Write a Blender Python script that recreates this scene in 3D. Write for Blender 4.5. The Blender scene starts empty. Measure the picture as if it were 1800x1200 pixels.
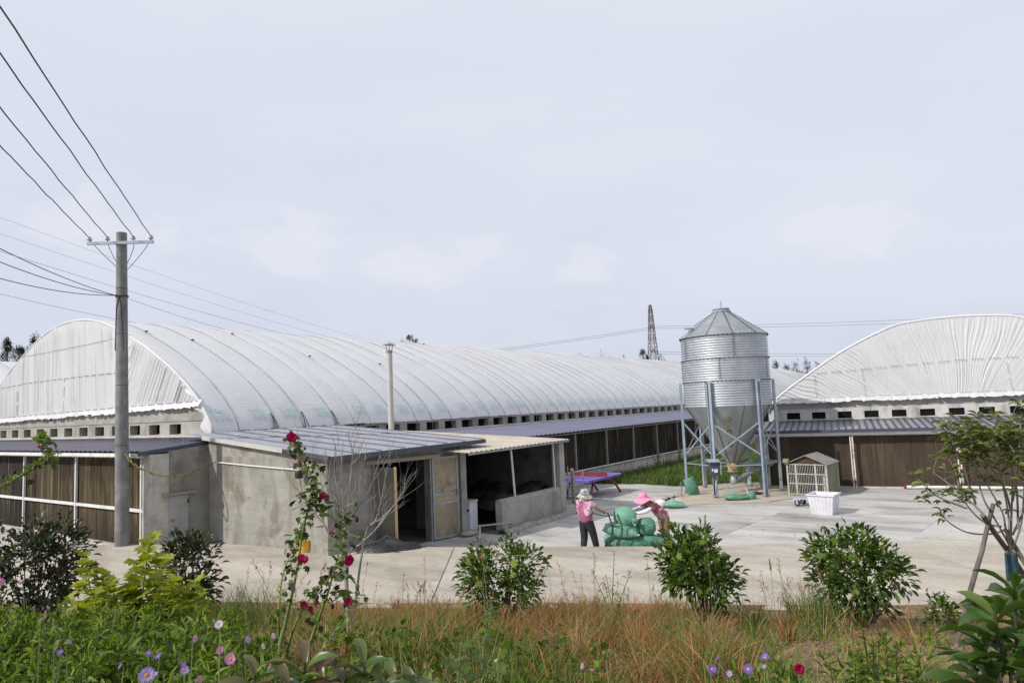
import bpy, bmesh, math, random
import numpy as np
from mathutils import Vector, Matrix, Euler, noise as mnoise

rnd = random.Random(7)
R = math.radians
scene = bpy.context.scene
col = scene.collection

# ------------------------------------------------------------------ camera
EYE = 3.7
YAW, PITCH, ROLL = 0.6158, 0.0938, -0.04294
cam_data = bpy.data.cameras.new('camera')
cam = bpy.data.objects.new('camera', cam_data)
col.objects.link(cam)
cam_data.sensor_width = 36.0
cam_data.lens = 24.0
cam_data.clip_start = 0.05
cam_data.clip_end = 3000
cy, sy = math.cos(YAW), math.sin(YAW)
fw = Vector((-sy * math.cos(PITCH), cy * math.cos(PITCH), math.sin(PITCH)))
rt0 = Vector((cy, sy, 0)); up0 = rt0.cross(fw)
rt = rt0 * math.cos(ROLL) + up0 * math.sin(ROLL)
up = rt.cross(fw)
m3 = Matrix((rt, up, -fw)).transposed()
cam.matrix_world = Matrix.Translation((0, 0, EYE)) @ m3.to_4x4()
scene.camera = cam

# ------------------------------------------------------------------ light
SUN_TO = Vector((-0.55, -1.0, 0.86)).normalized()          # towards the sun
sun_el = math.asin(SUN_TO.z)
sun_az = math.atan2(SUN_TO.x, SUN_TO.y)
sl = bpy.data.lights.new('sun', 'SUN')
sl.energy = 3.8; sl.angle = R(0.9); sl.color = (1.0, 0.95, 0.87)
so = bpy.data.objects.new('sun', sl); col.objects.link(so)
so.rotation_euler = SUN_TO.to_track_quat('Z', 'Y').to_euler()
so.location = (0, 0, 60)

world = bpy.data.worlds.new('World'); scene.world = world
world.use_nodes = True
wt = world.node_tree; wt.nodes.clear()
def wn(t, **k):
    n = wt.nodes.new(t)
    for a, b in k.items(): setattr(n, a, b)
    return n
w_out = wn('ShaderNodeOutputWorld'); w_bg = wn('ShaderNodeBackground')
w_bg.inputs['Strength'].default_value = 0.1
w_sky = wn('ShaderNodeTexSky', sky_type='NISHITA')
w_sky.sun_disc = False; w_sky.sun_elevation = sun_el; w_sky.sun_rotation = sun_az
w_sky.altitude = 60; w_sky.air_density = 1.0; w_sky.dust_density = 4.0; w_sky.ozone_density = 1.5
# bright high haze veiling the blue, with a few soft cumulus heads in it
w_tc = wn('ShaderNodeTexCoord'); w_sep = wn('ShaderNodeSeparateXYZ')
wt.links.new(w_tc.outputs['Generated'], w_sep.inputs[0])
w_ramp = wn('ShaderNodeValToRGB')
e = w_ramp.color_ramp.elements
e[0].position = 0.0; e[0].color = (6.55, 7.0, 8.45, 1)
e[1].position = 0.62; e[1].color = (8.0, 8.4, 9.4, 1)
e2 = w_ramp.color_ramp.elements.new(0.2); e2.color = (7.2, 7.6, 8.95, 1)
wt.links.new(w_sep.outputs[2], w_ramp.inputs[0])
w_mix = wn('ShaderNodeMixRGB'); w_mix.inputs[0].default_value = 0.9
wt.links.new(w_sky.outputs[0], w_mix.inputs[1]); wt.links.new(w_ramp.outputs[0], w_mix.inputs[2])
w_map = wn('ShaderNodeMapping'); w_map.inputs['Scale'].default_value = (1, 1, 2.1)
wt.links.new(w_tc.outputs['Generated'], w_map.inputs[0])
w_no = wn('ShaderNodeTexNoise'); w_no.inputs['Scale'].default_value = 9.0; w_no.inputs['Detail'].default_value = 8
w_no.inputs['Roughness'].default_value = 0.58; w_no.inputs['Distortion'].default_value = 0.3
wt.links.new(w_map.outputs[0], w_no.inputs['Vector'])
def w_math(op, a, b=None):
    m = wn('ShaderNodeMath', operation=op)
    for i, q in ((0, a), (1, b)):
        if q is None: continue
        if hasattr(q, 'is_linked'): wt.links.new(q, m.inputs[i])
        else: m.inputs[i].default_value = q
    return m.outputs[0]
w_cloud = None                                          # low cumulus banks round the horizon: azimuth, elevation, reach
for az, el, reach in ((54.5, 13.6, 0.105), (44.0, 12.2, 0.095), (37.5, 13.2, 0.05), (29.0, 10.5, 0.09), (66, 14, 0.12), (8, 12, 0.10), (-20, 14, 0.12), (95, 13, 0.13), (140, 15, 0.15), (200, 14, 0.14), (250, 12, 0.15), (300, 14, 0.13)):
    dv_ = wn('ShaderNodeVectorMath', operation='SUBTRACT')
    wt.links.new(w_tc.outputs['Generated'], dv_.inputs[0])
    dv_.inputs[1].default_value = (-math.sin(R(az)) * math.cos(R(el)), math.cos(R(az)) * math.cos(R(el)), math.sin(R(el)))
    sc_ = wn('ShaderNodeVectorMath', operation='MULTIPLY'); sc_.inputs[1].default_value = (1, 1, 1.9)
    wt.links.new(dv_.outputs[0], sc_.inputs[0])
    ln_ = wn('ShaderNodeVectorMath', operation='LENGTH'); wt.links.new(sc_.outputs[0], ln_.inputs[0])
    g_ = w_math('SUBTRACT', 1.0, w_math('DIVIDE', ln_.outputs['Value'], reach))
    w_cloud = g_ if w_cloud is None else w_math('MAXIMUM', w_cloud, g_)
w_sum = w_math('ADD', w_cloud, w_math('MULTIPLY', w_math('SUBTRACT', w_no.outputs[0], 0.5), 3.6))
w_edge = wn('ShaderNodeMapRange', interpolation_type='SMOOTHSTEP')
for i, q in ((1, 0.05), (2, 0.75), (3, 0.0), (4, 0.32)): w_edge.inputs[i].default_value = q
wt.links.new(w_sum, w_edge.inputs[0])
w_lim = wn('ShaderNodeMapRange'); 
for i, q in ((1, -0.5), (2, 0.3), (3, 0.0), (4, 1.0)): w_lim.inputs[i].default_value = q
wt.links.new(w_cloud, w_lim.inputs[0])
w_mul2 = wn('ShaderNodeMath', operation='MULTIPLY')
wt.links.new(w_edge.outputs[0], w_mul2.inputs[0]); wt.links.new(w_lim.outputs[0], w_mul2.inputs[1])
w_no2 = wn('ShaderNodeTexNoise'); w_no2.inputs['Scale'].default_value = 1.6; w_no2.inputs['Detail'].default_value = 5
w_map2 = wn('ShaderNodeMapping'); w_map2.inputs['Scale'].default_value = (1, 1, 3.5)
wt.links.new(w_tc.outputs['Generated'], w_map2.inputs[0]); wt.links.new(w_map2.outputs[0], w_no2.inputs['Vector'])
w_veil = wn('ShaderNodeMapRange'); w_veil.inputs[1].default_value = 0.4; w_veil.inputs[2].default_value = 0.65
w_veil.inputs[3].default_value = 0.0; w_veil.inputs[4].default_value = 0.35
wt.links.new(w_no2.outputs[0], w_veil.inputs[0])
w_m3 = wn('ShaderNodeMixRGB'); w_m3.inputs[2].default_value = (8.5, 8.75, 9.35, 1)
wt.links.new(w_veil.outputs[0], w_m3.inputs[0]); wt.links.new(w_mix.outputs[0], w_m3.inputs[1])
w_m4 = wn('ShaderNodeMixRGB'); w_m4.inputs[2].default_value = (8.9, 8.95, 9.2, 1)
wt.links.new(w_mul2.outputs[0], w_m4.inputs[0]); wt.links.new(w_m3.outputs[0], w_m4.inputs[1])
wt.links.new(w_m4.outputs[0], w_bg.inputs['Color']); wt.links.new(w_bg.outputs[0], w_out.inputs[0])

vs = scene.view_settings
vs.view_transform = 'Standard'; vs.look = 'None'; vs.exposure = 0.0; vs.gamma = 1.0
vs.use_curve_mapping = False
scene.cycles.max_bounces = 8
scene.cycles.transparent_max_bounces = 8

# ------------------------------------------------------------------ places
FW2 = Vector((-sy, cy, 0)); RT2 = Vector((cy, sy, 0))
def G(s, t, z=0.0):
    """a point of the bank and road: s metres along the road, t metres out from the viewpoint's foot"""
    return RT2 * s + FW2 * t + Vector((0, 0, z))
def at(x, y, dep):
    """the place seen at photo pixel x, y when it lies dep metres out"""
    return Vector((0, 0, EYE)) + (fw + rt * ((x - 900) / 1200.0) - up * ((y - 600) / 1200.0)) * dep
def st(p):
    return p.dot(RT2), p.dot(FW2)

# ------------------------------------------------------------------ materials
def principled(name):
    m = bpy.data.materials.new(name); m.use_nodes = True
    nt = m.node_tree
    return m, nt, nt.nodes['Principled BSDF'], nt.nodes['Material Output']
class NB:
    def __init__(s, nt): s.nt = nt
    def n(s, t, **k):
        n = s.nt.nodes.new(t)
        for a, b in k.items(): setattr(n, a, b)
        return n
    def l(s, a, b): s.nt.links.new(a, b)
    def coords(s, scale=(1, 1, 1), rot=(0, 0, 0)):
        tc = s.n('ShaderNodeTexCoord'); mp = s.n('ShaderNodeMapping')
        mp.inputs['Scale'].default_value = scale; mp.inputs['Rotation'].default_value = rot
        s.l(tc.outputs['Object'], mp.inputs[0]); return mp.outputs[0]
    def orand(s):
        return s.n('ShaderNodeObjectInfo').outputs['Random']
    def noise(s, vec, scale, detail=4, rough=0.55, dist=0.0, seed=True):
        t = s.n('ShaderNodeTexNoise', noise_dimensions='4D')
        t.inputs['Scale'].default_value = scale; t.inputs['Detail'].default_value = detail
        t.inputs['Roughness'].default_value = rough; t.inputs['Distortion'].default_value = dist
        s.l(vec, t.inputs['Vector'])
        if seed:
            m = s.n('ShaderNodeMath', operation='MULTIPLY'); m.inputs[1].default_value = 17.0
            s.l(s.orand(), m.inputs[0]); s.l(m.outputs[0], t.inputs['W'])
        return t.outputs['Fac']
    def ramp(s, fac, stops):
        r = s.n('ShaderNodeValToRGB'); el = r.color_ramp.elements
        while len(el) < len(stops): el.new(0.5)
        for q, (p, c) in zip(el, stops):
            q.position = p; q.color = tuple(c) + (1,) if len(c) == 3 else c
        s.l(fac, r.inputs[0]); return r.outputs[0]
    def rng(s, v, a, b, c=0.0, d=1.0):
        r = s.n('ShaderNodeMapRange')
        for i, q in enumerate((a, b, c, d)): r.inputs[i + 1].default_value = q
        s.l(v, r.inputs[0]); return r.outputs[0]
    def mix(s, f, a, b, mode='MIX'):
        m = s.n('ShaderNodeMixRGB', blend_type=mode)
        for i, q in ((0, f), (1, a), (2, b)):
            if hasattr(q, 'is_linked'): s.l(q, m.inputs[i])
            elif isinstance(q, (int, float)): m.inputs[i].default_value = q
            else: m.inputs[i].default_value = tuple(q) + (1,)
        return m.outputs[0]
    def math(s, op, a, b=None):
        m = s.n('ShaderNodeMath', operation=op)
        for i, q in ((0, a), (1, b)):
            if q is None: continue
            if hasattr(q, 'is_linked'): s.l(q, m.inputs[i])
            else: m.inputs[i].default_value = q
        return m.outputs[0]
    def bump(s, h, strength, dist, bs):
        b = s.n('ShaderNodeBump'); b.inputs['Strength'].default_value = strength; b.inputs['Distance'].default_value = dist
        s.l(h, b.inputs['Height']); s.l(b.outputs[0], bs.inputs['Normal'])

def mottled(name, c1, c2, scale=3.0, rough=0.7, metal=0.0, stain=None, stain_scale=0.8, stain_amt=0.6,
            stretch=(1, 1, 1), srot=0.0, bump=0.25, bdist=0.01, bscale=40, lo=0.35, hi=0.65, spec=0.5, sstretch=(1, 1, 1), fine=0.12):
    m, nt, bs, out = principled(name); b = NB(nt)
    v = b.coords(stretch, (0, 0, srot))
    f = b.noise(v, scale, 6, 0.6)
    c = b.mix(b.rng(f, lo, hi), c1, c2)
    if stain is not None:
        f2 = b.noise(b.coords(sstretch, (0, 0, srot)), stain_scale, 5, 0.65, 0.4)
        c = b.mix(b.rng(f2, 0.48, 0.68, 0, stain_amt), c, stain)
    fn = b.noise(b.coords(), bscale, 3, 0.6)
    if fine:
        g = b.rng(fn, 0.3, 0.7, 1 - fine, 1 + fine)
        cc = b.n('ShaderNodeCombineXYZ')
        for i in range(3): b.l(g, cc.inputs[i])
        c = b.mix(1.0, c, cc.outputs[0], 'MULTIPLY')
    b.l(c, bs.inputs['Base Color'])
    bs.inputs['Roughness'].default_value = rough; bs.inputs['Metallic'].default_value = metal
    bs.inputs['Specular IOR Level'].default_value = spec
    if bump: b.bump(fn, bump, bdist, bs)
    return m

M = {}
M['yard'] = mottled('yard_concrete', (0.385, 0.372, 0.35), (0.50, 0.485, 0.46), 0.9, 0.85, stain=(0.19, 0.18, 0.165), stain_scale=0.5,
                    stain_amt=0.9, stretch=(0.5, 1.1, 1), srot=-0.55, bump=0.3, bscale=30, sstretch=(0.5, 1.5, 1))
M['road'] = mottled('road_concrete', (0.36, 0.322, 0.262), (0.47, 0.432, 0.368), 1.2, 0.9, stain=(0.235, 0.205, 0.16), stain_scale=0.6,
                    stain_amt=0.85, stretch=(0.5, 1.1, 1), srot=-0.45, sstretch=(0.5, 1.3, 1), bump=0.4, bscale=26, fine=0.18)
M['slab'] = mottled('pale_slab', (0.37, 0.32, 0.245), (0.45, 0.40, 0.33), 1.5, 0.88, stain=(0.34, 0.26, 0.13), stain_scale=0.9, stain_amt=0.4)
M['field'] = mottled('field_ground', (0.09, 0.10, 0.04), (0.16, 0.13, 0.07), 0.3, 0.95)
M['soil'] = mottled('reddish_soil', (0.12, 0.072, 0.034), (0.25, 0.155, 0.078), 2.2, 0.95, stain=(0.04, 0.028, 0.018), stain_scale=3.0,
                    stain_amt=0.7, bump=1.0, bdist=0.04, bscale=14)
M['concrete'] = mottled('rough_concrete', (0.30, 0.29, 0.265), (0.40, 0.385, 0.355), 2.5, 0.88, stain=(0.13, 0.12, 0.105), stain_scale=1.1,
                        stain_amt=0.6, sstretch=(1, 1, 0.5), bump=0.4, bscale=22)
M['pale_concrete'] = mottled('pale_concrete', (0.45, 0.44, 0.42), (0.58, 0.57, 0.55), 2.0, 0.85, stain=(0.12, 0.115, 0.10), stain_scale=1.4,
                             stain_amt=0.75, sstretch=(1.6, 1.6, 0.5), bump=0.3, bscale=22)
M['pole'] = mottled('spun_concrete', (0.15, 0.15, 0.155), (0.25, 0.25, 0.26), 3.5, 0.8, stain=(0.11, 0.11, 0.115), stain_scale=2.5,
                    stain_amt=0.8, sstretch=(2.5, 2.5, 0.4), bump=0.3, bscale=50)
M['galv'] = mottled('galvanised_steel', (0.42, 0.45, 0.49), (0.54, 0.57, 0.61), 4.0, 0.5, metal=0.7, bump=0.05, bscale=60, fine=0.05)
M['galv_dull'] = mottled('dull_galvanised_sheet', (0.29, 0.32, 0.335), (0.38, 0.41, 0.42), 2.0, 0.5, metal=0.5, stain=(0.24, 0.25, 0.25), stain_scale=1.5, stain_amt=0.6, sstretch=(1.5, 1.5, 0.4), bump=0.05, bscale=40, fine=0.05)
M['galv_leg'] = mottled('galvanised_section', (0.30, 0.36, 0.43), (0.40, 0.46, 0.52), 3.0, 0.5, metal=0.4, bump=0.05, fine=0.06)
M['white_steel'] = mottled('white_steel', (0.60, 0.61, 0.62), (0.72, 0.72, 0.72), 4.0, 0.5, stain=(0.4, 0.36, 0.3), stain_scale=5, stain_amt=0.5, bump=0.05)
M['rusty_white'] = mottled('rust_flecked_white_paint', (0.68, 0.66, 0.65), (0.74, 0.72, 0.72), 4.0, 0.5, stain=(0.28, 0.07, 0.05), stain_scale=5.0, stain_amt=1.0, bump=0.05, sstretch=(1, 1, 0.6))
M['grey_steel'] = mottled('grey_steel', (0.20, 0.20, 0.20), (0.30, 0.295, 0.29), 6.0, 0.55, metal=0.3, bump=0.05)
M['black'] = mottled('black_plastic', (0.012, 0.012, 0.013), (0.022, 0.022, 0.023), 6.0, 0.5, bump=0.05)
M['void'] = mottled('opening_black', (0.006, 0.006, 0.008), (0.012, 0.012, 0.014), 6.0, 0.8, bump=0.0, spec=0.1)  # flat black standing in for the darkness inside vents and drain slot
M['coal'] = mottled('coal', (0.008, 0.008, 0.008), (0.03, 0.03, 0.03), 4.0, 0.7, bump=0.8, bdist=0.06, bscale=9)
M['dark_plaster'] = mottled('dark_mottled_plaster', (0.07, 0.07, 0.07), (0.15, 0.15, 0.15), 1.3, 0.9, stain=(0.025, 0.025, 0.025), stain_scale=0.8, stain_amt=0.8)  # mottled dark grey for inner walls and floors
M['blue_roof'] = mottled('blue_grey_roof_sheet', (0.235, 0.24, 0.285), (0.30, 0.305, 0.35), 0.9, 0.42, metal=0.1, stain=(0.33, 0.33, 0.35), stain_scale=1.2, stain_amt=0.3, bump=0.03, spec=0.7)
M['dark_trim'] = mottled('dark_blue_trim', (0.045, 0.05, 0.075), (0.065, 0.07, 0.10), 3.0, 0.45, bump=0.03)
M['purple_tile'] = mottled('dark_violet_roof_tile', (0.022, 0.020, 0.05), (0.04, 0.036, 0.08), 2.0, 0.3, bump=0.04, spec=0.6)
M['violet_sheet'] = mottled('violet_grey_roof_sheet', (0.085, 0.088, 0.15), (0.12, 0.122, 0.19), 0.7, 0.5, bump=0.03, spec=0.6)
M['sand_roof'] = mottled('sand_roof_sheet', (0.37, 0.33, 0.275), (0.45, 0.41, 0.35), 0.8, 0.75, stain=(0.36, 0.28, 0.2), stain_scale=1.4, stain_amt=0.5, bump=0.05)
M['ivory_trim'] = mottled('ivory_trim', (0.43, 0.42, 0.385), (0.52, 0.51, 0.47), 4, 0.6, bump=0.05)
M['flashing'] = mottled('mortar_flashing', (0.42, 0.40, 0.36), (0.52, 0.50, 0.46), 3, 0.85, stain=(0.2, 0.19, 0.17), stain_scale=2)
M['wood'] = mottled('weathered_timber', (0.24, 0.205, 0.155), (0.36, 0.315, 0.25), 5, 0.8, stretch=(1, 0.2, 1), bump=0.2)
M['yellow_wood'] = mottled('raw_yellow_timber', (0.52, 0.38, 0.18), (0.60, 0.45, 0.24), 5, 0.7, stretch=(1, 1, 0.2), bump=0.1)
M['bronze_door'] = mottled('rusting_tin_door', (0.25, 0.20, 0.14), (0.36, 0.30, 0.22), 1.6, 0.45, metal=0.45, stain=(0.10, 0.05, 0.025), stain_scale=2.2, stain_amt=0.75, bump=0.25, bdist=0.02, bscale=5)
M['shaded_door'] = mottled('shade_toned_tin_door', (0.10, 0.095, 0.075), (0.15, 0.14, 0.11), 2.0, 0.6, bump=0.1)  # the ajar leaf's shade is put into this darker base colour
M['grey_door'] = mottled('grey_door', (0.33, 0.34, 0.34), (0.40, 0.41, 0.41), 2.0, 0.55, stain=(0.2, 0.19, 0.17), stain_scale=3, stain_amt=0.5, bump=0.05)
M['white_plastic'] = mottled('white_plastic', (0.62, 0.62, 0.68), (0.70, 0.70, 0.75), 3.0, 0.4, stain=(0.42, 0.41, 0.42), stain_scale=4, stain_amt=0.5, bump=0.03)
M['sack'] = mottled('green_woven_sack', (0.115, 0.285, 0.205), (0.19, 0.38, 0.285), 4.0, 0.6, stain=(0.10, 0.21, 0.15), stain_scale=6, stain_amt=0.4, bump=0.3, bdist=0.02, bscale=10, fine=0.1, spec=0.4)
M['sack_dark'] = mottled('deep_green_woven_sack', (0.075, 0.21, 0.15), (0.13, 0.30, 0.22), 4.0, 0.55, stain=(0.04, 0.12, 0.085), stain_scale=6, stain_amt=0.6, bump=0.5, bdist=0.03, bscale=14, fine=0.12, spec=0.35)
M['table'] = mottled('violet_table_top', (0.125, 0.085, 0.40), (0.145, 0.10, 0.45), 1.0, 0.35, bump=0.02, fine=0.04)
M['red_paint'] = mottled('dark_red_paint', (0.16, 0.015, 0.03), (0.22, 0.022, 0.045), 3.0, 0.45, bump=0.03)
M['yellow_plastic'] = mottled('yellow_plastic', (0.72, 0.40, 0.03), (0.80, 0.47, 0.05), 2.0, 0.45, bump=0.03)
M['teal_print'] = mottled('faded_teal_print', (0.38, 0.58, 0.58), (0.58, 0.70, 0.71), 9.0, 0.6, bump=0.0)
M['bark'] = mottled('grey_bark', (0.15, 0.135, 0.115), (0.28, 0.26, 0.23), 12, 0.9, stretch=(1, 1, 0.25), bump=0.6, bscale=60)
M['twig'] = mottled('bleached_twig', (0.22, 0.20, 0.18), (0.36, 0.34, 0.32), 8, 0.9, bump=0.2)
M['stake'] = mottled('weathered_stake', (0.085, 0.072, 0.06), (0.18, 0.155, 0.13), 9, 0.9, stretch=(1, 1, 0.15), bump=0.5, bscale=60)
M['tape'] = mottled('blue_wrap', (0.02, 0.06, 0.085), (0.04, 0.11, 0.14), 14, 0.55, bump=0.3)
M['wire'] = mottled('dark_cable', (0.02, 0.018, 0.02), (0.04, 0.035, 0.04), 5, 0.6, bump=0.0)
M['porcelain'] = mottled('porcelain', (0.35, 0.33, 0.33), (0.6, 0.58, 0.58), 20, 0.3, bump=0.0)
M['yellow_cable'] = mottled('yellow_green_cable', (0.36, 0.36, 0.06), (0.03, 0.035, 0.02), 30, 0.5, bump=0.0)
M['orange'] = mottled('feed_funnel_plastic', (0.52, 0.33, 0.12), (0.58, 0.38, 0.16), 4, 0.5, bump=0.02)
M['yellow_mark'] = mottled('yellow_ring', (0.72, 0.50, 0.05), (0.76, 0.55, 0.08), 4, 0.5, bump=0.0)
M['cage'] = mottled('mossy_cream_paint', (0.33, 0.33, 0.295), (0.46, 0.46, 0.425), 6, 0.6, stain=(0.20, 0.205, 0.13), stain_scale=5, stain_amt=0.7, bump=0.05)
M['cage_side'] = mottled('mossy_green_sheet', (0.19, 0.21, 0.11), (0.27, 0.28, 0.17), 3, 0.6, stain=(0.13, 0.16, 0.06), stain_scale=2, stain_amt=0.6, sstretch=(2, 2, 0.4))
M['cage_roof'] = mottled('grey_brown_roof_sheet', (0.17, 0.155, 0.16), (0.24, 0.225, 0.22), 4, 0.5, bump=0.05)
M['skin'] = mottled('skin', (0.33, 0.17, 0.105), (0.40, 0.22, 0.14), 6, 0.55, bump=0.03, fine=0.05)
M['hair'] = mottled('black_hair', (0.01, 0.009, 0.009), (0.02, 0.018, 0.017), 30, 0.6, bump=0.2)
M['trousers'] = mottled('black_trousers', (0.014, 0.014, 0.019), (0.03, 0.03, 0.037), 8, 0.85, bump=0.3, bdist=0.02, bscale=12)
M['khaki'] = mottled('khaki_trousers', (0.20, 0.135, 0.075), (0.27, 0.19, 0.115), 6, 0.9, bump=0.3, bdist=0.02, bscale=12)
M['sleeve'] = mottled('pale_sleeve', (0.62, 0.61, 0.74), (0.72, 0.71, 0.82), 6, 0.85, bump=0.2)
M['pink_hat'] = mottled('pink_straw', (0.66, 0.20, 0.36), (0.76, 0.32, 0.46), 22, 0.9, bump=0.5, bscale=70)
M['grey_hat'] = mottled('mottled_grey_hat', (0.20, 0.20, 0.17), (0.55, 0.54, 0.48), 16, 0.9, bump=0.2, lo=0.45, hi=0.55)
M['cream_trim'] = mottled('cream_knit', (0.55, 0.45, 0.38), (0.62, 0.52, 0.45), 9, 0.9, bump=0.2)
M['pylon'] = mottled('pylon_steel', (0.10, 0.085, 0.095), (0.15, 0.13, 0.14), 1, 0.7, bump=0.0)
M['strand'] = mottled('dark_net_cord', (0.035, 0.035, 0.04), (0.08, 0.08, 0.085), 9, 0.7, bump=0.0)
M['seam'] = mottled('roof_seam', (0.13, 0.135, 0.18), (0.17, 0.175, 0.22), 4, 0.5, bump=0.0)
M['rust_strip'] = mottled('rust_red_strip', (0.22, 0.06, 0.05), (0.45, 0.25, 0.22), 6, 0.7, stretch=(1, 1, 0.4), bump=0.0)
M['shoe'] = mottled('dark_shoe', (0.02, 0.02, 0.02), (0.04, 0.035, 0.03), 9, 0.7, bump=0.1)
M['rubble'] = mottled('grey_rubble', (0.20, 0.19, 0.17), (0.38, 0.36, 0.33), 6, 0.9, bump=0.8, bdist=0.03, bscale=16)

def wall_formwork():
    m, nt, bs, out = principled('board_marked_concrete'); b = NB(nt)
    v = b.coords()
    sep = b.n('ShaderNodeSeparateXYZ'); b.l(v, sep.inputs[0])
    wob = b.noise(v, 1.2, 3, 0.5)
    z = b.math('ADD', sep.outputs[2], b.math('MULTIPLY', wob, 0.05))
    fr = b.math('FRACT', b.math('MULTIPLY', z, 4.4))
    fl = b.math('FLOOR', b.math('MULTIPLY', z, 4.4))
    wn_ = b.n('ShaderNodeTexWhiteNoise', noise_dimensions='1D'); b.l(fl, wn_.inputs['W'])
    base = b.mix(b.rng(b.noise(v, 1.6, 6, 0.62), 0.36, 0.64), (0.23, 0.225, 0.205), (0.34, 0.333, 0.305))
    base = b.mix(b.rng(wn_.outputs[0], 0, 1, 0, 0.22), base, (0.24, 0.23, 0.205))
    line = b.rng(fr, 0.0, 0.16, 0.45, 0.0)
    breakup = b.rng(b.noise(b.coords((1, 1, 3)), 2.5, 4), 0.42, 0.6)
    base = b.mix(b.math('MULTIPLY', line, breakup), base, (0.13, 0.12, 0.10))
    drip = b.noise(b.coords((2.2, 2.2, 0.25)), 1.3, 5, 0.6)
    base = b.mix(b.rng(drip, 0.5, 0.68, 0, 0.65), base, (0.17, 0.155, 0.125))
    st = b.noise(v, 0.75, 6, 0.7, 0.8)
    base = b.mix(b.rng(st, 0.51, 0.60, 0, 0.75), base, (0.15, 0.13, 0.095))
    vo = b.n('ShaderNodeTexVoronoi'); vo.inputs['Scale'].default_value = 2.3; b.l(v, vo.inputs['Vector'])
    pits = b.rng(vo.outputs['Distance'], 0.04, 0.065, 0.6, 0.0)
    base = b.mix(pits, base, (0.07, 0.065, 0.06))
    b.l(base, bs.inputs['Base Color']); bs.inputs['Roughness'].default_value = 0.88
    h = b.math('ADD', b.math('MULTIPLY', line, -0.8), b.noise(v, 24, 4, 0.6))
    b.bump(h, 0.45, 0.012, bs)
    return m
M['formwork'] = wall_formwork()

def pad_mat(name, brown, dark, pale, sc, dots=True):
    m, nt, bs, out = principled(name); b = NB(nt)
    s1 = b.noise(b.coords((sc, sc, 0.22)), 1.0, 5, 0.65)
    s2 = b.noise(b.coords((sc * 2.6, sc * 2.6, 0.35)), 1.0, 3, 0.6)
    s3 = b.noise(b.coords((0.8, 0.8, 0.35)), 1.0, 3, 0.6)
    c = b.mix(b.rng(s1, 0.36, 0.58), dark, brown)
    c = b.mix(b.rng(s2, 0.56, 0.70, 0, 0.85), c, pale)
    c = b.mix(b.rng(s3, 0.46, 0.62, 0, 0.8), c, dark)
    sp_ = b.n('ShaderNodeSeparateXYZ'); b.l(b.coords(), sp_.inputs[0])
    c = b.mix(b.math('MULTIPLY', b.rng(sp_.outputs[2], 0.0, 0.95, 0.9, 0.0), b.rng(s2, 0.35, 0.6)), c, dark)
    w = b.n('ShaderNodeTexVoronoi'); w.inputs['Scale'].default_value = 34
    b.l(b.coords((1, 1, 2.2)), w.inputs['Vector'])
    if dots:
        c = b.mix(b.rng(w.outputs['Distance'], 0.15, 0.5, 0.0, 0.6), c, (0.01, 0.009, 0.008))
    b.l(c, bs.inputs['Base Color']); bs.inputs['Roughness'].default_value = 0.9
    bs.inputs['Specular IOR Level'].default_value = 0.2
    b.bump(b.math('ADD', w.outputs['Distance'], s2), 0.7, 0.02, bs)
    return m
M['pad'] = pad_mat('old_cooling_pad', (0.19, 0.135, 0.07), (0.020, 0.016, 0.012), (0.46, 0.38, 0.24), 4.6)
M['pad_dark'] = pad_mat('blackened_cooling_pad', (0.075, 0.058, 0.04), (0.012, 0.011, 0.010), (0.42, 0.35, 0.25), 4.5)
M['pad_plain'] = pad_mat('brown_cooling_pad', (0.20, 0.145, 0.098), (0.105, 0.078, 0.056), (0.27, 0.20, 0.135), 7.0)

def tarp(name, fan=False):
    m, nt, bs, out = principled(name); b = NB(nt)
    v = b.coords()
    c = b.mix(b.rng(b.noise(v, 0.6, 5, 0.6), 0.35, 0.65), *(((0.61, 0.615, 0.635), (0.69, 0.695, 0.71)) if fan else ((0.80, 0.805, 0.82), (0.85, 0.855, 0.87))))
    c = b.mix(b.rng(b.noise(b.coords((0.3, 0.8, 0.8)), 1.1, 5, 0.65), 0.56, 0.72, 0, 0.3), c, (0.62, 0.61, 0.60))
    b.l(c, bs.inputs['Base Color']); bs.inputs['Roughness'].default_value = 0.42
    bs.inputs['Specular IOR Level'].default_value = 0.35
    if fan:
        h = b.noise(b.coords((5.0, 1, 0.6)), 1.6, 4, 0.6)
        b.bump(h, 0.45, 0.04, bs)
    else:
        h = b.noise(b.coords((5.5, 0.9, 5.5)), 1.5, 5, 0.62, 0.6)
        h2 = b.noise(b.coords((14, 3.0, 14)), 1.0, 3, 0.6, 0.4)
        b.bump(b.math('ADD', h, b.math('MULTIPLY', h2, 0.5)), 0.32, 0.05, bs)
    tr = b.n('ShaderNodeBsdfTranslucent'); tr.inputs['Color'].default_value = (0.80, 0.80, 0.84, 1)
    mx = b.n('ShaderNodeMixShader'); mx.inputs[0].default_value = 0.16 if fan else 0.3
    b.l(bs.outputs[0], mx.inputs[1]); b.l(tr.outputs[0], mx.inputs[2]); b.l(mx.outputs[0], out.inputs['Surface'])
    return m
M['tarp'] = tarp('white_tarpaulin'); M['gable'] = tarp('white_gable_sheet', True)

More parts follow.
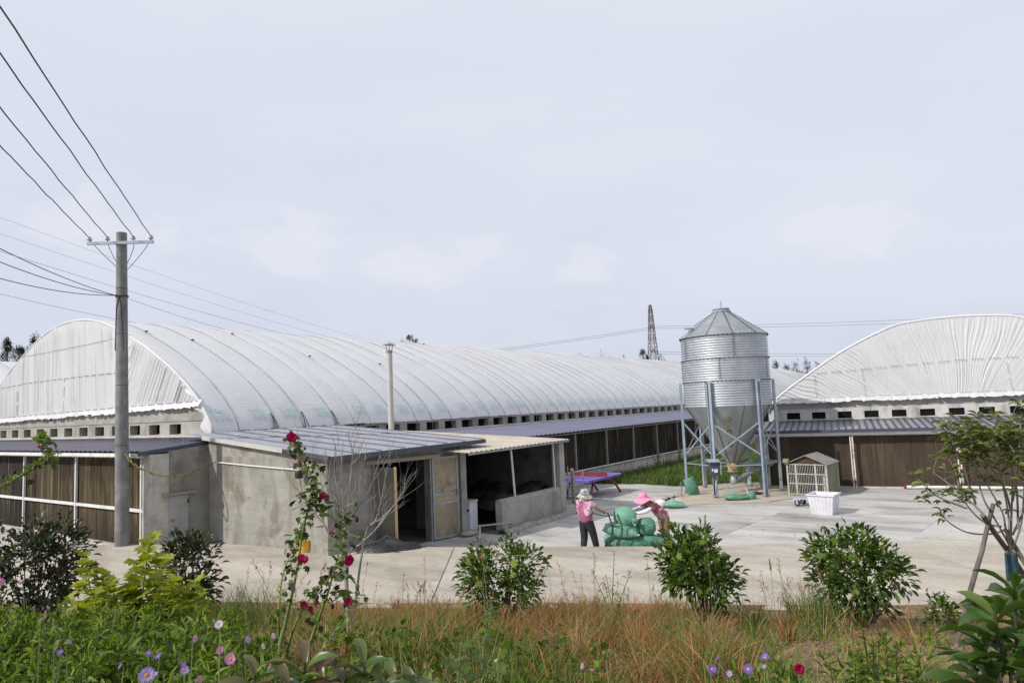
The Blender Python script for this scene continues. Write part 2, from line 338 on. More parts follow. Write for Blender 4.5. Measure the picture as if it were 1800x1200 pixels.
def leaf(name, c1, c2, c3, rough=0.42, trans=0.28, spec=0.45):
    m, nt, bs, out = principled(name); b = NB(nt)
    gi = b.n('ShaderNodeNewGeometry')
    r = b.math('FRACT', b.math('ADD', b.orand(), gi.outputs['Random Per Island']))
    c = b.ramp(r, [(0.0, c1), (0.55, c2), (1.0, c3)])
    v = b.noise(b.coords(), 30, 2, 0.5, seed=False)
    c = b.mix(b.rng(v, 0.3, 0.7, 0.0, 0.25), c, c1)
    b.l(c, bs.inputs['Base Color']); bs.inputs['Roughness'].default_value = rough
    bs.inputs['Specular IOR Level'].default_value = spec
    tr = b.n('ShaderNodeBsdfTranslucent')
    hs = b.n('ShaderNodeHueSaturation'); hs.inputs['Value'].default_value = 1.5; hs.inputs['Saturation'].default_value = 1.1
    b.l(c, hs.inputs['Color']); b.l(hs.outputs[0], tr.inputs['Color'])
    mx = b.n('ShaderNodeMixShader'); mx.inputs[0].default_value = trans
    b.l(bs.outputs[0], mx.inputs[1]); b.l(tr.outputs[0], mx.inputs[2]); b.l(mx.outputs[0], out.inputs['Surface'])
    return m
M['l_bush'] = leaf('bush_leaf', (0.022, 0.050, 0.006), (0.048, 0.095, 0.012), (0.12, 0.175, 0.028), 0.42, 0.33, 0.4)
M['l_bronze'] = leaf('bronze_bush_leaf', (0.014, 0.026, 0.012), (0.028, 0.045, 0.016), (0.09, 0.055, 0.025), trans=0.18)
M['l_vine'] = leaf('vine_leaf', (0.08, 0.15, 0.015), (0.14, 0.23, 0.025), (0.21, 0.30, 0.045), 0.55, 0.38, 0.3)
M['l_yellow'] = leaf('lime_leaf', (0.17, 0.21, 0.02), (0.29, 0.33, 0.035), (0.40, 0.43, 0.07), 0.6, 0.4, 0.3)
M['l_aster'] = leaf('aster_leaf', (0.03, 0.062, 0.006), (0.105, 0.175, 0.018), (0.28, 0.35, 0.07), 0.55, 0.42, 0.3)
M['l_holly'] = leaf('hollyhock_leaf', (0.06, 0.10, 0.025), (0.11, 0.17, 0.04), (0.19, 0.25, 0.06), 0.6)
M['l_wilt'] = leaf('wilted_leaf', (0.035, 0.022, 0.012), (0.075, 0.055, 0.025), (0.11, 0.11, 0.04), 0.8, 0.1)
M['l_tree'] = leaf('sapling_leaf', (0.06, 0.085, 0.018), (0.125, 0.16, 0.035), (0.23, 0.26, 0.075), 0.4, 0.38)
M['l_photinia'] = leaf('broad_glossy_leaf', (0.040, 0.085, 0.015), (0.065, 0.125, 0.022), (0.13, 0.18, 0.04), 0.36, 0.3, 0.45)
M['l_red'] = leaf('olive_red_leaf', (0.10, 0.045, 0.02), (0.105, 0.10, 0.03), (0.12, 0.14, 0.05), 0.35, 0.3, 0.55)
M['l_silver'] = leaf('grey_green_leaf', (0.055, 0.085, 0.018), (0.10, 0.135, 0.032), (0.16, 0.19, 0.055), 0.42, 0.28, 0.45)
M['l_far'] = leaf('pine_foliage', (0.016, 0.030, 0.018), (0.030, 0.052, 0.026), (0.055, 0.085, 0.040), 0.7, 0.1)
M['l_far_pale'] = leaf('pale_tree_foliage', (0.07, 0.09, 0.05), (0.12, 0.14, 0.08), (0.17, 0.18, 0.11), 0.7, 0.1)
M['stem'] = leaf('green_stem', (0.15, 0.20, 0.06), (0.20, 0.25, 0.085), (0.25, 0.30, 0.11), 0.6, 0.05)
M['dark_stem'] = leaf('dark_stem', (0.035, 0.03, 0.018), (0.055, 0.045, 0.025), (0.07, 0.06, 0.03), 0.7, 0.0)
M['g_green'] = leaf('green_grass', (0.045, 0.085, 0.010), (0.11, 0.17, 0.022), (0.26, 0.30, 0.08), 0.6, 0.35)
M['g_lush'] = leaf('lush_grass', (0.045, 0.085, 0.014), (0.08, 0.135, 0.02), (0.16, 0.22, 0.04), 0.6, 0.3)
M['g_dry'] = leaf('dry_grass', (0.11, 0.042, 0.014), (0.28, 0.118, 0.038), (0.50, 0.29, 0.11), 0.8, 0.25)
M['g_straw'] = leaf('pale_straw', (0.26, 0.18, 0.09), (0.36, 0.27, 0.145), (0.48, 0.38, 0.22), 0.75, 0.15)
M['p_crimson'] = leaf('crimson_petal', (0.26, 0.006, 0.045), (0.36, 0.010, 0.075), (0.46, 0.03, 0.12), 0.6, 0.3)
M['p_dark'] = leaf('shrivelled_petal', (0.03, 0.006, 0.02), (0.05, 0.012, 0.035), (0.08, 0.02, 0.05), 0.7, 0.1)
M['p_lavender'] = leaf('lavender_petal', (0.34, 0.25, 0.58), (0.42, 0.32, 0.66), (0.50, 0.42, 0.72), 0.6, 0.3)
M['p_violet'] = leaf('violet_petal', (0.16, 0.09, 0.42), (0.22, 0.13, 0.50), (0.30, 0.20, 0.58), 0.6, 0.3)
M['p_pink'] = leaf('pink_petal', (0.55, 0.20, 0.46), (0.62, 0.27, 0.54), (0.70, 0.36, 0.60), 0.6, 0.3)
M['p_pale'] = leaf('pale_petal', (0.55, 0.50, 0.60), (0.62, 0.58, 0.66), (0.70, 0.66, 0.72), 0.6, 0.3)
M['p_yellow'] = mottled('yellow_disc', (0.55, 0.33, 0.03), (0.42, 0.22, 0.02), 60, 0.8, bump=0.5, bscale=200)
def shirt(name, c1, c2, c3, sc, lo, hi):
    m, nt, bs, out = principled(name); b = NB(nt)
    v = b.coords()
    vo = b.n('ShaderNodeTexVoronoi'); vo.inputs['Scale'].default_value = sc; b.l(v, vo.inputs['Vector'])
    sepc = b.n('ShaderNodeSeparateColor'); b.l(vo.outputs['Color'], sepc.inputs[0])
    c = b.mix(b.rng(b.noise(v, 3.0, 3, 0.5), 0.47, 0.53), c1, c2)
    c = b.mix(b.math('MULTIPLY', b.rng(sepc.outputs[0], 0.62, 0.64), b.rng(b.noise(v, 16, 2), lo, hi)), c, c3)
    b.l(c, bs.inputs['Base Color']); bs.inputs['Roughness'].default_value = 0.9
    b.bump(b.noise(v, 14, 3), 0.3, 0.02, bs)
    return m
M['shirt_a'] = shirt('two_tone_pink_cotton', (0.58, 0.28, 0.40), (0.34, 0.10, 0.21), (0.66, 0.48, 0.56), 6, 0.45, 0.55)
M['shirt_b'] = shirt('patterned_red_pink_cotton', (0.40, 0.085, 0.15), (0.52, 0.18, 0.24), (0.72, 0.58, 0.55), 9, 0.42, 0.48)
# ------------------------------------------------------------------ builders
def V(*a): return Vector(a)
class MB:
    """collects shapes and links them as ONE mesh object"""
    def __init__(s, origin=(0, 0, 0)):
        s.v = []; s.f = []; s.o = Vector(origin); s.mi = []; s.cur = 0
    def add(s, verts, faces):
        k = len(s.v)
        s.v += [tuple(Vector(p) - s.o) for p in verts]
        s.f += [tuple(i + k for i in f) for f in faces]
        s.mi += [s.cur] * len(faces)
        return s
    def hexa(s, p):      # 8 corners, bottom 0-3 ccw, top 4-7
        return s.add(p, [(3, 2, 1, 0), (4, 5, 6, 7), (0, 1, 5, 4), (1, 2, 6, 5), (2, 3, 7, 6), (3, 0, 4, 7)])
    def box(s, a, b):
        (x0, y0, z0), (x1, y1, z1) = a, b
        return s.hexa([(x0, y0, z0), (x1, y0, z0), (x1, y1, z0), (x0, y1, z0), (x0, y0, z1), (x1, y0, z1), (x1, y1, z1), (x0, y1, z1)])
    def obox(s, c, ux, uy, uz):   # centre, half axes
        c, ux, uy, uz = map(Vector, (c, ux, uy, uz))
        return s.hexa([c - ux - uy - uz, c + ux - uy - uz, c + ux + uy - uz, c - ux + uy - uz,
                       c - ux - uy + uz, c + ux - uy + uz, c + ux + uy + uz, c - ux + uy + uz])
    def bar(s, a, b, w, h=None, upv=(0, 0, 1)):
        a, b = Vector(a), Vector(b); d = b - a; L = d.length; d.normalize()
        u = Vector(upv)
        if abs(u.dot(d)) > 0.98: u = Vector((1, 0, 0))
        sd = d.cross(u).normalized(); u = sd.cross(d)
        return s.obox((a + b) / 2, d * L / 2, sd * w / 2, u * (h or w) / 2)
    def tube(s, pts, r, n=8, cap=True):
        pts = [Vector(p) for p in pts]
        rs = r if isinstance(r, (list, tuple)) else [r] * len(pts)
        vs_, fs = [], []
        prev = None
        for i, p in enumerate(pts):
            d = (pts[min(i + 1, len(pts) - 1)] - pts[max(i - 1, 0)])
            if d.length < 1e-9: d = Vector((0, 0, 1))
            d.normalize()
            if prev is None:
                u = Vector((0, 0, 1)) if abs(d.z) < 0.9 else Vector((1, 0, 0))
                u = (u - d * u.dot(d)).normalized()
            else:
                u = prev - d * prev.dot(d)
                u = u.normalized() if u.length > 1e-6 else Vector((1, 0, 0))
            prev = u; w = d.cross(u)
            for k in range(n):
                a = 2 * math.pi * k / n
                vs_.append(p + (u * math.cos(a) + w * math.sin(a)) * rs[i])
        for i in range(len(pts) - 1):
            for k in range(n):
                fs.append((i * n + k, i * n + (k + 1) % n, (i + 1) * n + (k + 1) % n, (i + 1) * n + k))
        if cap:
            fs.append(tuple(reversed(range(n)))); fs.append(tuple(range((len(pts) - 1) * n, len(pts) * n)))
        return s.add(vs_, fs)
    def lathe(s, prof, n=24, c=(0, 0, 0), axis=None, close=False):
        c = Vector(c); vs_, fs = [], []
        for (r, z) in prof:
            for k in range(n):
                a = 2 * math.pi * k / n
                p = Vector((r * math.cos(a), r * math.sin(a), z))
                if axis is not None: p = axis @ p
                vs_.append(c + p)
        for i in range(len(prof) - 1):
            for k in range(n):
                fs.append((i * n + k, i * n + (k + 1) % n, (i + 1) * n + (k + 1) % n, (i + 1) * n + k))
        if prof[0][0] > 1e-6 and close: fs.append(tuple(reversed(range(n))))
        if prof[-1][0] > 1e-6 and close: fs.append(tuple(range((len(prof) - 1) * n, len(prof) * n)))
        return s.add(vs_, fs)
    def prism(s, poly, vec):
        poly = [Vector(p) for p in poly]; vec = Vector(vec); n = len(poly)
        vs_ = poly + [p + vec for p in poly]
        fs = [tuple(reversed(range(n))), tuple(range(n, 2 * n))]
        fs += [(i, (i + 1) % n, (i + 1) % n + n, i + n) for i in range(n)]
        return s.add(vs_, fs)
    def grid(s, fn, nu, nv):
        vs_ = [fn(i / nu, j / nv) for j in range(nv + 1) for i in range(nu + 1)]
        w = nu + 1
        return s.add(vs_, [(j * w + i, j * w + i + 1, (j + 1) * w + i + 1, (j + 1) * w + i) for j in range(nv) for i in range(nu)])
    def sphere(s, c, r, nu=12, nv=8, sq=(1, 1, 1)):
        c = Vector(c)
        return s.grid(lambda u, v: c + Vector((math.cos(2 * math.pi * u) * math.sin(math.pi * v) * r * sq[0],
                      math.sin(2 * math.pi * u) * math.sin(math.pi * v) * r * sq[1], -math.cos(math.pi * v) * r * sq[2])), nu, nv)
    def mesh(s, name, mats, smooth=None):
        me = bpy.data.meshes.new(name)
        me.from_pydata(s.v, [], s.f)
        for m in (mats if isinstance(mats, (list, tuple)) else [mats]): me.materials.append(m)
        if any(s.mi): me.polygons.foreach_set('material_index', s.mi)
        if smooth is not None:
            me.polygons.foreach_set('use_smooth', [True] * len(me.polygons))
            if smooth < 179: me.set_sharp_from_angle(angle=R(smooth))
        me.update()
        return me
    def build(s, name, mats, parent=None, smooth=None, **kw):
        return link(name, s.mesh(name, mats, smooth), parent, s.o if parent is None else None, **kw)

def link(name, data, parent=None, loc=None, rot=None, label=None, cat=None, group=None, kind=None):
    o = bpy.data.objects.new(name, data); col.objects.link(o)
    if parent is not None: o.parent = parent
    if loc is not None: o.location = loc
    if rot is not None: o.rotation_euler = rot
    return tag(o, label, cat, group, kind)
def tag(o, label=None, cat=None, group=None, kind=None):
    if label: o['label'] = label
    if cat: o['category'] = cat
    if group: o['group'] = group
    if kind: o['kind'] = kind
    return o
def thing(name, label, cat, loc=(0, 0, 0), rotz=0, group=None):
    return link(name, None, None, loc, (0, 0, rotz), label, cat, group)
def fastmesh(name, verts, faces, mat, smooth=True):
    """numpy arrays -> mesh; faces (n,k)"""
    me = bpy.data.meshes.new(name)
    n, k = faces.shape
    me.vertices.add(len(verts)); me.vertices.foreach_set('co', np.asarray(verts, np.float32).ravel())
    me.loops.add(n * k); me.loops.foreach_set('vertex_index', faces.astype(np.int32).ravel())
    me.polygons.add(n); me.polygons.foreach_set('loop_start', np.arange(0, n * k, k, dtype=np.int32))
    me.polygons.foreach_set('loop_total', np.full(n, k, np.int32))
    if smooth: me.polygons.foreach_set('use_smooth', np.ones(n, bool))
    me.materials.append(mat); me.update(calc_edges=True); me.validate()
    return me

def catmull(pts, per=6):
    pts = [Vector(p) for p in pts]; out = []
    P = [pts[0] * 2 - pts[1]] + pts + [pts[-1] * 2 - pts[-2]]
    for i in range(1, len(P) - 2):
        for k in range(per):
            t = k / per
            out.append(0.5 * ((2 * P[i]) + (P[i + 1] - P[i - 1]) * t + (2 * P[i - 1] - 5 * P[i] + 4 * P[i + 1] - P[i + 2]) * t * t
                       + (-P[i - 1] + 3 * P[i] - 3 * P[i + 1] + P[i + 2]) * t ** 3))
    out.append(pts[-1]); return out
def resample(pts, n):
    L = [0]
    for a, b in zip(pts, pts[1:]): L.append(L[-1] + (b - a).length)
    out = []; j = 0
    for k in range(n + 1):
        d = L[-1] * k / n
        while j < len(L) - 2 and L[j + 1] < d: j += 1
        seg = max(1e-9, L[j + 1] - L[j]); out.append(pts[j].lerp(pts[j + 1], min(1, max(0, (d - L[j]) / seg))))
    return out

def wall(name, mat, parent, o, ux, uz, n, W, H, T, holes=(), ox=Vector()):
    """a wall W x H, T thick behind its face, with real openings (x0,x1,z0,z1); o = lower left of the face (in parent's frame)"""
    o, ux, uz, n = map(Vector, (o, ux, uz, n))
    xs = sorted(set([0, W] + [h[0] for h in holes] + [h[1] for h in holes]))
    zs = sorted(set([0, H] + [h[2] for h in holes] + [h[3] for h in holes]))
    def inside(x, z): return any(h[0] < x < h[1] and h[2] < z < h[3] for h in holes)
    mb = MB()
    def q(a, b, c, d): mb.add([a, b, c, d], [(0, 1, 2, 3)])
    P = lambda x, z, y=0: o + ux * x + uz * z - n * y
    for i in range(len(xs) - 1):
        for j in range(len(zs) - 1):
            x0, x1, z0, z1 = xs[i], xs[i + 1], zs[j], zs[j + 1]
            if inside((x0 + x1) / 2, (z0 + z1) / 2): continue
            q(P(x0, z0), P(x1, z0), P(x1, z1), P(x0, z1)); q(P(x1, z0, T), P(x0, z0, T), P(x0, z1, T), P(x1, z1, T))
    for (x0, x1, z0, z1) in holes:
        q(P(x0, z0), P(x0, z1), P(x0, z1, T), P(x0, z0, T)); q(P(x1, z1), P(x1, z0), P(x1, z0, T), P(x1, z1, T))
        q(P(x0, z1), P(x1, z1), P(x1, z1, T), P(x0, z1, T)); 
        if z0 > 0: q(P(x1, z0), P(x0, z0), P(x0, z0, T), P(x1, z0, T))
    q(P(0, 0), P(0, H), P(0, H, T), P(0, 0, T)); q(P(W, H), P(W, 0), P(W, 0, T), P(W, H, T)); q(P(0, H), P(W, H), P(W, H, T), P(0, H, T))
    return mb.build(name, mat, parent)

def rib_sheet(mb, e0, e1, t0, t1, nr, amp, w=0.35, th=0.012, flat=False):
    """profiled sheet: eave e0->e1, top t0->t1, nr ribs standing amp proud"""
    e0, e1, t0, t1 = map(Vector, (e0, e1, t0, t1))
    nrm = (e1 - e0).cross(t0 - e0).normalized()
    prof = []
    for i in range(nr):
        for a, h in ((0.0, 0), (0.5 - w / 2, 0), (0.5 - w / 4, 1), (0.5 + w / 4, 1), (0.5 + w / 2, 0)):
            prof.append(((i + a) / nr, h * amp))
    prof.append((1.0, 0.0))
    n = len(prof); vs_ = []
    for off in (0, -th):
        for (a, h) in prof: vs_.append(e0.lerp(e1, a) + nrm * (h + off))
        for (a, h) in prof: vs_.append(t0.lerp(t1, a) + nrm * (h + off))
    fs = []
    for i in range(n - 1):
        fs.append((i, i + 1, n + i + 1, n + i)); fs.append((2 * n + i + 1, 2 * n + i, 3 * n + i, 3 * n + i + 1))
        fs.append((i + 1, i, 2 * n + i, 2 * n + i + 1)); fs.append((n + i, n + i + 1, 3 * n + i + 1, 3 * n + i))
    fs.append((0, n, 3 * n, 2 * n)); fs.append((2 * n - 1, n - 1, 3 * n - 1, 4 * n - 1))
    mb.add(vs_, fs)

def copy_tree(o, parent=None):
    c = o.copy(); col.objects.link(c)
    if parent is not None: c.parent = parent
    for ch in list(o.children): copy_tree(ch, c)
    return c

def wirepath(a, b, sag, n=16):
    a, b = Vector(a), Vector(b)
    return [a.lerp(b, k / n) - Vector((0, 0, sag * 4 * (k / n) * (1 - k / n))) for k in range(n + 1)]

# ------------------------------------------------------------------ leaves and blades (numpy)
def leaf_shape(kind):
    """verts (n,3) along +Y, unit length, and quad/tri faces padded to 4"""
    if kind == 'oval':
        w = [0.0, 0.28, 0.38, 0.30, 0.0]; y = [0, 0.25, 0.5, 0.75, 1.0]; dz = [0, 0.06, 0.07, 0.03, -0.08]
    elif kind == 'lance':
        w = [0.0, 0.16, 0.20, 0.14, 0.0]; y = [0, 0.25, 0.5, 0.75, 1.0]; dz = [0, 0.10, 0.13, 0.07, -0.08]
    elif kind == 'broad':
        w = [0.03, 0.15, 0.25, 0.29, 0.24, 0.12, 0.0]; y = [0, 0.15, 0.33, 0.55, 0.76, 0.91, 1.0]; dz = [0, 0.05, 0.09, 0.10, 0.06, 0.0, -0.06]
    elif kind == 'lobed':
        vs_ = [(0, 0, 0), (0.22, 0.08, 0.03), (0.50, 0.30, 0.0), (0.27, 0.42, 0.06), (0.36, 0.72, 0.0), (0.12, 0.68, 0.04), (0, 1.0, -0.1),
               (-0.12, 0.68, 0.04), (-0.36, 0.72, 0.0), (-0.27, 0.42, 0.06), (-0.50, 0.30, 0.0), (-0.22, 0.08, 0.03), (0, 0.4, -0.03)]
        fs = [(12, i, i + 1, i + 1) for i in range(0, 11)] + [(12, 11, 0, 0)]
        return np.array(vs_, float), fs
    vs_, fs = [], []
    n = len(y)
    for i in range(n):
        vs_ += [(-w[i] / 1, y[i], dz[i] + w[i] * 0.35), (0, y[i], dz[i]), (w[i] / 1, y[i], dz[i] + w[i] * 0.35)]
    vs_ = np.array(vs_, float); vs_[:, 0] *= 0.55
    for i in range(n - 1):
        a = i * 3
        fs += [(a, a + 1, a + 4, a + 3), (a + 1, a + 2, a + 5, a + 4)]
    return vs_, fs
LEAF = {k: leaf_shape(k) for k in ('oval', 'lance', 'broad', 'lobed')}
def leaf_mesh(kind, mat, name):
    v, f = LEAF[kind]
    me = bpy.data.meshes.new(name)
    me.from_pydata([tuple(p) for p in v], [], [tuple(dict.fromkeys(q)) for q in f])
    me.materials.append(mat); me.polygons.foreach_set('use_smooth', [True] * len(me.polygons)); me.update()
    return me
LM = {}
def lm(kind, matkey):
    if (kind, matkey) not in LM: LM[(kind, matkey)] = leaf_mesh(kind, M[matkey], 'leaf')
    return LM[(kind, matkey)]
def frame_to(d, roll=0.0, upv=(0, 0, 1)):
    d = Vector(d).normalized(); u = Vector(upv)
    x = d.cross(u)
    if x.length < 1e-3: x = Vector((1, 0, 0))
    x.normalize(); z = x.cross(d)
    m = Matrix((x, d, z)).transposed()
    return m @ Matrix.Rotation(roll, 3, 'Y')
def leaves_joined(name, kind, mat, spots, parent=None, origin=(0, 0, 0), **kw):
    """spots: list of (pos, dir, size, roll) -> one mesh"""
    v, f = LEAF[kind]; n = len(v)
    VV = np.empty((len(spots) * n, 3)); o = np.array(origin)
    for i, sp_ in enumerate(spots):
        p, d, sz, roll = sp_[:4]
        m = np.array(frame_to(d, roll, sp_[4] if len(sp_) > 4 else (0, 0, 1))) * sz
        VV[i * n:(i + 1) * n] = v @ m.T + np.array(p) - o
    fa = np.array(f)
    FF = (fa[None] + (np.arange(len(spots)) * n)[:, None, None]).reshape(-1, 4)
    tri = kind == 'lobed'
    if tri: FF = FF[:, :3]
    me = fastmesh(name, VV, FF, mat)
    return link(name, me, parent, origin if parent is None else None, **kw)
def leaf_objects(kind, matkeys, spots, parent, origin=(0, 0, 0), name='leaf'):
    o_ = Vector(origin)
    for i, sp_ in enumerate(spots):
        p, d, sz, roll = sp_[:4]; upv = sp_[4] if len(sp_) > 4 else (0, 0, 1)
        mk = matkeys[i % len(matkeys)]
        o = bpy.data.objects.new(name, lm(kind, mk)); col.objects.link(o); o.parent = parent
        o.matrix_basis = Matrix.Translation(Vector(p) - o_) @ frame_to(d, roll, upv).to_4x4() @ Matrix.Diagonal((sz, sz, sz, 1))

def blades(name, base, height, lean, width, mat, segs=3, curl=1.0, seed=1, origin=(0, 0, 0), **kw):
    """grass blades: base (n,3), height (n,), lean (n,2) horizontal reach at the tip, width (n,)"""
    n = len(base); base = np.asarray(base, float); rs = np.random.RandomState(seed)
    ang = rs.rand(n) * 2 * np.pi
    side = np.stack([np.cos(ang), np.sin(ang), np.zeros(n)], 1)
    VV = np.zeros((n, (segs + 1) * 2, 3))
    for k in range(segs + 1):
        t = k / segs
        c = base.copy()
        c[:, 0] += lean[:, 0] * t ** 1.8; c[:, 1] += lean[:, 1] * t ** 1.8
        L = np.sqrt((lean ** 2).sum(1))
        c[:, 2] += height * (t - 0.35 * curl * np.minimum(1.6, L / np.maximum(height, .05)) * t ** 3)
        w = width * (1 - t) ** 0.7 * (0.5 if k == 0 else 1) + 0.0005
        VV[:, k * 2] = c - side * w[:, None] / 2; VV[:, k * 2 + 1] = c + side * w[:, None] / 2
    fa = np.array([(2 * k, 2 * k + 1, 2 * k + 3, 2 * k + 2) for k in range(segs)])
    FF = (fa[None] + (np.arange(n) * (segs + 1) * 2)[:, None, None]).reshape(-1, 4)
    me = fastmesh(name, VV.reshape(-1, 3) - np.array(origin), FF, mat)
    return link(name, me, None, origin, **kw)
# ------------------------------------------------------------------ ground
def near_edge(s): return 12.2 - 0.165 * s
FAR = [(-40, 23.8), (-15.2, 20.4), (-13.0, 20.1), (-7.9, 19.2), (-6.0, 18.2), (-3.1, 17.8), (3.2, 16.55), (5.1, 16.33), (9.0, 15.9), (11.3, 15.7), (40, 12.2)]
def far_edge(s):
    for (a, b), (c, d) in zip(FAR, FAR[1:]):
        if s <= c: return b + (d - b) * (s - a) / (c - a)
    return FAR[-1][1]
ROADZ = 0.25
def bank(s, t):
    d = near_edge(s) - t
    pts = [(-0.6, 0.18), (0.0, 0.22), (3.3, 0.84), (8.0, 2.02), (9.6, 2.28), (20, 2.35)]
    z = pts[-1][1]
    for (a, b), (c, e_) in zip(pts, pts[1:]):
        if d <= c:
            z = b + (e_ - b) * max(0, (d - a)) / (c - a); break
    f = min(1, max(0, d) / 1.2)
    return z + f * 0.09 * (mnoise.noise((s * 0.9, t * 0.9, 3.1)) + 0.6 * mnoise.noise((s * 2.6, t * 2.6, 7.7)))

mb = MB()
n = 60
mb.grid(lambda u, v: V(-1500 + 3000 * u, -1500 + 3000 * v, -0.06), 4, 4)
mb.build('ground', M['field'], kind='structure')
yard = link('yard', None, kind='structure')
YX = [-75, -34, -22, -16, -10.42, -6.5, -2.3, 2.0, 7, 75]; YY = [-4, 12, 20.8, 26.1, 32, 60]
for i in range(len(YX) - 1):
    for j in range(len(YY) - 1):
        sk_ = 0.03 * math.sin(i * 2.3 + j); g = 0.005
        a0, a1 = YX[i] + g, YX[i + 1] - g; b0, b1 = YY[j] + g, YY[j + 1] - g
        f_ = lambda x_, y_: (x_ + (0.11 * (y_ - 18) if -20 < x_ < 5 else 0), y_ + (0.02 * x_), 0)
        zt_ = 0.004 * math.sin(i * 3.1 + j * 1.7)
        mb = MB(); mb.prism([V(*f_(a0, b0)) + V(0, 0, zt_ - 0.05), V(*f_(a1, b0)) + V(0, 0, zt_ - 0.05), V(*f_(a1, b1)) + V(0, 0, zt_ - 0.05), V(*f_(a0, b1)) + V(0, 0, zt_ - 0.05)], (0, 0, 0.05))
        mb.build('yard_slab', M['yard'], yard)

# the road along the bank: cast slabs with open joints between them
road = link('road', None, kind='structure')
JO = [-40, -23, -16.2, -9.2, -1.66, 4.4, 8.57, 15, 24, 40]
for a, b_ in zip(JO, JO[1:]):
    mb = MB(); k = max(2, int((b_ - a) / 0.5)); g = 0.012
    top, bot = [], []
    def fr(i, j, z):
        s_ = a + g + (b_ - a - 2 * g) * i / k
        t_ = near_edge(s_) - 0.9 + (far_edge(s_) - near_edge(s_) + 0.9) * j / 6
        zz = z + 0.012 * mnoise.noise((s_ * 0.5, t_ * 0.7, 0))
        if j == 6: zz += 0.012 * mnoise.noise((s_ * 3, 0, 5))
        return G(s_, t_, zz)
    mb.grid(lambda u, v: fr(round(u * k), round(v * 6), ROADZ), k, 6)
    mb.grid(lambda u, v: fr(round(u * k), 6, ROADZ) if v < 0.5 else G(*(lambda p: (p[0], p[1]))(st(fr(round(u * k), 6, 0))), -0.03), k, 1)
    for ii in (0, k):
        mb.grid(lambda u, v, ii=ii: fr(ii, round(u * 6), ROADZ if v > 0.5 else 0.02), 6, 1)
    mb.build('road_slab', M['road'], road, smooth=30)
# the bank the photographer stands on
mb = MB()
def bk(u, v):
    s_ = -16 + 30 * u; d = near_edge(s_) * (1 - v) + (-9) * v
    t_ = d + 0.25 * (1 - v) ** 8 + 0.32 * (1 - v) ** 6 * mnoise.noise((s_ * 1.3, 0, 0)) + 0.12 * (1 - v) ** 6 * mnoise.noise((s_ * 5, 3, 0))
    return G(s_, t_, bank(s_, t_) + (0.04 if v < 0.01 else 0))
mb.grid(bk, 150, 110)
mb.build('bank', M['soil'], smooth=180, kind='structure')

# paler pad under the silo, and a drain channel beside it
mb = MB()
pad = [(-10.75, 25.6), (-9.2, 23.2), (-6.9, 24.6), (-5.6, 27.2), (-6.3, 29.6), (-10.6, 29.4)]
mb.prism([V(x_, y_, 0.004) for x_, y_ in pad], (0, 0, 0.02))
mb.build('silo_pad', M['slab'], kind='structure')
# rough weedy ground between the long shed and the silo
mb = MB()
gp = [(-15.9, 27.6), (-14.5, 28.3), (-12.6, 28.2), (-10.9, 27.9), (-10.2, 29.3), (-9.0, 30.4), (-8.1, 30.6), (-8.1, 100), (-15.9, 100)]
mb.add([V(x_, y_, 0.03) for x_, y_ in gp], [tuple(range(len(gp)))])
mb.build('grass_plot', M['field'], kind='structure')
rs = np.random.RandomState(3)
pts = []
while len(pts) < 24000:
    x_ = -15.9 + 7.8 * rs.rand(); y_ = 27.7 + 22 * rs.rand() ** 2.2
    lim = 28.0 + 0.35 * mnoise.noise((x_ * 1.4, 0, 0)) + (0 if x_ < -10.9 else (x_ + 10.9) * 1.0)
    if y_ < lim: continue
    pts.append((x_, y_, 0.02))
pts = np.array(pts)
h = (0.10 + 0.34 * rs.rand(len(pts)) ** 1.5) * np.array([1.0 + 0.7 * mnoise.noise((p[0] * 0.7, p[1] * 0.7, 2)) for p in pts])
blades('grass', pts, h, (rs.rand(len(pts), 2) - 0.5) * h[:, None] * 1.2, 0.018 + 0.022 * rs.rand(len(pts)), M['g_lush'], seed=4,
       label='lush green grass filling the plot between the long shed and silo', cat='grass', kind='stuff')
# ------------------------------------------------------------------ barns
PROF = [(0, 8.15), (1.8, 8.02), (3.4, 7.65), (4.93, 7.10), (6.6, 6.42), (8.1, 5.66), (9.3, 4.93), (10.2, 4.2), (10.75, 3.6), (10.95, 3.22)]
def arch_curve(prof, n=72):
    half = [Vector((x_, 0, z_)) for x_, z_ in prof]
    full = [Vector((-p.x, 0, p.z)) for p in reversed(half[1:])] + half
    return resample(catmull(full, 8), n)
def arch_z(arch, x_):
    for a, b_ in zip(arch, arch[1:]):
        if a.x <= x_ <= b_.x: return a.z + (b_.z - a.z) * (x_ - a.x) / max(1e-6, b_.x - a.x)
    return arch[0].z
def arch_normals(arch):
    out = []
    for i in range(len(arch)):
        d = arch[min(i + 1, len(arch) - 1)] - arch[max(i - 1, 0)]
        out.append(Vector((-d.z, 0, d.x)).normalized())
    return out

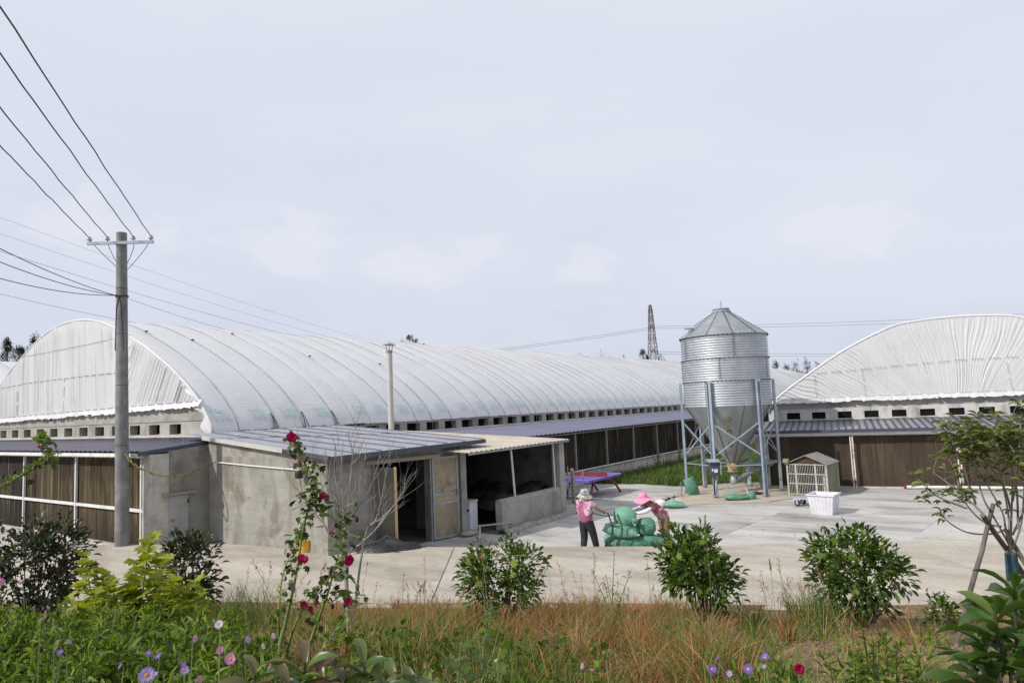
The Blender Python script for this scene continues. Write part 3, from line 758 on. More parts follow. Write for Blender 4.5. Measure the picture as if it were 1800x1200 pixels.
def tarp_roof(parent, arch, y0, ropes, y1, name='tarp_roof', sag=0.024):
    nr = arch_normals(arch); ys = [y0] + ropes + [y1]
    st_ = []
    for a, b_ in zip(ys, ys[1:]):
        k = 6 if b_ - a < 4 else 12
        for i in range(k): st_.append((a + (b_ - a) * i / k, math.sin(math.pi * i / k) ** 0.7, (a, b_)))
    st_.append((y1, 0, (0, 0)))
    mb = MB(); w = len(arch)
    for (y, s_, _) in st_:
        for i, p in enumerate(arch):
            e_ = min(i, w - 1 - i)
            amp = sag * s_ * min(1, (e_ + 2) / 8)
            jit = 0.014 * mnoise.noise((i * 0.5, y * 1.1, 1)) + 0.035 * mnoise.noise((i * 0.09, y * 0.25, 8))
            low = 0.05 * mnoise.noise((y * 2.2, 4.0, 0)) if e_ == 0 else 0
            mb.v.append((p.x + nr[i].x * (amp + jit), y, p.z + nr[i].z * (amp + jit) + low))
    for j in range(len(st_) - 1):
        for i in range(w - 1):
            mb.f.append((j * w + i, j * w + i + 1, (j + 1) * w + i + 1, (j + 1) * w + i)); mb.mi.append(0)
    return mb.build(name, M['tarp'], parent, smooth=180)

def rope_mesh(arch, r, drop, name='rope'):
    nr = arch_normals(arch)
    pts = [p + n_ * (r * 0.8) for p, n_ in zip(arch, nr)]
    pts = [pts[0] + V(-0.02, 0, -drop)] + pts + [pts[-1] + V(0.02, 0, -drop)]
    return MB().tube(pts, r, 5).mesh(name, M['grey_steel'], 180)

def pleated_gable(parent, arch, y, hem, xl, xr, q, amp, nx, nz, tuck=0.02):
    """gathered cloth between hem and arch; q(x,z) = pleat coordinate"""
    def fn(u, v):
        x_ = xl + (xr - xl) * u
        top = arch_z(arch, x_) - 0.02
        z0 = min(hem(x_), top)
        z_ = z0 + (top - z0) * v
        c = q(x_, z_)
        big = 0.5 + 0.5 * mnoise.noise((c * 0.35, z_ * 0.25, 3.3))
        d = 0.6 * math.sin(c * 2 * math.pi) + 0.5 * math.sin(c * 2.37 * 2 * math.pi + 1.3 + 2 * mnoise.noise((c * 0.6, z_ * 0.4, 0))) \
            + 1.3 * mnoise.noise((c * 1.4, z_ * 0.22, 9)) + 0.7 * mnoise.noise((c * 3.1, z_ * 0.35, 4))
        fade = min(1.0, (1 - v) * 7 + 0.25) * min(1, v * 9 + 0.35)
        return V(x_, y - tuck - amp * 0.6 + amp * big * d * fade, z_)
    mb = MB(); mb.grid(fn, nx, nz)
    return mb.build('gable_sheet', M['gable'], parent, smooth=180)

def gable_hem(parent, y, hem, xl, xr, n, depth):
    """the loose ruffled strip below the stitched seam"""
    rr = random.Random(5)
    cuts = [0.5 + 0.5 * mnoise.noise((k * 0.37, 2, 2)) + rr.uniform(-0.2, 0.25) for k in range(n + 1)]
    def fn(u, v):
        k = round(u * n); x_ = xl + (xr - xl) * u
        z_ = hem(x_) + 0.015 - v * (depth * (0.75 + 0.55 * cuts[k]))
        return V(x_ + v * 0.08 * math.sin(k * 0.9), y - 0.03 - v * (0.05 + 0.11 * abs(math.sin(k * 0.83 + mnoise.noise((k * .2, 0, 0)) * 3))), z_)
    mb = MB(); mb.grid(fn, n, 4)
    return mb.build('gable_hem', M['gable'], parent, smooth=180)

# ---- the big barn on the left ------------------------------------------------
BX, BY = -32.5, 13.0
barn = thing('poultry_barn', 'long white tarpaulin barn with roped arched roof behind the concrete utility pole', 'barn', (BX, BY, 0))
arch = arch_curve(PROF, 76)
SIDE = 10.9
VX = [-40.43 + 1.45 * k - BX for k in range(-2, 12)]
holes = [(x_ + 10.6, x_ + 0.77 + 10.6, 3.20, 3.56) for x_ in VX]
wall('front_wall', M['concrete'], barn, (-10.6, 0, 0), (1, 0, 0), (0, 0, 1), (0, -1, 0), 21.2, 3.66, 0.34, holes)
mb = MB()
mb.prism([V(-10.58, -0.03, 3.662), V(10.58, -0.03, 3.662), V(10.4, -0.03, 3.9), V(9.95, -0.03, 4.35), V(-9.95, -0.03, 4.35), V(-10.4, -0.03, 3.9)], (0, 0.36, 0))
mb.build('wall_beam', M['concrete'], barn)
vp = MB().box((0, 0.29, 0), (0.8, 0.33, 0.37)).mesh('vent_dark_backing', M['void'])  # black backing added behind each vent to imitate the unlit barn inside
vs1 = MB().hexa([(-0.02, -0.02, -0.06), (0.79, -0.02, -0.06), (0.79, 0.28, 0.0), (-0.02, 0.28, 0.0), (-0.02, -0.02, -0.03), (0.79, -0.02, -0.03), (0.79, 0.28, 0.05), (-0.02, 0.28, 0.05)]).mesh('vent_sill', M['flashing'])
for x_ in VX:
    link('vent_dark_backing', vp, barn, (x_ - 0.015, 0, 3.195)); link('vent_sill', vs1, barn, (x_, 0.0, 3.16))
LEN = 134.0
v0 = 22.59 - BY; vents = [v0 + 1.273 * k - 0.42 for k in range(-5, 94)]
holes = [(y, y + 0.84, 2.66, 3.12) for y in vents]
wall('side_wall', M['concrete'], barn, (SIDE, 0.35, 0), (0, 1, 0), (0, 0, 1), (1, 0, 0), LEN, 3.26, 0.36, [(a - 0.35, b_ - 0.35, c_, d_) for a, b_, c_, d_ in holes])
vp2 = MB().box((-0.33, 0, 0), (-0.29, 0.88, 0.5)).mesh('vent_dark_backing', M['void'])
for y in vents: link('vent_dark_backing', vp2, barn, (SIDE, y - 0.02, 2.64))
wall('side_wall', M['concrete'], barn, (-SIDE, LEN, 0), (0, -1, 0), (0, 0, 1), (-1, 0, 0), LEN, 3.2, 0.3)
wall('back_wall', M['concrete'], barn, (SIDE, LEN, 0), (-1, 0, 0), (0, 0, 1), (0, 1, 0), SIDE * 2, 3.4, 0.3)
ropes = [13.91, 15.35, 16.7, 18.13, 18.97, 20.09, 21.39, 22.63, 23.89, 25.14, 26.98, 28.29, 29.55, 30.92, 32.05, 32.5]
y = 33.76
while y < 145: ropes.append(y + 0.1 * math.sin(y * 7)); y += 1.255
ropes = [q - BY for q in ropes]
tarp_roof(barn, arch, -0.06, ropes, LEN)
rm = rope_mesh(arch, 0.014, 0.5); 
for i, y in enumerate(ropes):
    o = link('rope', rm, barn, (0, y, 0), (0, 0, 0.012 * math.sin(i * 2.1)))
# back of the vault
mb = MB(); mb.prism([V(p.x, LEN - 0.02, p.z) for p in arch], (0, 0.02, 0)); mb.build('back_sheet', M['gable'], barn)
# rolled tarpaulin edge along the gable
nr = arch_normals(arch)
mb = MB(); mb.tube([V(p.x, -0.07 + 0.01 * math.sin(i), p.z) for i, p in enumerate(arch)], 0.05, 6)
pe = arch[-1]
mb.build('rolled_edge', M['tarp'], barn, smooth=180)
mb = MB()       # cloth turned round the wall's corner
def cf(u, v):
    q = 68 + 8 * u; i = min(75, int(q)); p = arch[i].lerp(arch[i + 1], q - i)
    i = q * 2.0; a = u
    return V(p.x - v * (0.16 + 0.5 * a * (0.6 + 0.4 * math.sin(i * 1.9))) * (1 - 0.2 * a), -0.10 - 0.05 * math.sin(i * 1.3 + v * 2) * v, p.z - v * (0.10 + 0.10 * math.sin(i * 0.8)))
mb.grid(cf, 44, 4); mb.build('turned_edge', M['tarp'], barn, smooth=180)
def hemz(x_): return 4.14 + 0.010 * (x_ + 10) + 0.02 * math.sin(x_ * 1.3)
def pq(x_, z_):
    c = x_ * 5.0
    if x_ > 3.8: c = (x_ - (z_ - 4.1) * 0.62 * min(1, (x_ - 3.8) / 1.5)) * 4.0 + 3.8
    elif x_ > -2: c = (x_ + (z_ - 5) * 0.02 * (x_ + 2)) * 5.0
    return c
pleated_gable(barn, arch, -0.04, hemz, -10.3, 10.25, pq, 0.050, 800, 40)
gable_hem(barn, -0.06, hemz, -10.3, 10.3, 230, 0.22)
def seam(pts, r=0.012):
    mb = MB()
    q = resample([V(*p) for p in pts], max(4, int(sum((V(*b_) - V(*a)).length for a, b_ in zip(pts, pts[1:])) / 0.16)))
    for i in range(0, len(q) - 1):
        if i % 4 != 3: mb.tube([q[i], q[i].lerp(q[i + 1], 0.8)], r, 4)
    return mb.build('stitched_seam', M['grey_steel'], barn)
YS = -0.125
seam([(-8.1, YS, 4.25), (-8.1, YS, 5.62), (-4, YS, 5.72), (1, YS, 5.7), (4.3, YS, 5.66)])
seam([(-10, YS, 4.16), (-5, YS, 4.2), (0, YS, 4.25), (5, YS, 4.3), (10.1, YS, 4.33)])
seam([(-5.6, YS, 4.25), (-5.6, YS, 5.6)], 0.008); seam([(-0.5, YS, 4.25), (-0.45, YS, 5.7)], 0.008); seam([(4.2, YS, 4.25), (4.3, YS, 5.66)], 0.008)
MB().tube(wirepath((-6.6, -0.13, 7.02), (5.4, -0.13, 7.06), 0.05, 20), 0.008, 4).build('tie_wire', M['grey_steel'], barn)
MB().box((-2.12, -0.12, 3.94), (-1.92, 0.0, 4.03)).build('lamp_bracket', M['black'], barn)
# printed marks on the tarpaulin, one to a bay
def printed_mesh():
    cu = bpy.data.curves.new('print', 'FONT'); cu.body = 'pep'; cu.size = 1.0; cu.fill_mode = 'FRONT'
    to = bpy.data.objects.new('print', cu); col.objects.link(to)
    bpy.context.view_layer.update()
    dg = bpy.context.evaluated_depsgraph_get()
    me = bpy.data.meshes.new_from_object(to.evaluated_get(dg))
    vs_ = [Vector(v.co) for v in me.vertices]; fs = [tuple(p.vertices) for p in me.polygons]
    bpy.data.objects.remove(to); bpy.data.meshes.remove(me)
    w = max(v.x for v in vs_)
    vs_ = [V(v.x / w * 0.62, v.y * 0.36 + 0.36, 0) for v in vs_]
    k = len(vs_)
    def bar_(x0, z0, x1, z1):
        n_ = len(vs_); vs_.extend([V(x0, z0, 0), V(x1, z0, 0), V(x1, z1, 0), V(x0, z1, 0)]); fs.append((n_, n_ + 1, n_ + 2, n_ + 3))
    rr = random.Random(2)
    for c in range(3):                       # three block characters, too worn to read
        ox = 0.05 + c * 0.2
        for zz in (0.0, 0.08, 0.16, 0.21): bar_(ox, zz, ox + rr.choice((0.13, 0.16)), zz + 0.025)
        for xx in (0.0, 0.06, 0.135): bar_(ox + xx, rr.choice((0, 0.05)), ox + xx + 0.025, 0.23)
    rev = list(reversed(arch)); rn = list(reversed(nr))
    L = [0]
    for a, b_ in zip(rev, rev[1:]): L.append(L[-1] + (b_ - a).length)
    out = []
    for v in vs_:
        d = 0.42 + v.y; j = 0
        while L[j + 1] < d: j += 1
        f = (d - L[j]) / (L[j + 1] - L[j]); p = rev[j].lerp(rev[j + 1], f); n_ = rn[j].lerp(rn[j + 1], f)
        p = p + n_ * 0.085
        out.append((p.x, v.x, p.z))
    me = bpy.data.meshes.new('printed_mark'); me.from_pydata(out, [], fs); me.materials.append(M['teal_print']); me.update(); return me
pm = printed_mesh()
for i, y in enumerate(ropes[:46]):
    if i and y - ropes[i - 1] < 0.9: continue
    link('printed_mark', pm, barn, (0, y - 0.78 + 0.1 * math.sin(i * 3), 0))
# tangles of rope and weights along the near hem, knots on the roof
rr = random.Random(4)
for i in (1, 2, 3):
    y = ropes[i]; mb = MB()
    for k in range(6):
        a = rr.uniform(-0.18, 0.18); p = arch[75]
        mb.tube([V(arch[74].x + 0.05, y + rr.uniform(-.04, .04), arch[74].z + .06), V(p.x + 0.07, y + a * 0.35, p.z + 0.05), V(arch[-1].x + 0.1, y + a, 3.2)], 0.008, 4)
    mb.build('rope_knot', M['wire'], barn)
mb = MB()
for i in range(90):
    y = rr.uniform(0.2, 6.3); mb.tube([V(10.98 + rr.uniform(0, .1), y, 3.22 + rr.uniform(-.04, .03)), V(11.0 + rr.uniform(0, .1), y + rr.uniform(.1, .4), 3.21 + rr.uniform(-.04, .05))], 0.018, 4)
mb.build('hem_rope', M['wire'], barn)
for i, f in ((0, 52), (1, 55), (3, 50), (5, 60), (8, 62), (11, 50), (14, 47)):
    p = arch[f]; mb = MB(); mb.sphere((p.x + .04, ropes[i], p.z + .06), 0.05, 8, 5, (1, 1.6, .7)); mb.build('knot', M['wire'], barn, smooth=180)

# ---- the next barn further left ---------------------------------------------------
b2 = thing('poultry_barn', 'farther white arched barn showing only a corner at the left edge behind the pines', 'barn', (-58.5, 17.0, 0.25))
wall('front_wall', M['concrete'], b2, (-SIDE, 0, 0), (1, 0, 0), (0, 0, 1), (0, -1, 0), SIDE * 2, 4.2, 0.34)
rp2 = [0.9 + 1.3 * k for k in range(60)]
tarp_roof(b2, arch, -0.05, rp2, 80)
for y in rp2[:40]: link('rope', rm, b2, (0, y, 0))
mb = MB(); mb.prism([V(p.x, 0.0, p.z) for p in arch], (0, 0.02, 0)); mb.build('gable_sheet', M['gable'], b2)
wall('side_wall', M['concrete'], b2, (SIDE, 0.35, 0), (0, 1, 0), (0, 0, 1), (1, 0, 0), 80, 3.3, 0.3)

# ---- the barn on the right, turned ten degrees -----------------------------------------
AN = R(10.4)
rb = thing('poultry_barn', 'broad white-gabled barn with pleated end sheet standing right of the silo', 'barn', (-5.27, 29.2, 0), AN)
PROF2 = [(0, 6.50), (1.47, 6.42), (2.31, 6.24), (4.08, 5.40), (5.97, 4.16), (6.93, 3.42), (7.25, 2.95)]
arch2 = [p + V(4.5, 0, 0) for p in arch_curve(PROF2, 60)]
BYR = 2.6
WV = [(-1.97 + 1.007 * k) for k in range(0, 14)]
holes = [(x_ + 2.72, x_ + 0.53 + 2.72, 2.585, 2.865) for x_ in WV]
wall('front_wall', M['pale_concrete'], rb, (-2.72, BYR, 0), (1, 0, 0), (0, 0, 1), (0, -1, 0), 14.44, 3.02, 0.3, holes)
mb = MB(); mb.prism([V(-2.7, BYR + 0.03, 3.022), V(11.7, BYR + 0.03, 3.022), V(11.3, BYR + 0.03, 3.48), V(-2.4, BYR + 0.03, 3.48)], (0, 0.25, 0)); mb.build('wall_beam', M['concrete'], rb)
vp3 = MB().box((-0.02, 0.06, -0.02), (0.55, 0.1, 0.30)).mesh('vent_dark_backing', M['void'])
vs3 = MB().box((-0.03, -0.025, -0.035), (0.56, 0.05, 0.0)).mesh('vent_sill', M['pale_concrete'])
for x_ in WV: link('vent_dark_backing', vp3, rb, (x_, BYR, 2.585)); link('vent_sill', vs3, rb, (x_, BYR, 2.583))
rp3 = [1.2 + 1.27 * k for k in range(40)]
tarp_roof(rb, arch2, BYR - 0.06, [BYR + y for y in rp3], BYR + 55)
rm3 = rope_mesh(arch2, 0.02, 0.2)
for y in rp3: link('rope', rm3, rb, (0, BYR + y, 0))
mb = MB(); mb.tube([V(p.x, BYR - 0.07, p.z) for p in arch2], 0.05, 6); mb.build('rolled_edge', M['tarp'], rb, smooth=180)
def hem2(x_): return 3.44 + 0.015 * math.sin(x_ * 2)
def pq2(x_, z_):
    a = math.atan2(x_ - 4.3, z_ - 1.2)
    return a * 34.0 + 1.6 * mnoise.noise((x_ * 0.8, z_ * 0.5, 6))
pleated_gable(rb, arch2, BYR - 0.05, hem2, -2.3, 11.2, pq2, 0.032, 760, 44)
gable_hem(rb, BYR - 0.06, hem2, -2.5, 11.4, 180, 0.17)
def seam2(pts, r=0.010):
    q = resample([V(*p) for p in pts], max(4, int(sum((V(*b_) - V(*a)).length for a, b_ in zip(pts, pts[1:])) / 0.14))); mb = MB()
    for i in range(len(q) - 1):
        if i % 4 != 3: mb.tube([q[i], q[i].lerp(q[i + 1], 0.8)], r, 4)
    mb.build('stitched_seam', M['grey_steel'], rb)
YS = BYR - 0.15
seam2([(-0.72, YS, 3.5), (-0.75, YS, 4.52), (1.6, YS, 4.62), (4.6, YS, 4.76), (8.5, YS, 4.75)])
seam2([(-2.3, YS, 3.46), (2, YS, 3.47), (6, YS, 3.47), (10, YS, 3.46)], 0.008); seam2([(1.15, YS, 3.5), (1.1, YS, 4.6)], 0.007); seam2([(6.2, YS, 3.5), (6.1, YS, 4.75)], 0.007)
wall('side_wall', M['pale_concrete'], rb, (-2.72, BYR + 55, 0), (0, -1, 0), (0, 0, 1), (-1, 0, 0), 54.6, 3.0, 0.3)
wall('side_wall', M['pale_concrete'], rb, (11.72, BYR + 0.35, 0), (0, 1, 0), (0, 0, 1), (1, 0, 0), 54.6, 3.0, 0.3)
# ------------------------------------------------------------------ cooling-pad lean-tos
def pad_wall(parent, o, ux, n, W, z0, z1, mat, amp=0.02, pitch=0.12):
    """corrugated cellulose pad: shallow vertical flutes as real relief"""
    o, ux, n = Vector(o), Vector(ux), Vector(n)
    k = max(4, int(W / pitch) * 2)
    def fn(u, v):
        i = round(u * k)
        d = amp * (0.5 + 0.5 * math.sin(i * 1.7)) + 0.012 * mnoise.noise((i * 0.31, v * 3, 1)) * 2
        return o + ux * (W * u) + n * d + V(0, 0, z0 + (z1 - z0) * v)
    mb = MB(); mb.grid(fn, k, 5)
    return mb.build('cooling_pad', mat, parent, smooth=50)

# ---- along the front of the left barn
lf = thing('lean_to', 'low lean-to with dark violet tiled roof and brown cooling pads across the left barn front', 'shed', (-20.0, 10.2, 0))
O = lf.location
def L(x_, y_, z_): return V(x_ - O.x, y_ - O.y, z_)
E0, T0 = (9.86, 2.80), (12.97, 3.07)
xA, xB = -46.0, -20.15
npan = 26
wp = (xB - xA) / npan
def tile(u, v, x0):
    y_ = E0[0] + (T0[0] - E0[0]) * v; z_ = E0[1] + (T0[1] - E0[1]) * v
    k = round(u * 24); s_ = abs(math.sin(k / 24 * math.pi * 3)) 
    stp = (v * 8) % 1.0
    return L(x0 + wp * u * 0.996, y_, z_ + 0.05 * s_ ** 0.7 + 0.022 * (1 - stp))
mb = MB(); mb.grid(lambda u, v: tile(u, v, xA), 24, 24)
tm = mb.mesh('roof_panel', M['purple_tile'], 60)
for k in range(npan): link('roof_panel', tm, lf, (wp * k, 0, 0))
mb = MB(); mb.hexa([L(xA, 12.7, 3.075), L(xB, 12.7, 3.075), L(xB, 12.99, 3.10), L(xA, 12.99, 3.10), L(xA, 12.72, 3.10), L(xB, 12.72, 3.10), L(xB, 12.99, 3.17), L(xA, 12.99, 3.17)])
mb.build('flashing', M['flashing'], lf)
mb = MB(); mb.hexa([L(xA, 9.80, 2.70), L(xB, 9.80, 2.70), L(xB, 9.93, 2.70), L(xA, 9.93, 2.70), L(xA, 9.80, 2.795), L(xB, 9.80, 2.795), L(xB, 9.93, 2.795), L(xA, 9.93, 2.795)])
mb.build('gutter', M['white_steel'], lf)
mb = MB(); mb.hexa([L(xB - .02, 9.78, 2.72), L(xB + .03, 9.78, 2.72), L(xB + .03, 12.6, 2.97), L(xB - .02, 12.6, 2.97), L(xB - .02, 9.78, 2.83), L(xB + .03, 9.78, 2.83), L(xB + .03, 12.6, 3.10), L(xB - .02, 12.6, 3.10)])
mb.build('barge_board', M['dark_trim'], lf)
mb = MB(); mb.box(L(xA, 10.12, 2.64), L(-20.47, 10.22, 2.70)); mb.build('pad_frame', M['white_steel'], lf)
mb = MB(); mb.box(L(xA, 10.10, 1.08), L(-20.5, 10.16, 1.17))
mb.build('middle_rail', M['white_steel'], lf)
mb = MB(); mb.box(L(xA, 10.02, 0.0), L(-20.5, 10.35, 0.07)); mb.build('pad_trough', M['flashing'], lf)
post = MB().box((-0.035, -0.05, 0.07), (0.035, 0.02, 2.64)).mesh('post', M['white_steel'])
PX = [-41.7, -37.5, -33.3, -29.09, -24.88, -20.6]
for x_ in PX: link('post', post, lf, L(x_, 10.14, 0))
for i, (a, b_) in enumerate(zip(PX, PX[1:])):
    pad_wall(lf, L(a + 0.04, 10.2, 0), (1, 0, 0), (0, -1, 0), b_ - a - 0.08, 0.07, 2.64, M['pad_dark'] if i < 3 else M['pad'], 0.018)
mb = MB(); mb.box(L(-20.5, 10.10, 0), L(-20.02, 10.62, 2.74)); mb.build('corner_pillar', M['flashing'], lf)
wall('end_wall', M['formwork'], lf, L(-20.05, 10.62, 0), (0, 1, 0), (0, 0, 1), (1, 0, 0), 2.3, 2.80, 0.2)
mb = MB(); mb.prism([L(-20.06, 10.62, 2.802), L(-20.06, 12.9, 2.802), L(-20.06, 12.9, 3.0)], (-0.18, 0, 0)); mb.build('end_gable', M['formwork'], lf)
mb = MB(); mb.box(L(-20.05, 10.62, 0.05), L(-20.0, 11.2, 1.5)); d_ = mb.build('door', M['grey_door'], lf)
mb = MB(); mb.box(L(-20.0, 10.66, 0.78), L(-19.97, 10.78, 0.82)); mb.build('handle', M['bronze_door'], d_)
mb = MB()
for z_ in (0.35, 1.25): mb.box(L(-20.0, 11.17, z_), L(-19.98, 11.22, z_ + 0.1))
mb.build('hinge', M['black'], d_)
mb = MB(); mb.box(L(-20.05, 10.42, 1.52), L(-19.9, 11.42, 1.59)); mb.build('lintel', M['wood'], lf)

# ---- along the right side of the left barn
ls = thing('lean_to', 'very long lean-to with violet-grey sheet roof and blackened pads beyond the table', 'shed', (-16.0, 20.6, 0))
O = ls.location.copy()
y0 = 20.6 - (20.6 - (27.24 - 9.09)) if False else 21.18
k = 0; Y1 = 145.0
panm = MB(); rib_sheet(panm, (0.28, 0, 2.43), (0.28, 3.02, 2.43), (-5.55, 0, 2.665), (-5.55, 3.02, 2.665), 9, 0.035)
panm = panm.mesh('roof_panel', M['violet_sheet'])
pst = MB().box((-0.05, -0.05, 0.60), (0.05, 0.05, 2.33)).mesh('post', M['grey_steel'])
padm = None
y = 21.18
while y < Y1:
    link('roof_panel', panm, ls, (0, y - O.y, 0))
    link('post', pst, ls, (0, y - O.y, 0))
    if padm is None:
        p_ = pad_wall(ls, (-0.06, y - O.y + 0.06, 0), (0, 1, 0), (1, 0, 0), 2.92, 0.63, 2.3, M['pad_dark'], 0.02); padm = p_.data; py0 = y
    else: link('cooling_pad', padm, ls, (0, y - py0, 0))
    y += 3.03
mb = MB(); mb.box((-0.25, 0.4, 0), (-0.02, Y1 - O.y, 0.575)); mb.build('plinth', M['pale_concrete'], ls)
mb = MB(); mb.tube([V(0.03, 0.4, 0.61), V(0.03, Y1 - O.y, 0.61)], 0.035, 8); mb.build('water_pipe', M['white_steel'], ls, smooth=60)
mb = MB(); mb.box((-0.06, 0.4, 2.3), (0.07, Y1 - O.y, 2.36)); mb.build('eave_beam', M['grey_steel'], ls)
mb = MB(); mb.hexa([(-5.56, 0.5, 2.67), (-5.3, 0.5, 2.66), (-5.3, Y1 - O.y, 2.66), (-5.56, Y1 - O.y, 2.67), (-5.56, 0.5, 2.76), (-5.3, 0.5, 2.70), (-5.3, Y1 - O.y, 2.70), (-5.56, Y1 - O.y, 2.76)]); mb.build('flashing', M['flashing'], ls)
mb = MB(); mb.box((-0.6, 0.45, 0.0), (0.02, 0.62, 2.3)); mb.build('end_wall', M['concrete'], ls)
mb = MB()
for yy in (5.62, 8.65, 11.6, 14.4): mb.box((-0.022, yy, 0.02), (-0.012, yy + 0.025, 0.57))
mb.build('joint', M['concrete'], ls)

# ---- across the front of the right barn (same local frame as the barn)
lr = thing('lean_to', 'lean-to with ribbed blue-grey roof and plain brown pads under the right barn', 'shed', (-5.27, 29.2, 0), AN)
rp = MB(); rib_sheet(rp, (0, -0.36, 2.24), (0.245, -0.36, 2.24), (0, 2.58, 2.47), (0.245, 2.58, 2.47), 1, 0.012, 0.2)
rp.cur = 1; rp.bar(V(0.1225, -0.38, 2.275), V(0.1225, 2.56, 2.505), 0.05, 0.05)
rp = rp.mesh('roof_panel', [M['blue_roof'], M['dark_trim']])
for k in range(58): link('roof_panel', rp, lr, (-3.05 + 0.245 * k, 0, 0))
X0, X1 = -3.05, 11.1
MB().box((X0, -0.43, 2.15), (X1, -0.37, 2.26)).build('fascia', M['dark_trim'], lr)
MB().box((X0, -0.33, 2.05), (X1, -0.2, 2.14)).build('gutter', M['white_steel'], lr)
MB().box((X0, -0.05, 1.99), (X1, 0.03, 2.05)).build('pad_frame', M['white_steel'], lr)
MB().box((X0, 2.52, 2.48), (X1, 2.59, 2.525)).build('flashing', M['grey_steel'], lr)
MB().box((X0 - 0.02, 0.0, 0), (-2.62, 2.5, 2.2)).build('end_wall', M['pale_concrete'], lr)
xs_ = [-2.6, 0.42, 3.88, 7.34, 10.8]
for a, b_ in zip(xs_, xs_[1:]): pad_wall(lr, (a + 0.02, 0.06, 0), (1, 0, 0), (0, -1, 0), b_ - a - 0.04, 0.06, 2.0, M['pad_plain'], 0.008, 0.1)
MB().box((-2.6, -0.02, 0), (X1, 0.2, 0.06)).build('pad_trough', M['flashing'], lr)
mb = MB()
for x_ in (-0.045, 0.045): mb.tube([V(x_, -0.22, 2.1), V(x_, -0.22, 0.0)], 0.02, 6)
for k in range(7): mb.box((-0.045, -0.23, 0.15 + 0.3 * k), (0.045, -0.21, 0.165 + 0.3 * k))
mb.cur = 1; mb.box((-0.02, -0.215, 0.3), (0.02, -0.20, 2.05))
pm_ = mb.mesh('lattice_post', [M['rusty_white'], M['rust_strip']])
for x_ in (0.42, 3.88, 7.34): link('lattice_post', pm_, lr, (x_, 0, 0))
mb = MB(); mb.tube([V(2.1, -0.35, 0.1), V(10, -0.35, 0.1)], 0.055, 8); wp_ = mb.build('water_pipe', M['white_steel'], lr, smooth=60)
mb = MB(); mb.tube([V(2.02, -0.35, 0.1), V(2.12, -0.35, 0.1)], 0.06, 8); mb.tube([V(2.07, -0.35, 0.1), V(2.07, -0.35, 0.2)], 0.018, 6); mb.box((2.0, -0.37, 0.19), (2.14, -0.33, 0.21)); mb.build('valve', M['red_paint'], wp_)

# ------------------------------------------------------------------ concrete pump house with the open door
ph = thing('pump_house', 'board-marked concrete pump house with blue-grey roof and open tin doors', 'shed', (-13.7, 11.21, 0))
O = ph.location.copy()
A_ = V(-20.02, 11.86, 0); C_ = V(-13.7, 11.21, 0); D_ = V(-13.3, 16.02, 0)
u1 = (C_ - A_).normalized(); n1 = V(u1.y, -u1.x, 0)
W1 = (C_ - A_).length
w_ = wall('front_wall', M['formwork'], ph, A_ - O, u1, (0, 0, 1), n1, W1, 2.56, 0.22)
mb = MB(); a0 = A_ - O; mb.prism([a0 + V(0, 0, 2.562), a0 + u1 * W1 + V(0, 0, 2.562), a0 + u1 * W1 + V(0, 0, 2.60), a0 + V(0, 0, 3.09)], -n1 * 0.22); mb.build('wall_top', M['formwork'], ph)
u2 = (D_ - C_).normalized(); n2 = V(u2.y, -u2.x, 0); W2 = (D_ - C_).length
dh = (1.42, 3.42, 0, 2.32)
wall('door_wall', M['formwork'], ph, C_ - O, u2, (0, 0, 1), n2, W2, 2.60, 0.22, [dh])
wall('back_wall', M['dark_plaster'], ph, V(-18.9, 12.2, 0) - O, u2, (0, 0, 1), n2, 4.3, 2.9, 0.15)
wall('end_wall', M['concrete'], ph, D_ - O - n2 * 0.22, -u1, (0, 0, 1), -n1, 6.0, 2.60, 0.2)
MB().box((-5.0, 0.3, -0.01), (0.2, 5.0, 0.012)).build('floor', M['dark_plaster'], ph)
MB().box((-1.2, 2.2, 0), (-0.6, 2.9, 1.3)).build('pump_panel', M['galv_dull'], ph)
# roof
EA, EB = V(-13.32, 11.02, 2.66), V(-12.98, 16.62, 2.72)
TA, TB = V(-21.45, 11.6, 3.235), V(-21.0, 18.6, 3.235)
TA, TB = V(-21.4, 11.9, 3.235), V(-21.3, 17.9, 3.235)
NP = 7
for k in range(NP):
    mb = MB(O); a, b_ = k / NP + 0.0006, (k + 1) / NP - 0.0006
    rib_sheet(mb, EA.lerp(EB, a), EA.lerp(EB, b_), TA.lerp(TB, a), TA.lerp(TB, b_), 3, 0.014, 0.14)
    mb.build('roof_panel', M['blue_roof'], ph)
    jo = MB(O); jo.bar(EA.lerp(EB, b_) + V(0, 0, .02), TA.lerp(TB, b_) + V(0, 0, .02), 0.022, 0.03); jo.build('seam_cap', M['seam'], ph)
mb = MB(O); mb.bar(EA + V(0.03, -.02, -0.055), EB + V(0.03, 0.05, -0.055), 0.04, 0.12); mb.build('fascia', M['dark_trim'], ph)
mb = MB(O); p1 = TA.lerp(EA, 0.155); p2 = TA.lerp(EA, 0.735); off = V(0, -0.03, -0.03)
mb.bar(p1 + off, p2 + off, 0.05, 0.11); mb.build('barge_board', M['ivory_trim'], ph)
mb = MB(O); mb.bar(p2 + off, EA + off, 0.05, 0.10); mb.build('barge_board', M['dark_trim'], ph)
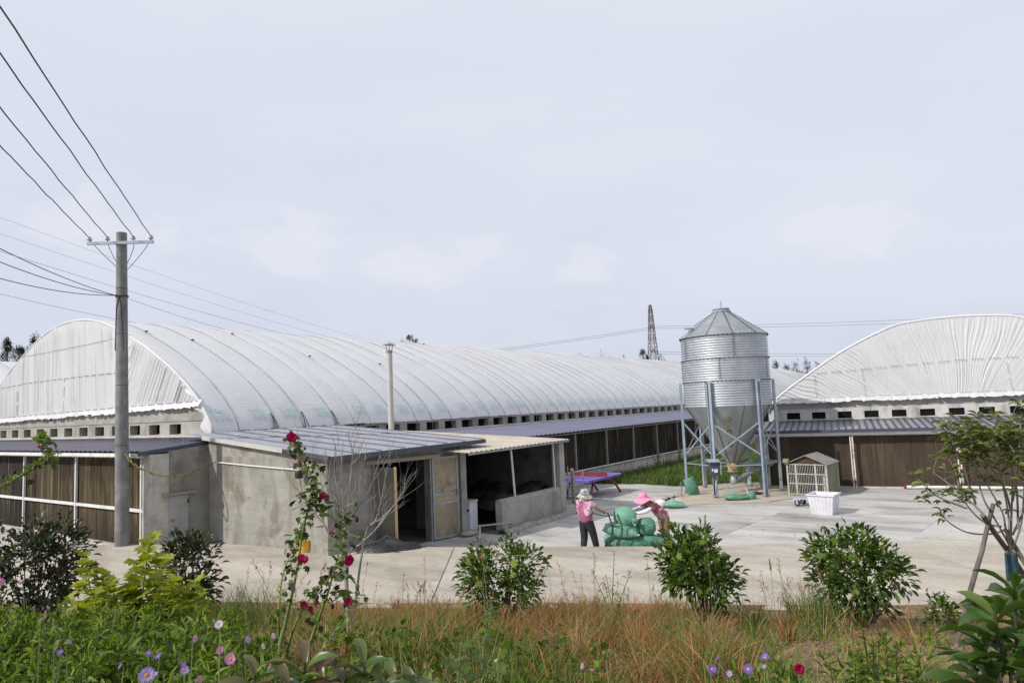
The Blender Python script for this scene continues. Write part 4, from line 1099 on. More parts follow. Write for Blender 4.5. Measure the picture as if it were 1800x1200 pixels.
# doors
lw = C_ + u2 * 1.05 + n2 * 0.03; mb = MB(O); mb.bar(C_ + u2 * 1.1 + n2 * 0.06 + V(0, 0, 2.38), C_ + u2 * 3.75 + n2 * 0.06 + V(0, 0, 2.36), 0.12, 0.10); mb.build('lintel', M['wood'], ph)
for q in (1.40, 3.42): mb = MB(O); mb.obox(C_ + u2 * q + n2 * 0.01 + V(0, 0, 1.16), u2 * 0.03, n2 * 0.05, V(0, 0, 1.16)); mb.build('door_post', M['grey_steel'], ph)
hin = C_ + u2 * 1.44 + n2 * 0.04; ang = R(16); dd = Matrix.Rotation(ang, 3, 'Z') @ n2; dn = V(-dd.y, dd.x, 0)
Wd = 0.62
mb = MB(O); mb.obox(hin + dd * Wd / 2 + V(0, 0, 1.14), dd * Wd / 2, dn * 0.018, V(0, 0, 1.10)); ld = mb.build('door', M['shaded_door'], ph, label='shade-toned tin door leaf standing ajar with raw yellow edge')
mb = MB(O); mb.obox(hin + dd * (Wd + 0.022) + V(0, 0, 1.14), dd * 0.022, dn * 0.03, V(0, 0, 1.11)); mb.build('edge_strip', M['yellow_wood'], ld)
h2 = C_ + u2 * 3.46 + n2 * 0.06; dd2 = (u2 + n2 * 0.10).normalized(); dn2 = V(dd2.y, -dd2.x, 0)
Wd2 = 0.92
mb = MB(O); mb.obox(h2 + dd2 * Wd2 / 2 + V(0, 0, 1.17), dd2 * Wd2 / 2, dn2 * 0.016, V(0, 0, 1.13)); rd = mb.build('door', M['bronze_door'], ph, label='dented bronze tin door leaf folded back against the wall')
mb = MB(O)
for z_ in (0.04, 2.28): mb.obox(h2 + dd2 * Wd2 / 2 + dn2 * 0.02 + V(0, 0, z_ + .02), dd2 * Wd2 / 2, dn2 * 0.014, V(0, 0, 0.03))
for q in (0.02, Wd2 - 0.02): mb.obox(h2 + dd2 * q + dn2 * 0.02 + V(0, 0, 1.17), dd2 * 0.025, dn2 * 0.014, V(0, 0, 1.13))
mb.build('door_rim', M['galv_dull'], rd)
for z_ in (1.02, 1.27):
    mb = MB(O); mb.obox(h2 + dd2 * Wd2 / 2 + dn2 * 0.022 + V(0, 0, z_), dd2 * Wd2 / 2, dn2 * 0.014, V(0, 0, 0.03)); mb.build('cross_rail', M['galv_dull'], rd)
mb = MB(O); mb.bar(h2 + dd2 * 0.72 + dn2 * 0.05 + V(0, 0, 1.30), h2 + dd2 * 0.95 + dn2 * 0.05 + V(0, 0, 1.30), 0.03); mb.bar(h2 + dd2 * 0.86 + dn2 * 0.06 + V(0, 0, 1.36), h2 + dd2 * 0.86 + dn2 * 0.06 + V(0, 0, 1.2), 0.03); mb.build('bolt', M['grey_steel'], rd)
mb = MB(O); mb.obox(D_ - u2 * 0.10 + n2 * 0.02 + V(0, 0, 1.28), u2 * 0.12, n2 * 0.05, V(0, 0, 1.28)); mb.build('door_jamb', M['concrete'], ph)
# white conduit along the front wall
zz = 2.36
mb = MB(O); mb.tube([A_ + u1 * 0.62 + n1 * 0.04 + V(0, 0, zz + .03), A_ + u1 * 2.5 + n1 * 0.04 + V(0, 0, zz - 0.02), A_ + u1 * 5.25 + n1 * 0.04 + V(0, 0, zz - 0.07)], 0.022, 6); mb.build('conduit', M['white_steel'], ph)
# warning lamp under the eave
wl = thing('warning_lamp', 'small red and black warning lamp under the pump house eave', 'lamp', A_ + u1 * 5.36 + n1 * 0.16 + V(0, 0, 2.2))
MB().lathe([(0.0, -0.11), (0.10, -0.1), (0.11, 0.02), (0.085, 0.1)], 14, close=True).build('base', M['black'], wl, smooth=40)
MB().lathe([(0.09, 0.10), (0.09, 0.18)], 14).build('collar', M['ivory_trim'], wl, smooth=40)
MB().lathe([(0.085, 0.18), (0.08, 0.27), (0.055, 0.34), (0.0, 0.36)], 14).build('dome', M['red_paint'], wl, smooth=60)
MB().tube([V(0, 0.1, 0), V(0, 0, 0)], 0.03, 6).build('bracket', M['black'], wl)
MB().tube([V(0.02, 0, -0.1), V(0.05, 0.02, -0.3), V(0, 0.08, -0.45), V(-0.15, 0.1, -0.5)], 0.01, 5).build('cable', M['black'], wl)
mb = MB()
for k in range(3): mb.tube([V(0.22 + 0.07 * k + 0.04 * math.cos(a), 0.12, 0.16 + 0.06 * math.sin(a)) for a in np.linspace(0, 6.28, 10)], 0.016, 5)
mb.build('insulator_rack', M['white_steel'], wl)

# ------------------------------------------------------------------ coal store with the sand-coloured roof
cs = thing('coal_store', 'open-fronted coal store with sand-coloured roof and low concrete front wall', 'shed', (-12.5, 16.2, 0))
O = cs.location.copy()
MB(O).box((-12.66, 16.66, 0), (-12.42, 20.02, 0.80)).build('front_wall', M['concrete'], cs)
mb = MB(O); mb.prism([V(-12.42 - 0.12 + 0.12 * math.cos(a), 16.66, 0.80 + 0.12 * math.sin(a)) for a in np.linspace(0, math.pi, 9)], (0, 3.36, 0)); mb.build('wall_cap', M['concrete'], cs, smooth=50)
MB(O).box((-12.72, 20.02, 0), (-12.40, 20.34, 2.36)).build('pillar', M['concrete'], cs)
MB(O).box((-17.4, 20.10, 0), (-12.72, 20.32, 2.5)).build('end_wall', M['dark_plaster'], cs)
MB(O).box((-17.4, 15.9, 0), (-17.2, 20.10, 2.6)).build('back_wall', M['dark_plaster'], cs)
MB(O).box((-17.2, 16.02, 0), (-13.6, 16.2, 2.5)).build('side_wall', M['dark_plaster'], cs)
MB(O).box((-17.2, 16.2, 0.0), (-12.2, 20.1, 0.02)).build('floor', M['dark_plaster'], cs)
pl = MB(O).tube([V(-12.52, 17.38, 2.36), V(-12.52, 17.5, 0.88)], 0.035, 8).build('post', M['white_steel'], cs, smooth=60)
MB(O).tube([V(-12.52, 19.82, 2.36), V(-12.52, 19.86, 0.88)], 0.03, 8).build('post', M['white_steel'], cs, smooth=60)
CE0, CE1 = V(-12.30, 15.05, 2.44), V(-12.25, 20.55, 2.46); CT0, CT1 = V(-20.2, 16.0, 2.83), V(-19.2, 22.2, 2.80)
CT0, CT1 = V(-20.6, 15.3, 2.84), V(-20.5, 21.0, 2.84)
for k in range(6):
    mb = MB(O); a, b_ = k / 6 + 0.0005, (k + 1) / 6 - 0.0005
    rib_sheet(mb, CE0.lerp(CE1, a), CE0.lerp(CE1, b_), CT0.lerp(CT1, a), CT0.lerp(CT1, b_), 4, 0.022, 0.5)
    mb.build('roof_panel', M['sand_roof'], cs)
mb = MB(O); mb.bar(V(-12.34, 15.1, 2.395), V(-12.30, 20.5, 2.415), 0.05, 0.06); mb.build('eave_beam', M['galv_dull'], cs)
mb = MB(O); mb.bar(V(-12.4, 20.5, 2.40), V(-19, 20.6, 2.72), 0.05, 0.06); mb.build('eave_beam', M['galv_dull'], cs)
# broken kerb of rubble under the front wall
rr = random.Random(11)
mb = MB(O)
def kerb(u, v):
    y_ = 16.2 + 5.0 * u; a = v * math.pi
    return V(-12.12 + 0.17 * math.cos(a) + 0.03 * mnoise.noise((y_ * 3, v * 4, 0)), y_, (0.13 + 0.05 * mnoise.noise((y_ * 2.2, v * 2, 5))) * math.sin(a))
mb.grid(kerb, 60, 7); mb.build('kerb', M['rubble'], cs, smooth=60)
# coal heap
mb = MB()
mb.grid(lambda u, v: V(-4.6 * (1 - u) - 0.35, 0.95 + 3.05 * v, max(0.0, (0.3 + 0.75 * math.sin(min(1, u * 1.2) * 1.9) * (0.45 + 0.6 * v)) * (0.85 + 0.5 * mnoise.noise((u * 4, v * 4, 1))) + 0.12 * mnoise.noise((u * 14, v * 14, 2)) + 0.03)), 40, 40)
o = mb.build('coal_heap', M['coal'], kind='stuff'); o.location = (-12.55, 16.1, 0.0)
tag(o, 'black heap of coal lying inside the open store', 'coal')

# ------------------------------------------------------------------ flue
fl = thing('flue_pipe', 'tall pale flue pipe with pitched cowl rising behind the pump house roof', 'chimney', (-18.5, 18.16, 2.5))
MB().tube([V(0, 0, 0), V(0, 0, 3.38)], 0.105, 16).build('pipe', M['ivory_trim'], fl, smooth=60)
MB().lathe([(0.115, 3.36), (0.115, 3.46), (0.105, 3.46)], 16).build('collar', M['grey_steel'], fl, smooth=40)
for k in range(4):
    a = R(45 + 90 * k); MB().bar(V(0.09 * math.cos(a), 0.09 * math.sin(a), 3.4), V(0.12 * math.cos(a), 0.12 * math.sin(a), 3.68), 0.02).build('cowl_leg', M['grey_steel'], fl)
mb = MB(); mb.add([(-.2, -.2, 3.66), (.2, -.2, 3.66), (.2, .2, 3.66), (-.2, .2, 3.66), (0, 0, 3.76), (0, 0, 3.67)], [(0, 1, 4), (1, 2, 4), (2, 3, 4), (3, 0, 4), (1, 0, 5), (2, 1, 5), (3, 2, 5), (0, 3, 5)]); mb.build('cowl', M['grey_steel'], fl)
# ------------------------------------------------------------------ feed silo
SX, SY = -8.72, 26.75
silo = thing('feed_silo', 'tall galvanised feed silo with cone roof and hopper on six legs', 'silo', (SX, SY, 0))
RS = 1.63
def bolts(mb, pts, r=0.017):
    for p in pts:
        p = Vector(p); mb.box(p - V(r, r, r), p + V(r, r, r))
for i, (z0, z1) in enumerate(((5.17, 6.03), (4.32, 5.16), (3.36, 4.31))):
    k = int(round((z1 - z0) / 0.094)); prof = []
    for j in range(k * 6 + 1):
        z_ = z0 + (z1 - z0) * j / (k * 6); prof.append((RS + 0.02 * math.cos(2 * math.pi * j / 6), z_))
    ring = MB().lathe(prof, 72).build('wall_ring', M['galv'], silo, smooth=180)
    mb = MB(); bolts(mb, [((RS + .03) * V(math.cos(a), math.sin(a), 0) + V(0, 0, z1 - 0.02)) for a in np.linspace(0, 2 * math.pi, 66)[:-1]])
    for a0 in (R(-131 + 52 * i), R(-131 + 52 * i + 72), R(-131 + 52 * i - 72)):
        bolts(mb, [((RS + .03) * V(math.cos(a0 + (0.012 if j % 2 else -0.012)), math.sin(a0 + (0.012 if j % 2 else -0.012)), 0) + V(0, 0, z0 + 0.05 + j * 0.047)) for j in range(int((z1 - z0) / 0.047))], 0.013)
    o = mb.build('bolt_rows', M['black'], ring); o['kind'] = 'stuff'
    MB().lathe([(RS + 0.0, z1 - 0.005), (RS + 0.035, z1 - 0.005), (RS + 0.035, z1 + 0.012), (RS, z1 + 0.012)], 72).build('flange', M['galv_dull'], ring)
def cone_pt(a, f, r0, z0, r1, z1): return V((r0 + (r1 - r0) * f) * math.cos(a), (r0 + (r1 - r0) * f) * math.sin(a), z0 + (z1 - z0) * f)
NS = 11
for k in range(NS):
    a0, a1 = 2 * math.pi * k / NS + 0.1, 2 * math.pi * (k + 1) / NS + 0.1
    mb = MB(); mb.grid(lambda u, v: cone_pt(a0 + (a1 - a0) * u, v, RS + .07, 6.03, 0.32, 7.02) + V(0, 0, 0.012 if u in (0.0,) else 0), 6, 4)
    pn = mb.build('roof_panel', M['galv_dull'], silo, smooth=60)
    mb = MB(); bolts(mb, [cone_pt(a0, f, RS + .07, 6.05, 0.32, 7.04) for f in np.linspace(0.03, 0.97, 15)], 0.016); o = mb.build('bolt_rows', M['black'], pn); o['kind'] = 'stuff'
MB().lathe([(0.30, 6.98), (0.36, 7.0), (0.37, 7.06), (0.30, 7.12), (0.34, 7.14), (0.30, 7.18), (0.0, 7.2)], 28).build('lid', M['galv_leg'], silo, smooth=40)
MB().tube([V(0, 0, 7.15), V(0, 0, 7.47)], 0.035, 8).build('lid_handle', M['galv'], silo, smooth=60)
mb = MB(); c = V(-1.02, -0.9, 6.42); mb.tube([V(-.28, -.22, 7.0), V(-0.86, -.72, 6.55), V(-0.9, -.74, 6.40)], 0.018, 6); mb.obox(c, RT2 * .17, FW2 * 0.12, V(0, 0, .03)); mb.tube([c, c - V(0, 0, .3)], 0.015, 5); mb.build('lid_lever', M['galv_leg'], silo)
NH = 8
for k in range(NH):
    a0, a1 = 2 * math.pi * k / NH + R(-96), 2 * math.pi * (k + 1) / NH + R(-96)
    mb = MB(); mb.grid(lambda u, v: cone_pt(a0 + (a1 - a0) * u, v, RS + 0.02, 3.36, 0.2, 1.13), 8, 4); pn = mb.build('hopper_panel', M['galv_dull'], silo, smooth=60)
    mb = MB(); bolts(mb, [cone_pt(a0, f, RS + .035, 3.36, 0.215, 1.13) for f in np.linspace(0.02, 0.98, 30)], 0.016); o = mb.build('bolt_rows', M['black'], pn); o['kind'] = 'stuff'
for z_ in (2.86, 2.37, 1.88):
    f = (3.36 - z_) / 2.23; p = cone_pt(R(-72.5), f, RS + .03, 3.36, 0.21, 1.13)
    nrm = V(math.cos(R(-72.5)) * 2.23, math.sin(R(-72.5)) * 2.23, -1.43).normalized(); q = nrm.to_track_quat('Z', 'Y').to_matrix()
    sp = MB().lathe([(0.0, 0.02), (0.055, 0.02), (0.075, 0.012), (0.075, 0.0)], 18, p, q).build('sight_port', M['yellow_mark'], silo)
    mb = MB()
    for k in range(8):
        a = 2 * math.pi * k / 8; pp = p + q @ V(0.075 * math.cos(a), 0.075 * math.sin(a), 0.015); bolts(mb, [pp], 0.016)
    bolts(mb, [p + q @ V(0, 0, .03)], 0.02); mb.build('port_bolts', M['black'], sp)
LA = [R(-93 + 60 * k) for k in range(6)]
LP = []
for a in LA:
    er, et = V(math.cos(a), math.sin(a), 0), V(-math.sin(a), math.cos(a), 0)
    p = er * (RS + 0.10); LP.append(p)
    mb = MB(); mb.obox(p + V(0, 0, 2.2), er * 0.01, et * 0.075, V(0, 0, 2.10)); mb.obox(p + et * 0.07 + er * .035 + V(0, 0, 2.2), er * 0.04, et * 0.008, V(0, 0, 2.10)); mb.obox(p - et * 0.07 + er * .035 + V(0, 0, 2.2), er * 0.04, et * 0.008, V(0, 0, 2.10))
    lg = mb.build('leg', M['galv_leg'], silo)
    mb = MB(); mb.obox(p + er * 0.03 + V(0, 0, 0.025), er * 0.12, et * 0.12, V(0, 0, 0.012)); mb.obox(p + er * .03 + V(0, 0, .07), er * .05, et * .05, V(0, 0, .05)); mb.tube([p + er * .1 + et * .1 + V(0, 0, .1), p + er * .1 - et * .1 + V(0, 0, .1)], .03, 6); mb.build('foot', M['grey_steel'], lg)
for i in range(6):
    a, b_ = LP[i], LP[(i + 1) % 6]
    mb = MB(); mb.bar(a + V(0, 0, 1.5), b_ + V(0, 0, 2.75), 0.012, 0.048); mb.build('brace', M['galv_leg'], silo)
    mb = MB(); mb.bar(b_ + V(0, 0, 1.5), a + V(0, 0, 2.75), 0.012, 0.048); mb.build('brace', M['galv_leg'], silo)
    mb = MB(); mb.bar(a + V(0, 0, 1.17), b_ + V(0, 0, 1.17), 0.02, 0.035); mb.build('tie_bar', M['galv_leg'], silo)
    MB().tube(wirepath(a + V(0, 0, 1.12), a * 0.14 + V(0, 0, 1.12), 0.04, 6), 0.02, 5).build('spoke', M['black'] if i % 2 else M['galv_leg'], silo)
MB().lathe([(0.2, 1.14), (0.21, 1.08), (0.15, 0.86), (0.13, 0.86)], 20).build('funnel', M['orange'], silo, smooth=50)
mb = MB(); mb.lathe([(0.0, 0.80), (0.20, 0.80), (0.21, 0.83), (0.16, 0.85)], 18); mb.build('slide_gate', M['galv'], silo, smooth=40)
# control box on the near leg
p = LP[0] + V(-0.05, -0.05, 0)
cb = MB(); q1, q2 = RT2, FW2
cb.obox(p - q2 * 0.16 + V(0, 0, 1.10), q1 * 0.17, q2 * 0.10, V(0, 0, 0.22)); cbo = cb.build('control_box', M['dark_trim'], silo)
mb = MB(); c0 = p - q2 * 0.18; mb.hexa([c0 + q1 * x_ + q2 * y_ + V(0, 0, z_) for x_, y_, z_ in ((-.25, -.17, 1.34), (.2, -.17, 1.34), (.2, .14, 1.42), (-.25, .14, 1.42), (-.25, -.17, 1.36), (.2, -.17, 1.36), (.2, .14, 1.44), (-.25, .14, 1.44))]); mb.obox(c0 + q1 * 0.2 + V(0, 0, 1.13), q1 * 0.012, q2 * 0.15, V(0, 0, 0.24)); mb.build('box_hood', M['galv_leg'], cbo)
mb = MB(); mb.obox(c0 - q2 * 0.1 + q1 * 0.03 + V(0, 0, 1.03), q1 * 0.06, q2 * 0.02, V(0, 0, 0.06)); mb.obox(c0 - q2 * 0.1 - q1 * 0.09 + V(0, 0, 1.06), q1 * 0.025, q2 * 0.02, V(0, 0, 0.05)); mb.build('socket', M['white_steel'], cbo)
mb = MB(); mb.tube([c0 - q2 * .05 + V(0, 0, .88), c0 + V(0.02, 0, .75), c0 + q2 * .1 + V(0, 0, .55), p + V(0, 0, .1)], 0.015, 5); mb.build('cable', M['black'], cbo)
# auger under the hopper
ag = thing('feed_auger', 'grey inclined auger tube on thin tripod legs beneath the silo hopper', 'auger', (SX + 0.05, SY - 0.1, 0))
MB().tube([V(0, 0, 0.46), V(1.15, 1.3, 1.05)], 0.10, 12).build('tube', M['grey_steel'], ag, smooth=60)
MB().lathe([(0.0, 0.34), (0.13, 0.36), (0.15, 0.5), (0.10, 0.62), (0.14, 0.66), (0.0, 0.66)], 14).build('motor', M['galv_dull'], ag, smooth=40)
for dx, dy in ((-0.42, -0.30), (0.05, -0.42), (0.5, 0.0), (0.35, 0.55)): MB().tube([V(0, 0, 0.42) if dx < 0.3 else V(0.3, .35, .6), V(dx, dy, 0.0)], 0.017, 6).build('leg', M['galv_leg'], ag)

# ------------------------------------------------------------------ sacks
def sack_mesh(name, Ln, W, H, mat, tied=False, seed=0, slump=0.0):
    def fn(u, v):
        a = 2 * math.pi * v
        ca, sa = math.cos(a), math.sin(a)
        e = lambda q, k: math.copysign(abs(q) ** k, q)
        if not tied:
            uu = max(1e-4, min(1 - 1e-4, u)); s_ = math.sin(math.pi * uu)
            w = W / 2 * (0.80 + 0.20 * s_ ** 0.6); h = H / 2 * s_ ** 0.55
            x_ = (u - 0.5) * Ln * (1 + 0.05 * abs(ca) ** 6)
        else:
            if u < 0.8:
                q = u / 0.8; s_ = max(0.0, 1 - (2 * q - 1) ** 2) ** 0.42; w = W / 2 * max(0.12, s_) if q > .5 else W / 2 * s_; h = H / 2 * (max(0.12, s_) if q > .5 else s_)
                x_ = (q - 0.5) * Ln
            else:
                q = (u - 0.8) / 0.2; w = W / 2 * (0.12 + 0.25 * q); h = H / 2 * (0.12 + 0.22 * q); x_ = Ln * (0.5 + 0.17 * q)
                if u > 0.985: w *= 0.1; h *= 0.1
                w *= 1 + 0.3 * math.sin(a * 5); h *= 1 + 0.3 * math.sin(a * 5 + 1)
        rr_ = 1 + 0.05 * mnoise.noise((u * 4 + seed, ca * 1.5, sa * 1.5)) + 0.007 * mnoise.noise((u * 14 + seed, ca * 5, sa * 5)) + (0.03 * math.sin(a * 12 + seed) * max(0, u - 0.35) if tied else 0.012 * math.sin(u * 40 + a * 2))
        z_ = h * e(sa, 0.75) * rr_; y_ = w * e(ca, 0.8) * rr_
        if sa < 0: z_ *= (1 - slump)
        return V(x_, y_, z_)
    mb = MB(); mb.grid(fn, 40, 32)
    me = mb.mesh(name, mat, 180); return me
SKA = sack_mesh('filled_sack', 0.80, 0.50, 0.34, M['sack'], False, 1)
SKB = sack_mesh('filled_sack', 0.78, 0.50, 0.36, M['sack_dark'], False, 5)
SKT = sack_mesh('tied_sack', 0.62, 0.50, 0.46, M['sack'], True, 2)
SKT2 = sack_mesh('tied_sack', 0.50, 0.46, 0.46, M['sack_dark'], True, 8)
def put_sack(me, s_, t_, z_, az, tilt, label, group='filled sacks heaped on the hand truck', roll=0, sc=1):
    p = RT2 * s_ + FW2 * t_ + V(0, 0, z_)
    o = link('feed_sack', me, None, p, None, label, 'sack', group)
    o.rotation_euler = Euler((roll, tilt, YAW + az), 'XYZ'); o.scale = (sc, sc, sc); return o
# the pile (s, t from the viewpoint)
TQ = 17.15
put_sack(SKB, 2.62, TQ, 0.24, R(-14), R(4), 'green sack lying lowest in the pile beside the hand truck handles', roll=0.1)
put_sack(SKB, 3.22, TQ + 0.02, 0.24, R(8), R(9), 'green sack at the lower right end of the pile pointing right')
put_sack(SKA, 2.36, TQ + 0.50, 0.24, R(80), 0, 'green sack almost hidden at the lower back of the pile')
put_sack(SKA, 2.48, TQ - 0.02, 0.56, R(-16), R(8), 'green sack in the middle of the pile crossed by a handle', roll=0.15, sc=1.06)
put_sack(SKT2, 3.10, TQ + 0.05, 0.60, R(-66), R(-8), 'round tied green sack with its knot facing us right of centre in the pile')
put_sack(SKT, 2.60, TQ + 0.05, 0.86, R(-60), R(10), 'pale green tied sack on top of the pile under the hands')
# hand truck
ht = thing('hand_truck', 'dark hand truck with two tube handles carrying the green sacks', 'hand truck', RT2 * 2.55 + FW2 * TQ)
O = ht.location.copy()
for q, (a, b_, c_) in enumerate(((( 2.16, TQ - 0.10, 1.00), (2.24, TQ - 0.22, 0.62), (2.06, TQ - 0.30, 0.12)), ((2.36, TQ - 0.34, 1.0), (2.45, TQ - 0.38, 0.62), (2.28, TQ - 0.42, 0.10)))):
    MB(O).tube(catmull([RT2 * x_ + FW2 * y_ + V(0, 0, z_) for x_, y_, z_ in (a, b_, c_)], 5), 0.018, 8).build('handle', M['wire'], ht, smooth=60)
MB(O).tube([RT2 * 2.20 + FW2 * (TQ - .14) + V(0, 0, .7), RT2 * 2.41 + FW2 * (TQ - .36) + V(0, 0, .7)], 0.014, 6).build('cross_bar', M['wire'], ht)
mb = MB(O); mb.obox(RT2 * 2.85 + FW2 * (TQ + 0.05) + V(0, 0, 0.07), RT2 * 0.55, FW2 * 0.30, V(0, 0, 0.012)); mb.build('load_plate', M['grey_steel'], ht)
for dq in (-0.28, 0.3):
    c = RT2 * 2.2 + FW2 * (TQ + dq) + V(0, 0, 0.11); q = FW2.to_track_quat('Z', 'Y').to_matrix()
    wh = MB(O).lathe([(0.04, -0.03), (0.11, -0.03), (0.115, 0), (0.11, 0.03), (0.04, 0.03), (0.04, -0.03)], 18, c, q).build('wheel', M['black'], ht, smooth=40)
# loose sacks lying about
o = put_sack(SKA, 0, 0, 0, 0, 0, 'half empty green sack lying flat behind the woman in khaki', None); o.location = (-9.40, 22.5, 0.12); o.scale = (0.85, 0.9, 0.62); o.rotation_euler = (0.1, 0.08, R(30)); 
wb = link('plastic_bag', sack_mesh('plastic_bag', 0.5, 0.4, 0.36, M['white_plastic'], True, 4), None, (-9.85, 22.35, 0.14), (0, 0, R(20)), 'crumpled white bag lying beside the half empty green sack', 'bag'); wb.scale = (.8, .8, .8)
o = put_sack(SKB, 0, 0, 0, 0, 0, 'green sack leaning upright against the left leg of the silo', None); o.location = (-9.95, 25.55, 0.30); o.rotation_euler = (R(80), R(72), R(35)); o.scale = (0.95, 0.95, 0.85)
o = put_sack(SKB, 0, 0, 0, 0, 0, 'slack green sack lying on the slab in front of the hopper', None); o.location = (-8.05, 24.75, 0.12); o.rotation_euler = (0, 0.03, R(32)); o.scale = (1.05, 1.0, 0.6)
o = put_sack(SKT2, 0, 0, 0, 0, 0, 'crumpled dark green sack between the lying sack and the silo leg', None); o.location = (-7.58, 25.12, 0.13); o.rotation_euler = (0.2, 0.1, R(80)); o.scale = (0.7, 0.7, 0.6)
o = put_sack(SKB, 0, 0, 0, 0, 0, 'dark green sack draped over the auger outlet', None); o.location = (-7.85, 27.6, 0.95); o.rotation_euler = (R(90), R(80), R(40)); o.scale = (0.85, 0.95, 0.9)
bk_ = link('plastic_bag', sack_mesh('plastic_bag', 0.6, 0.35, 0.2, M['black'], True, 6), None, (-7.75, 26.3, 0.06), (0, 0, 0.4), 'flat black bag lying under the silo', 'bag'); bk_.scale = (0.7, 0.7, 0.6)

# ------------------------------------------------------------------ table-tennis table
tt = thing('table_tennis_table', 'violet table tennis table with red net on red arched legs', 'table', (-13.75, 24.38, 0))
x0, x1, y0_, y1_ = -0.75, 0.76, -1.37, 1.37
MB().box((x0, y0_, 0.715), (x1, y1_, 0.755)).build('table_top', M['table'], tt)
mb = MB()
for a, b_ in (((x0, y0_), (x0 + .025, y1_)), ((x1 - .025, y0_), (x1, y1_)), ((x0, y0_), (x1, y0_ + .025)), ((x0, y1_ - .025), (x1, y1_)), ((-0.005, y0_), (0.005, y1_))): mb.box((a[0], a[1], 0.757), (b_[0], b_[1], 0.760))
mb.build('line_marking', M['white_steel'], tt)
mb = MB(); mb.box((x0, y0_, 0.66), (x1, y0_ + .03, 0.714)); mb.box((x0, y1_ - .03, 0.66), (x1, y1_, .714)); mb.box((x1 - .03, y0_ + .03, 0.66), (x1, y1_ - .03, .714)); mb.box((x0, y0_ + .03, 0.66), (x0 + .03, y1_ - .03, .714)); mb.build('apron', M['table'], tt)
MB().box((x0 - 0.05, -0.012, 0.762), (x1 + 0.06, 0.012, 0.915)).build('net', M['red_paint'], tt)
for xx in (-0.5, 0.55):
    pts = [V(xx + 0.18, -1.28, 0.0), V(xx + 0.1, -0.98, 0.36), V(xx, -0.62, 0.60), V(xx, -0.2, 0.69), V(xx, 0.2, 0.69), V(xx, 0.62, 0.60), V(xx + 0.1, 0.98, 0.36), V(xx + 0.18, 1.28, 0.0)]
    MB().tube(catmull(pts, 5), 0.045, 8).build('leg', M['red_paint'], tt, smooth=60)
# scaffold frame by the coal store's end
sf = thing('scaffold_frame', 'grey tubular scaffold frame standing between coal store and table', 'scaffold', (-13.35, 22.1, 0))
for a, b_ in (((0, 0, 0), (0, 0, 1.35)), ((0.35, 0.5, 0), (0.35, 0.5, 1.2)), ((-0.6, 0, 0), (-0.6, 0, 1.35)), ((-.6, .5, 0), (-.6, .5, 1.3)), ((0, 0, 1.1), (-.6, 0, 1.25)), ((0, 0, .3), (-.6, 0, .35)), ((0, 0, .55), (-.6, 0, 0.8)), ((0, 0, .9), (-.6, 0, .75)), ((0.35, .5, .6), (-.6, .5, .6)), ((0.35, 0.5, 1.0), (0, 0, 0.85)), ((.35, .5, .3), (0, 0, .1))):
    MB().tube([V(*a), V(*b_)], 0.02, 6).build('tube', M['galv_dull'], sf)
pk = thing('timber_post', 'weathered timber post standing beside the scaffold frame', 'post', (-13.25, 22.25, 0)); MB().box((-.05, -.05, 0), (.05, .05, 1.28)).build('shaft', M['wood'], pk)

# ------------------------------------------------------------------ kennel cage, tub, trolley
cg = thing('kennel_cage', 'barred cream kennel cage with pitched roof standing before the brown pads', 'cage', (-6.60, 26.45, 0), R(-4))
CW, CD, CH, CA = 1.34, 1.45, 1.17, 1.47
for x_, y_ in ((0, 0), (CW, 0), (0, CD), (CW, CD)): MB().box((x_ - .03, y_ - .03, 0), (x_ + .03, y_ + .03, CH)).build('post', M['cage'], cg)
for z_ in (0.08, 0.46, 0.80, CH - 0.03): MB().box((0.03, -0.02, z_ - .018), (CW - .03, 0.02, z_ + .018)).build('rail', M['cage'], cg)
for x_ in (0.30, 0.98): MB().box((x_ - .028, -0.028, 0.05), (x_ + .028, 0.022, CH)).build('door_stile', M['cage'], cg)
bm_ = MB().tube([V(0, 0, 0.08), V(0, 0, CH - 0.03)], 0.010, 6).mesh('bar', M['cage'])
for k in range(22):
    x_ = 0.075 + k * 0.0575
    if abs(x_ - .30) > .035 and abs(x_ - .98) > .035: link('bar', bm_, cg, (x_, 0, 0))
MB().box((0.03, CD - 0.01, 0.05), (CW - 0.03, CD + 0.01, CH)).build('back_sheet', M['pad_dark'], cg)
MB().box((-0.012, 0.04, 0.05), (0.0, CD - 0.03, CH)).build('side_sheet', M['cage_side'], cg)
mb = MB()
for k in range(12): mb.box((CW - 0.012 + 0.008 * (k % 2), 0.04 + k * 0.114, 0.06), (CW + 0.004 + 0.008 * (k % 2), 0.04 + k * 0.114 + 0.112, CH))
mb.build('side_sheet', M['cage_side'], cg)
mb = MB(); mb.box((CW + 0.014, 0.05, 0.86), (CW + 0.024, 0.42, 1.13)); mb.box((CW + 0.014, 0.05, 0.68), (CW + 0.022, 0.42, 0.84)); mb.build('side_panel', M['cage_roof'], cg)
mb = MB(); mb.prism([V(0, 0.01, CH), V(CW, 0.01, CH), V(CW / 2, 0.01, CA - .02)], (0, 0.02, 0)); mb.build('gable_panel', M['pad_plain'], cg)
for sgn in (0, 1):
    mb = MB()
    if sgn: rib_sheet(mb, (CW + .08, -0.1, CH - .03), (CW + .08, CD + .1, CH - .03), (CW / 2, -0.1, CA), (CW / 2, CD + .1, CA), 6, 0.02)
    else: rib_sheet(mb, (-.08, CD + .1, CH - .03), (-.08, -0.1, CH - .03), (CW / 2, CD + .1, CA), (CW / 2, -0.1, CA), 6, 0.02)
    mb.build('roof_sheet', M['cage_roof'], cg)
MB().box((0, 0, .03), (CW, CD, .05)).build('floor', M['cage_roof'], cg)
mb = MB(); mb.box((1.18, 0.05, .1), (1.26, .09, .78)); mb.build('hanging_cloth', M['white_plastic'], cg)
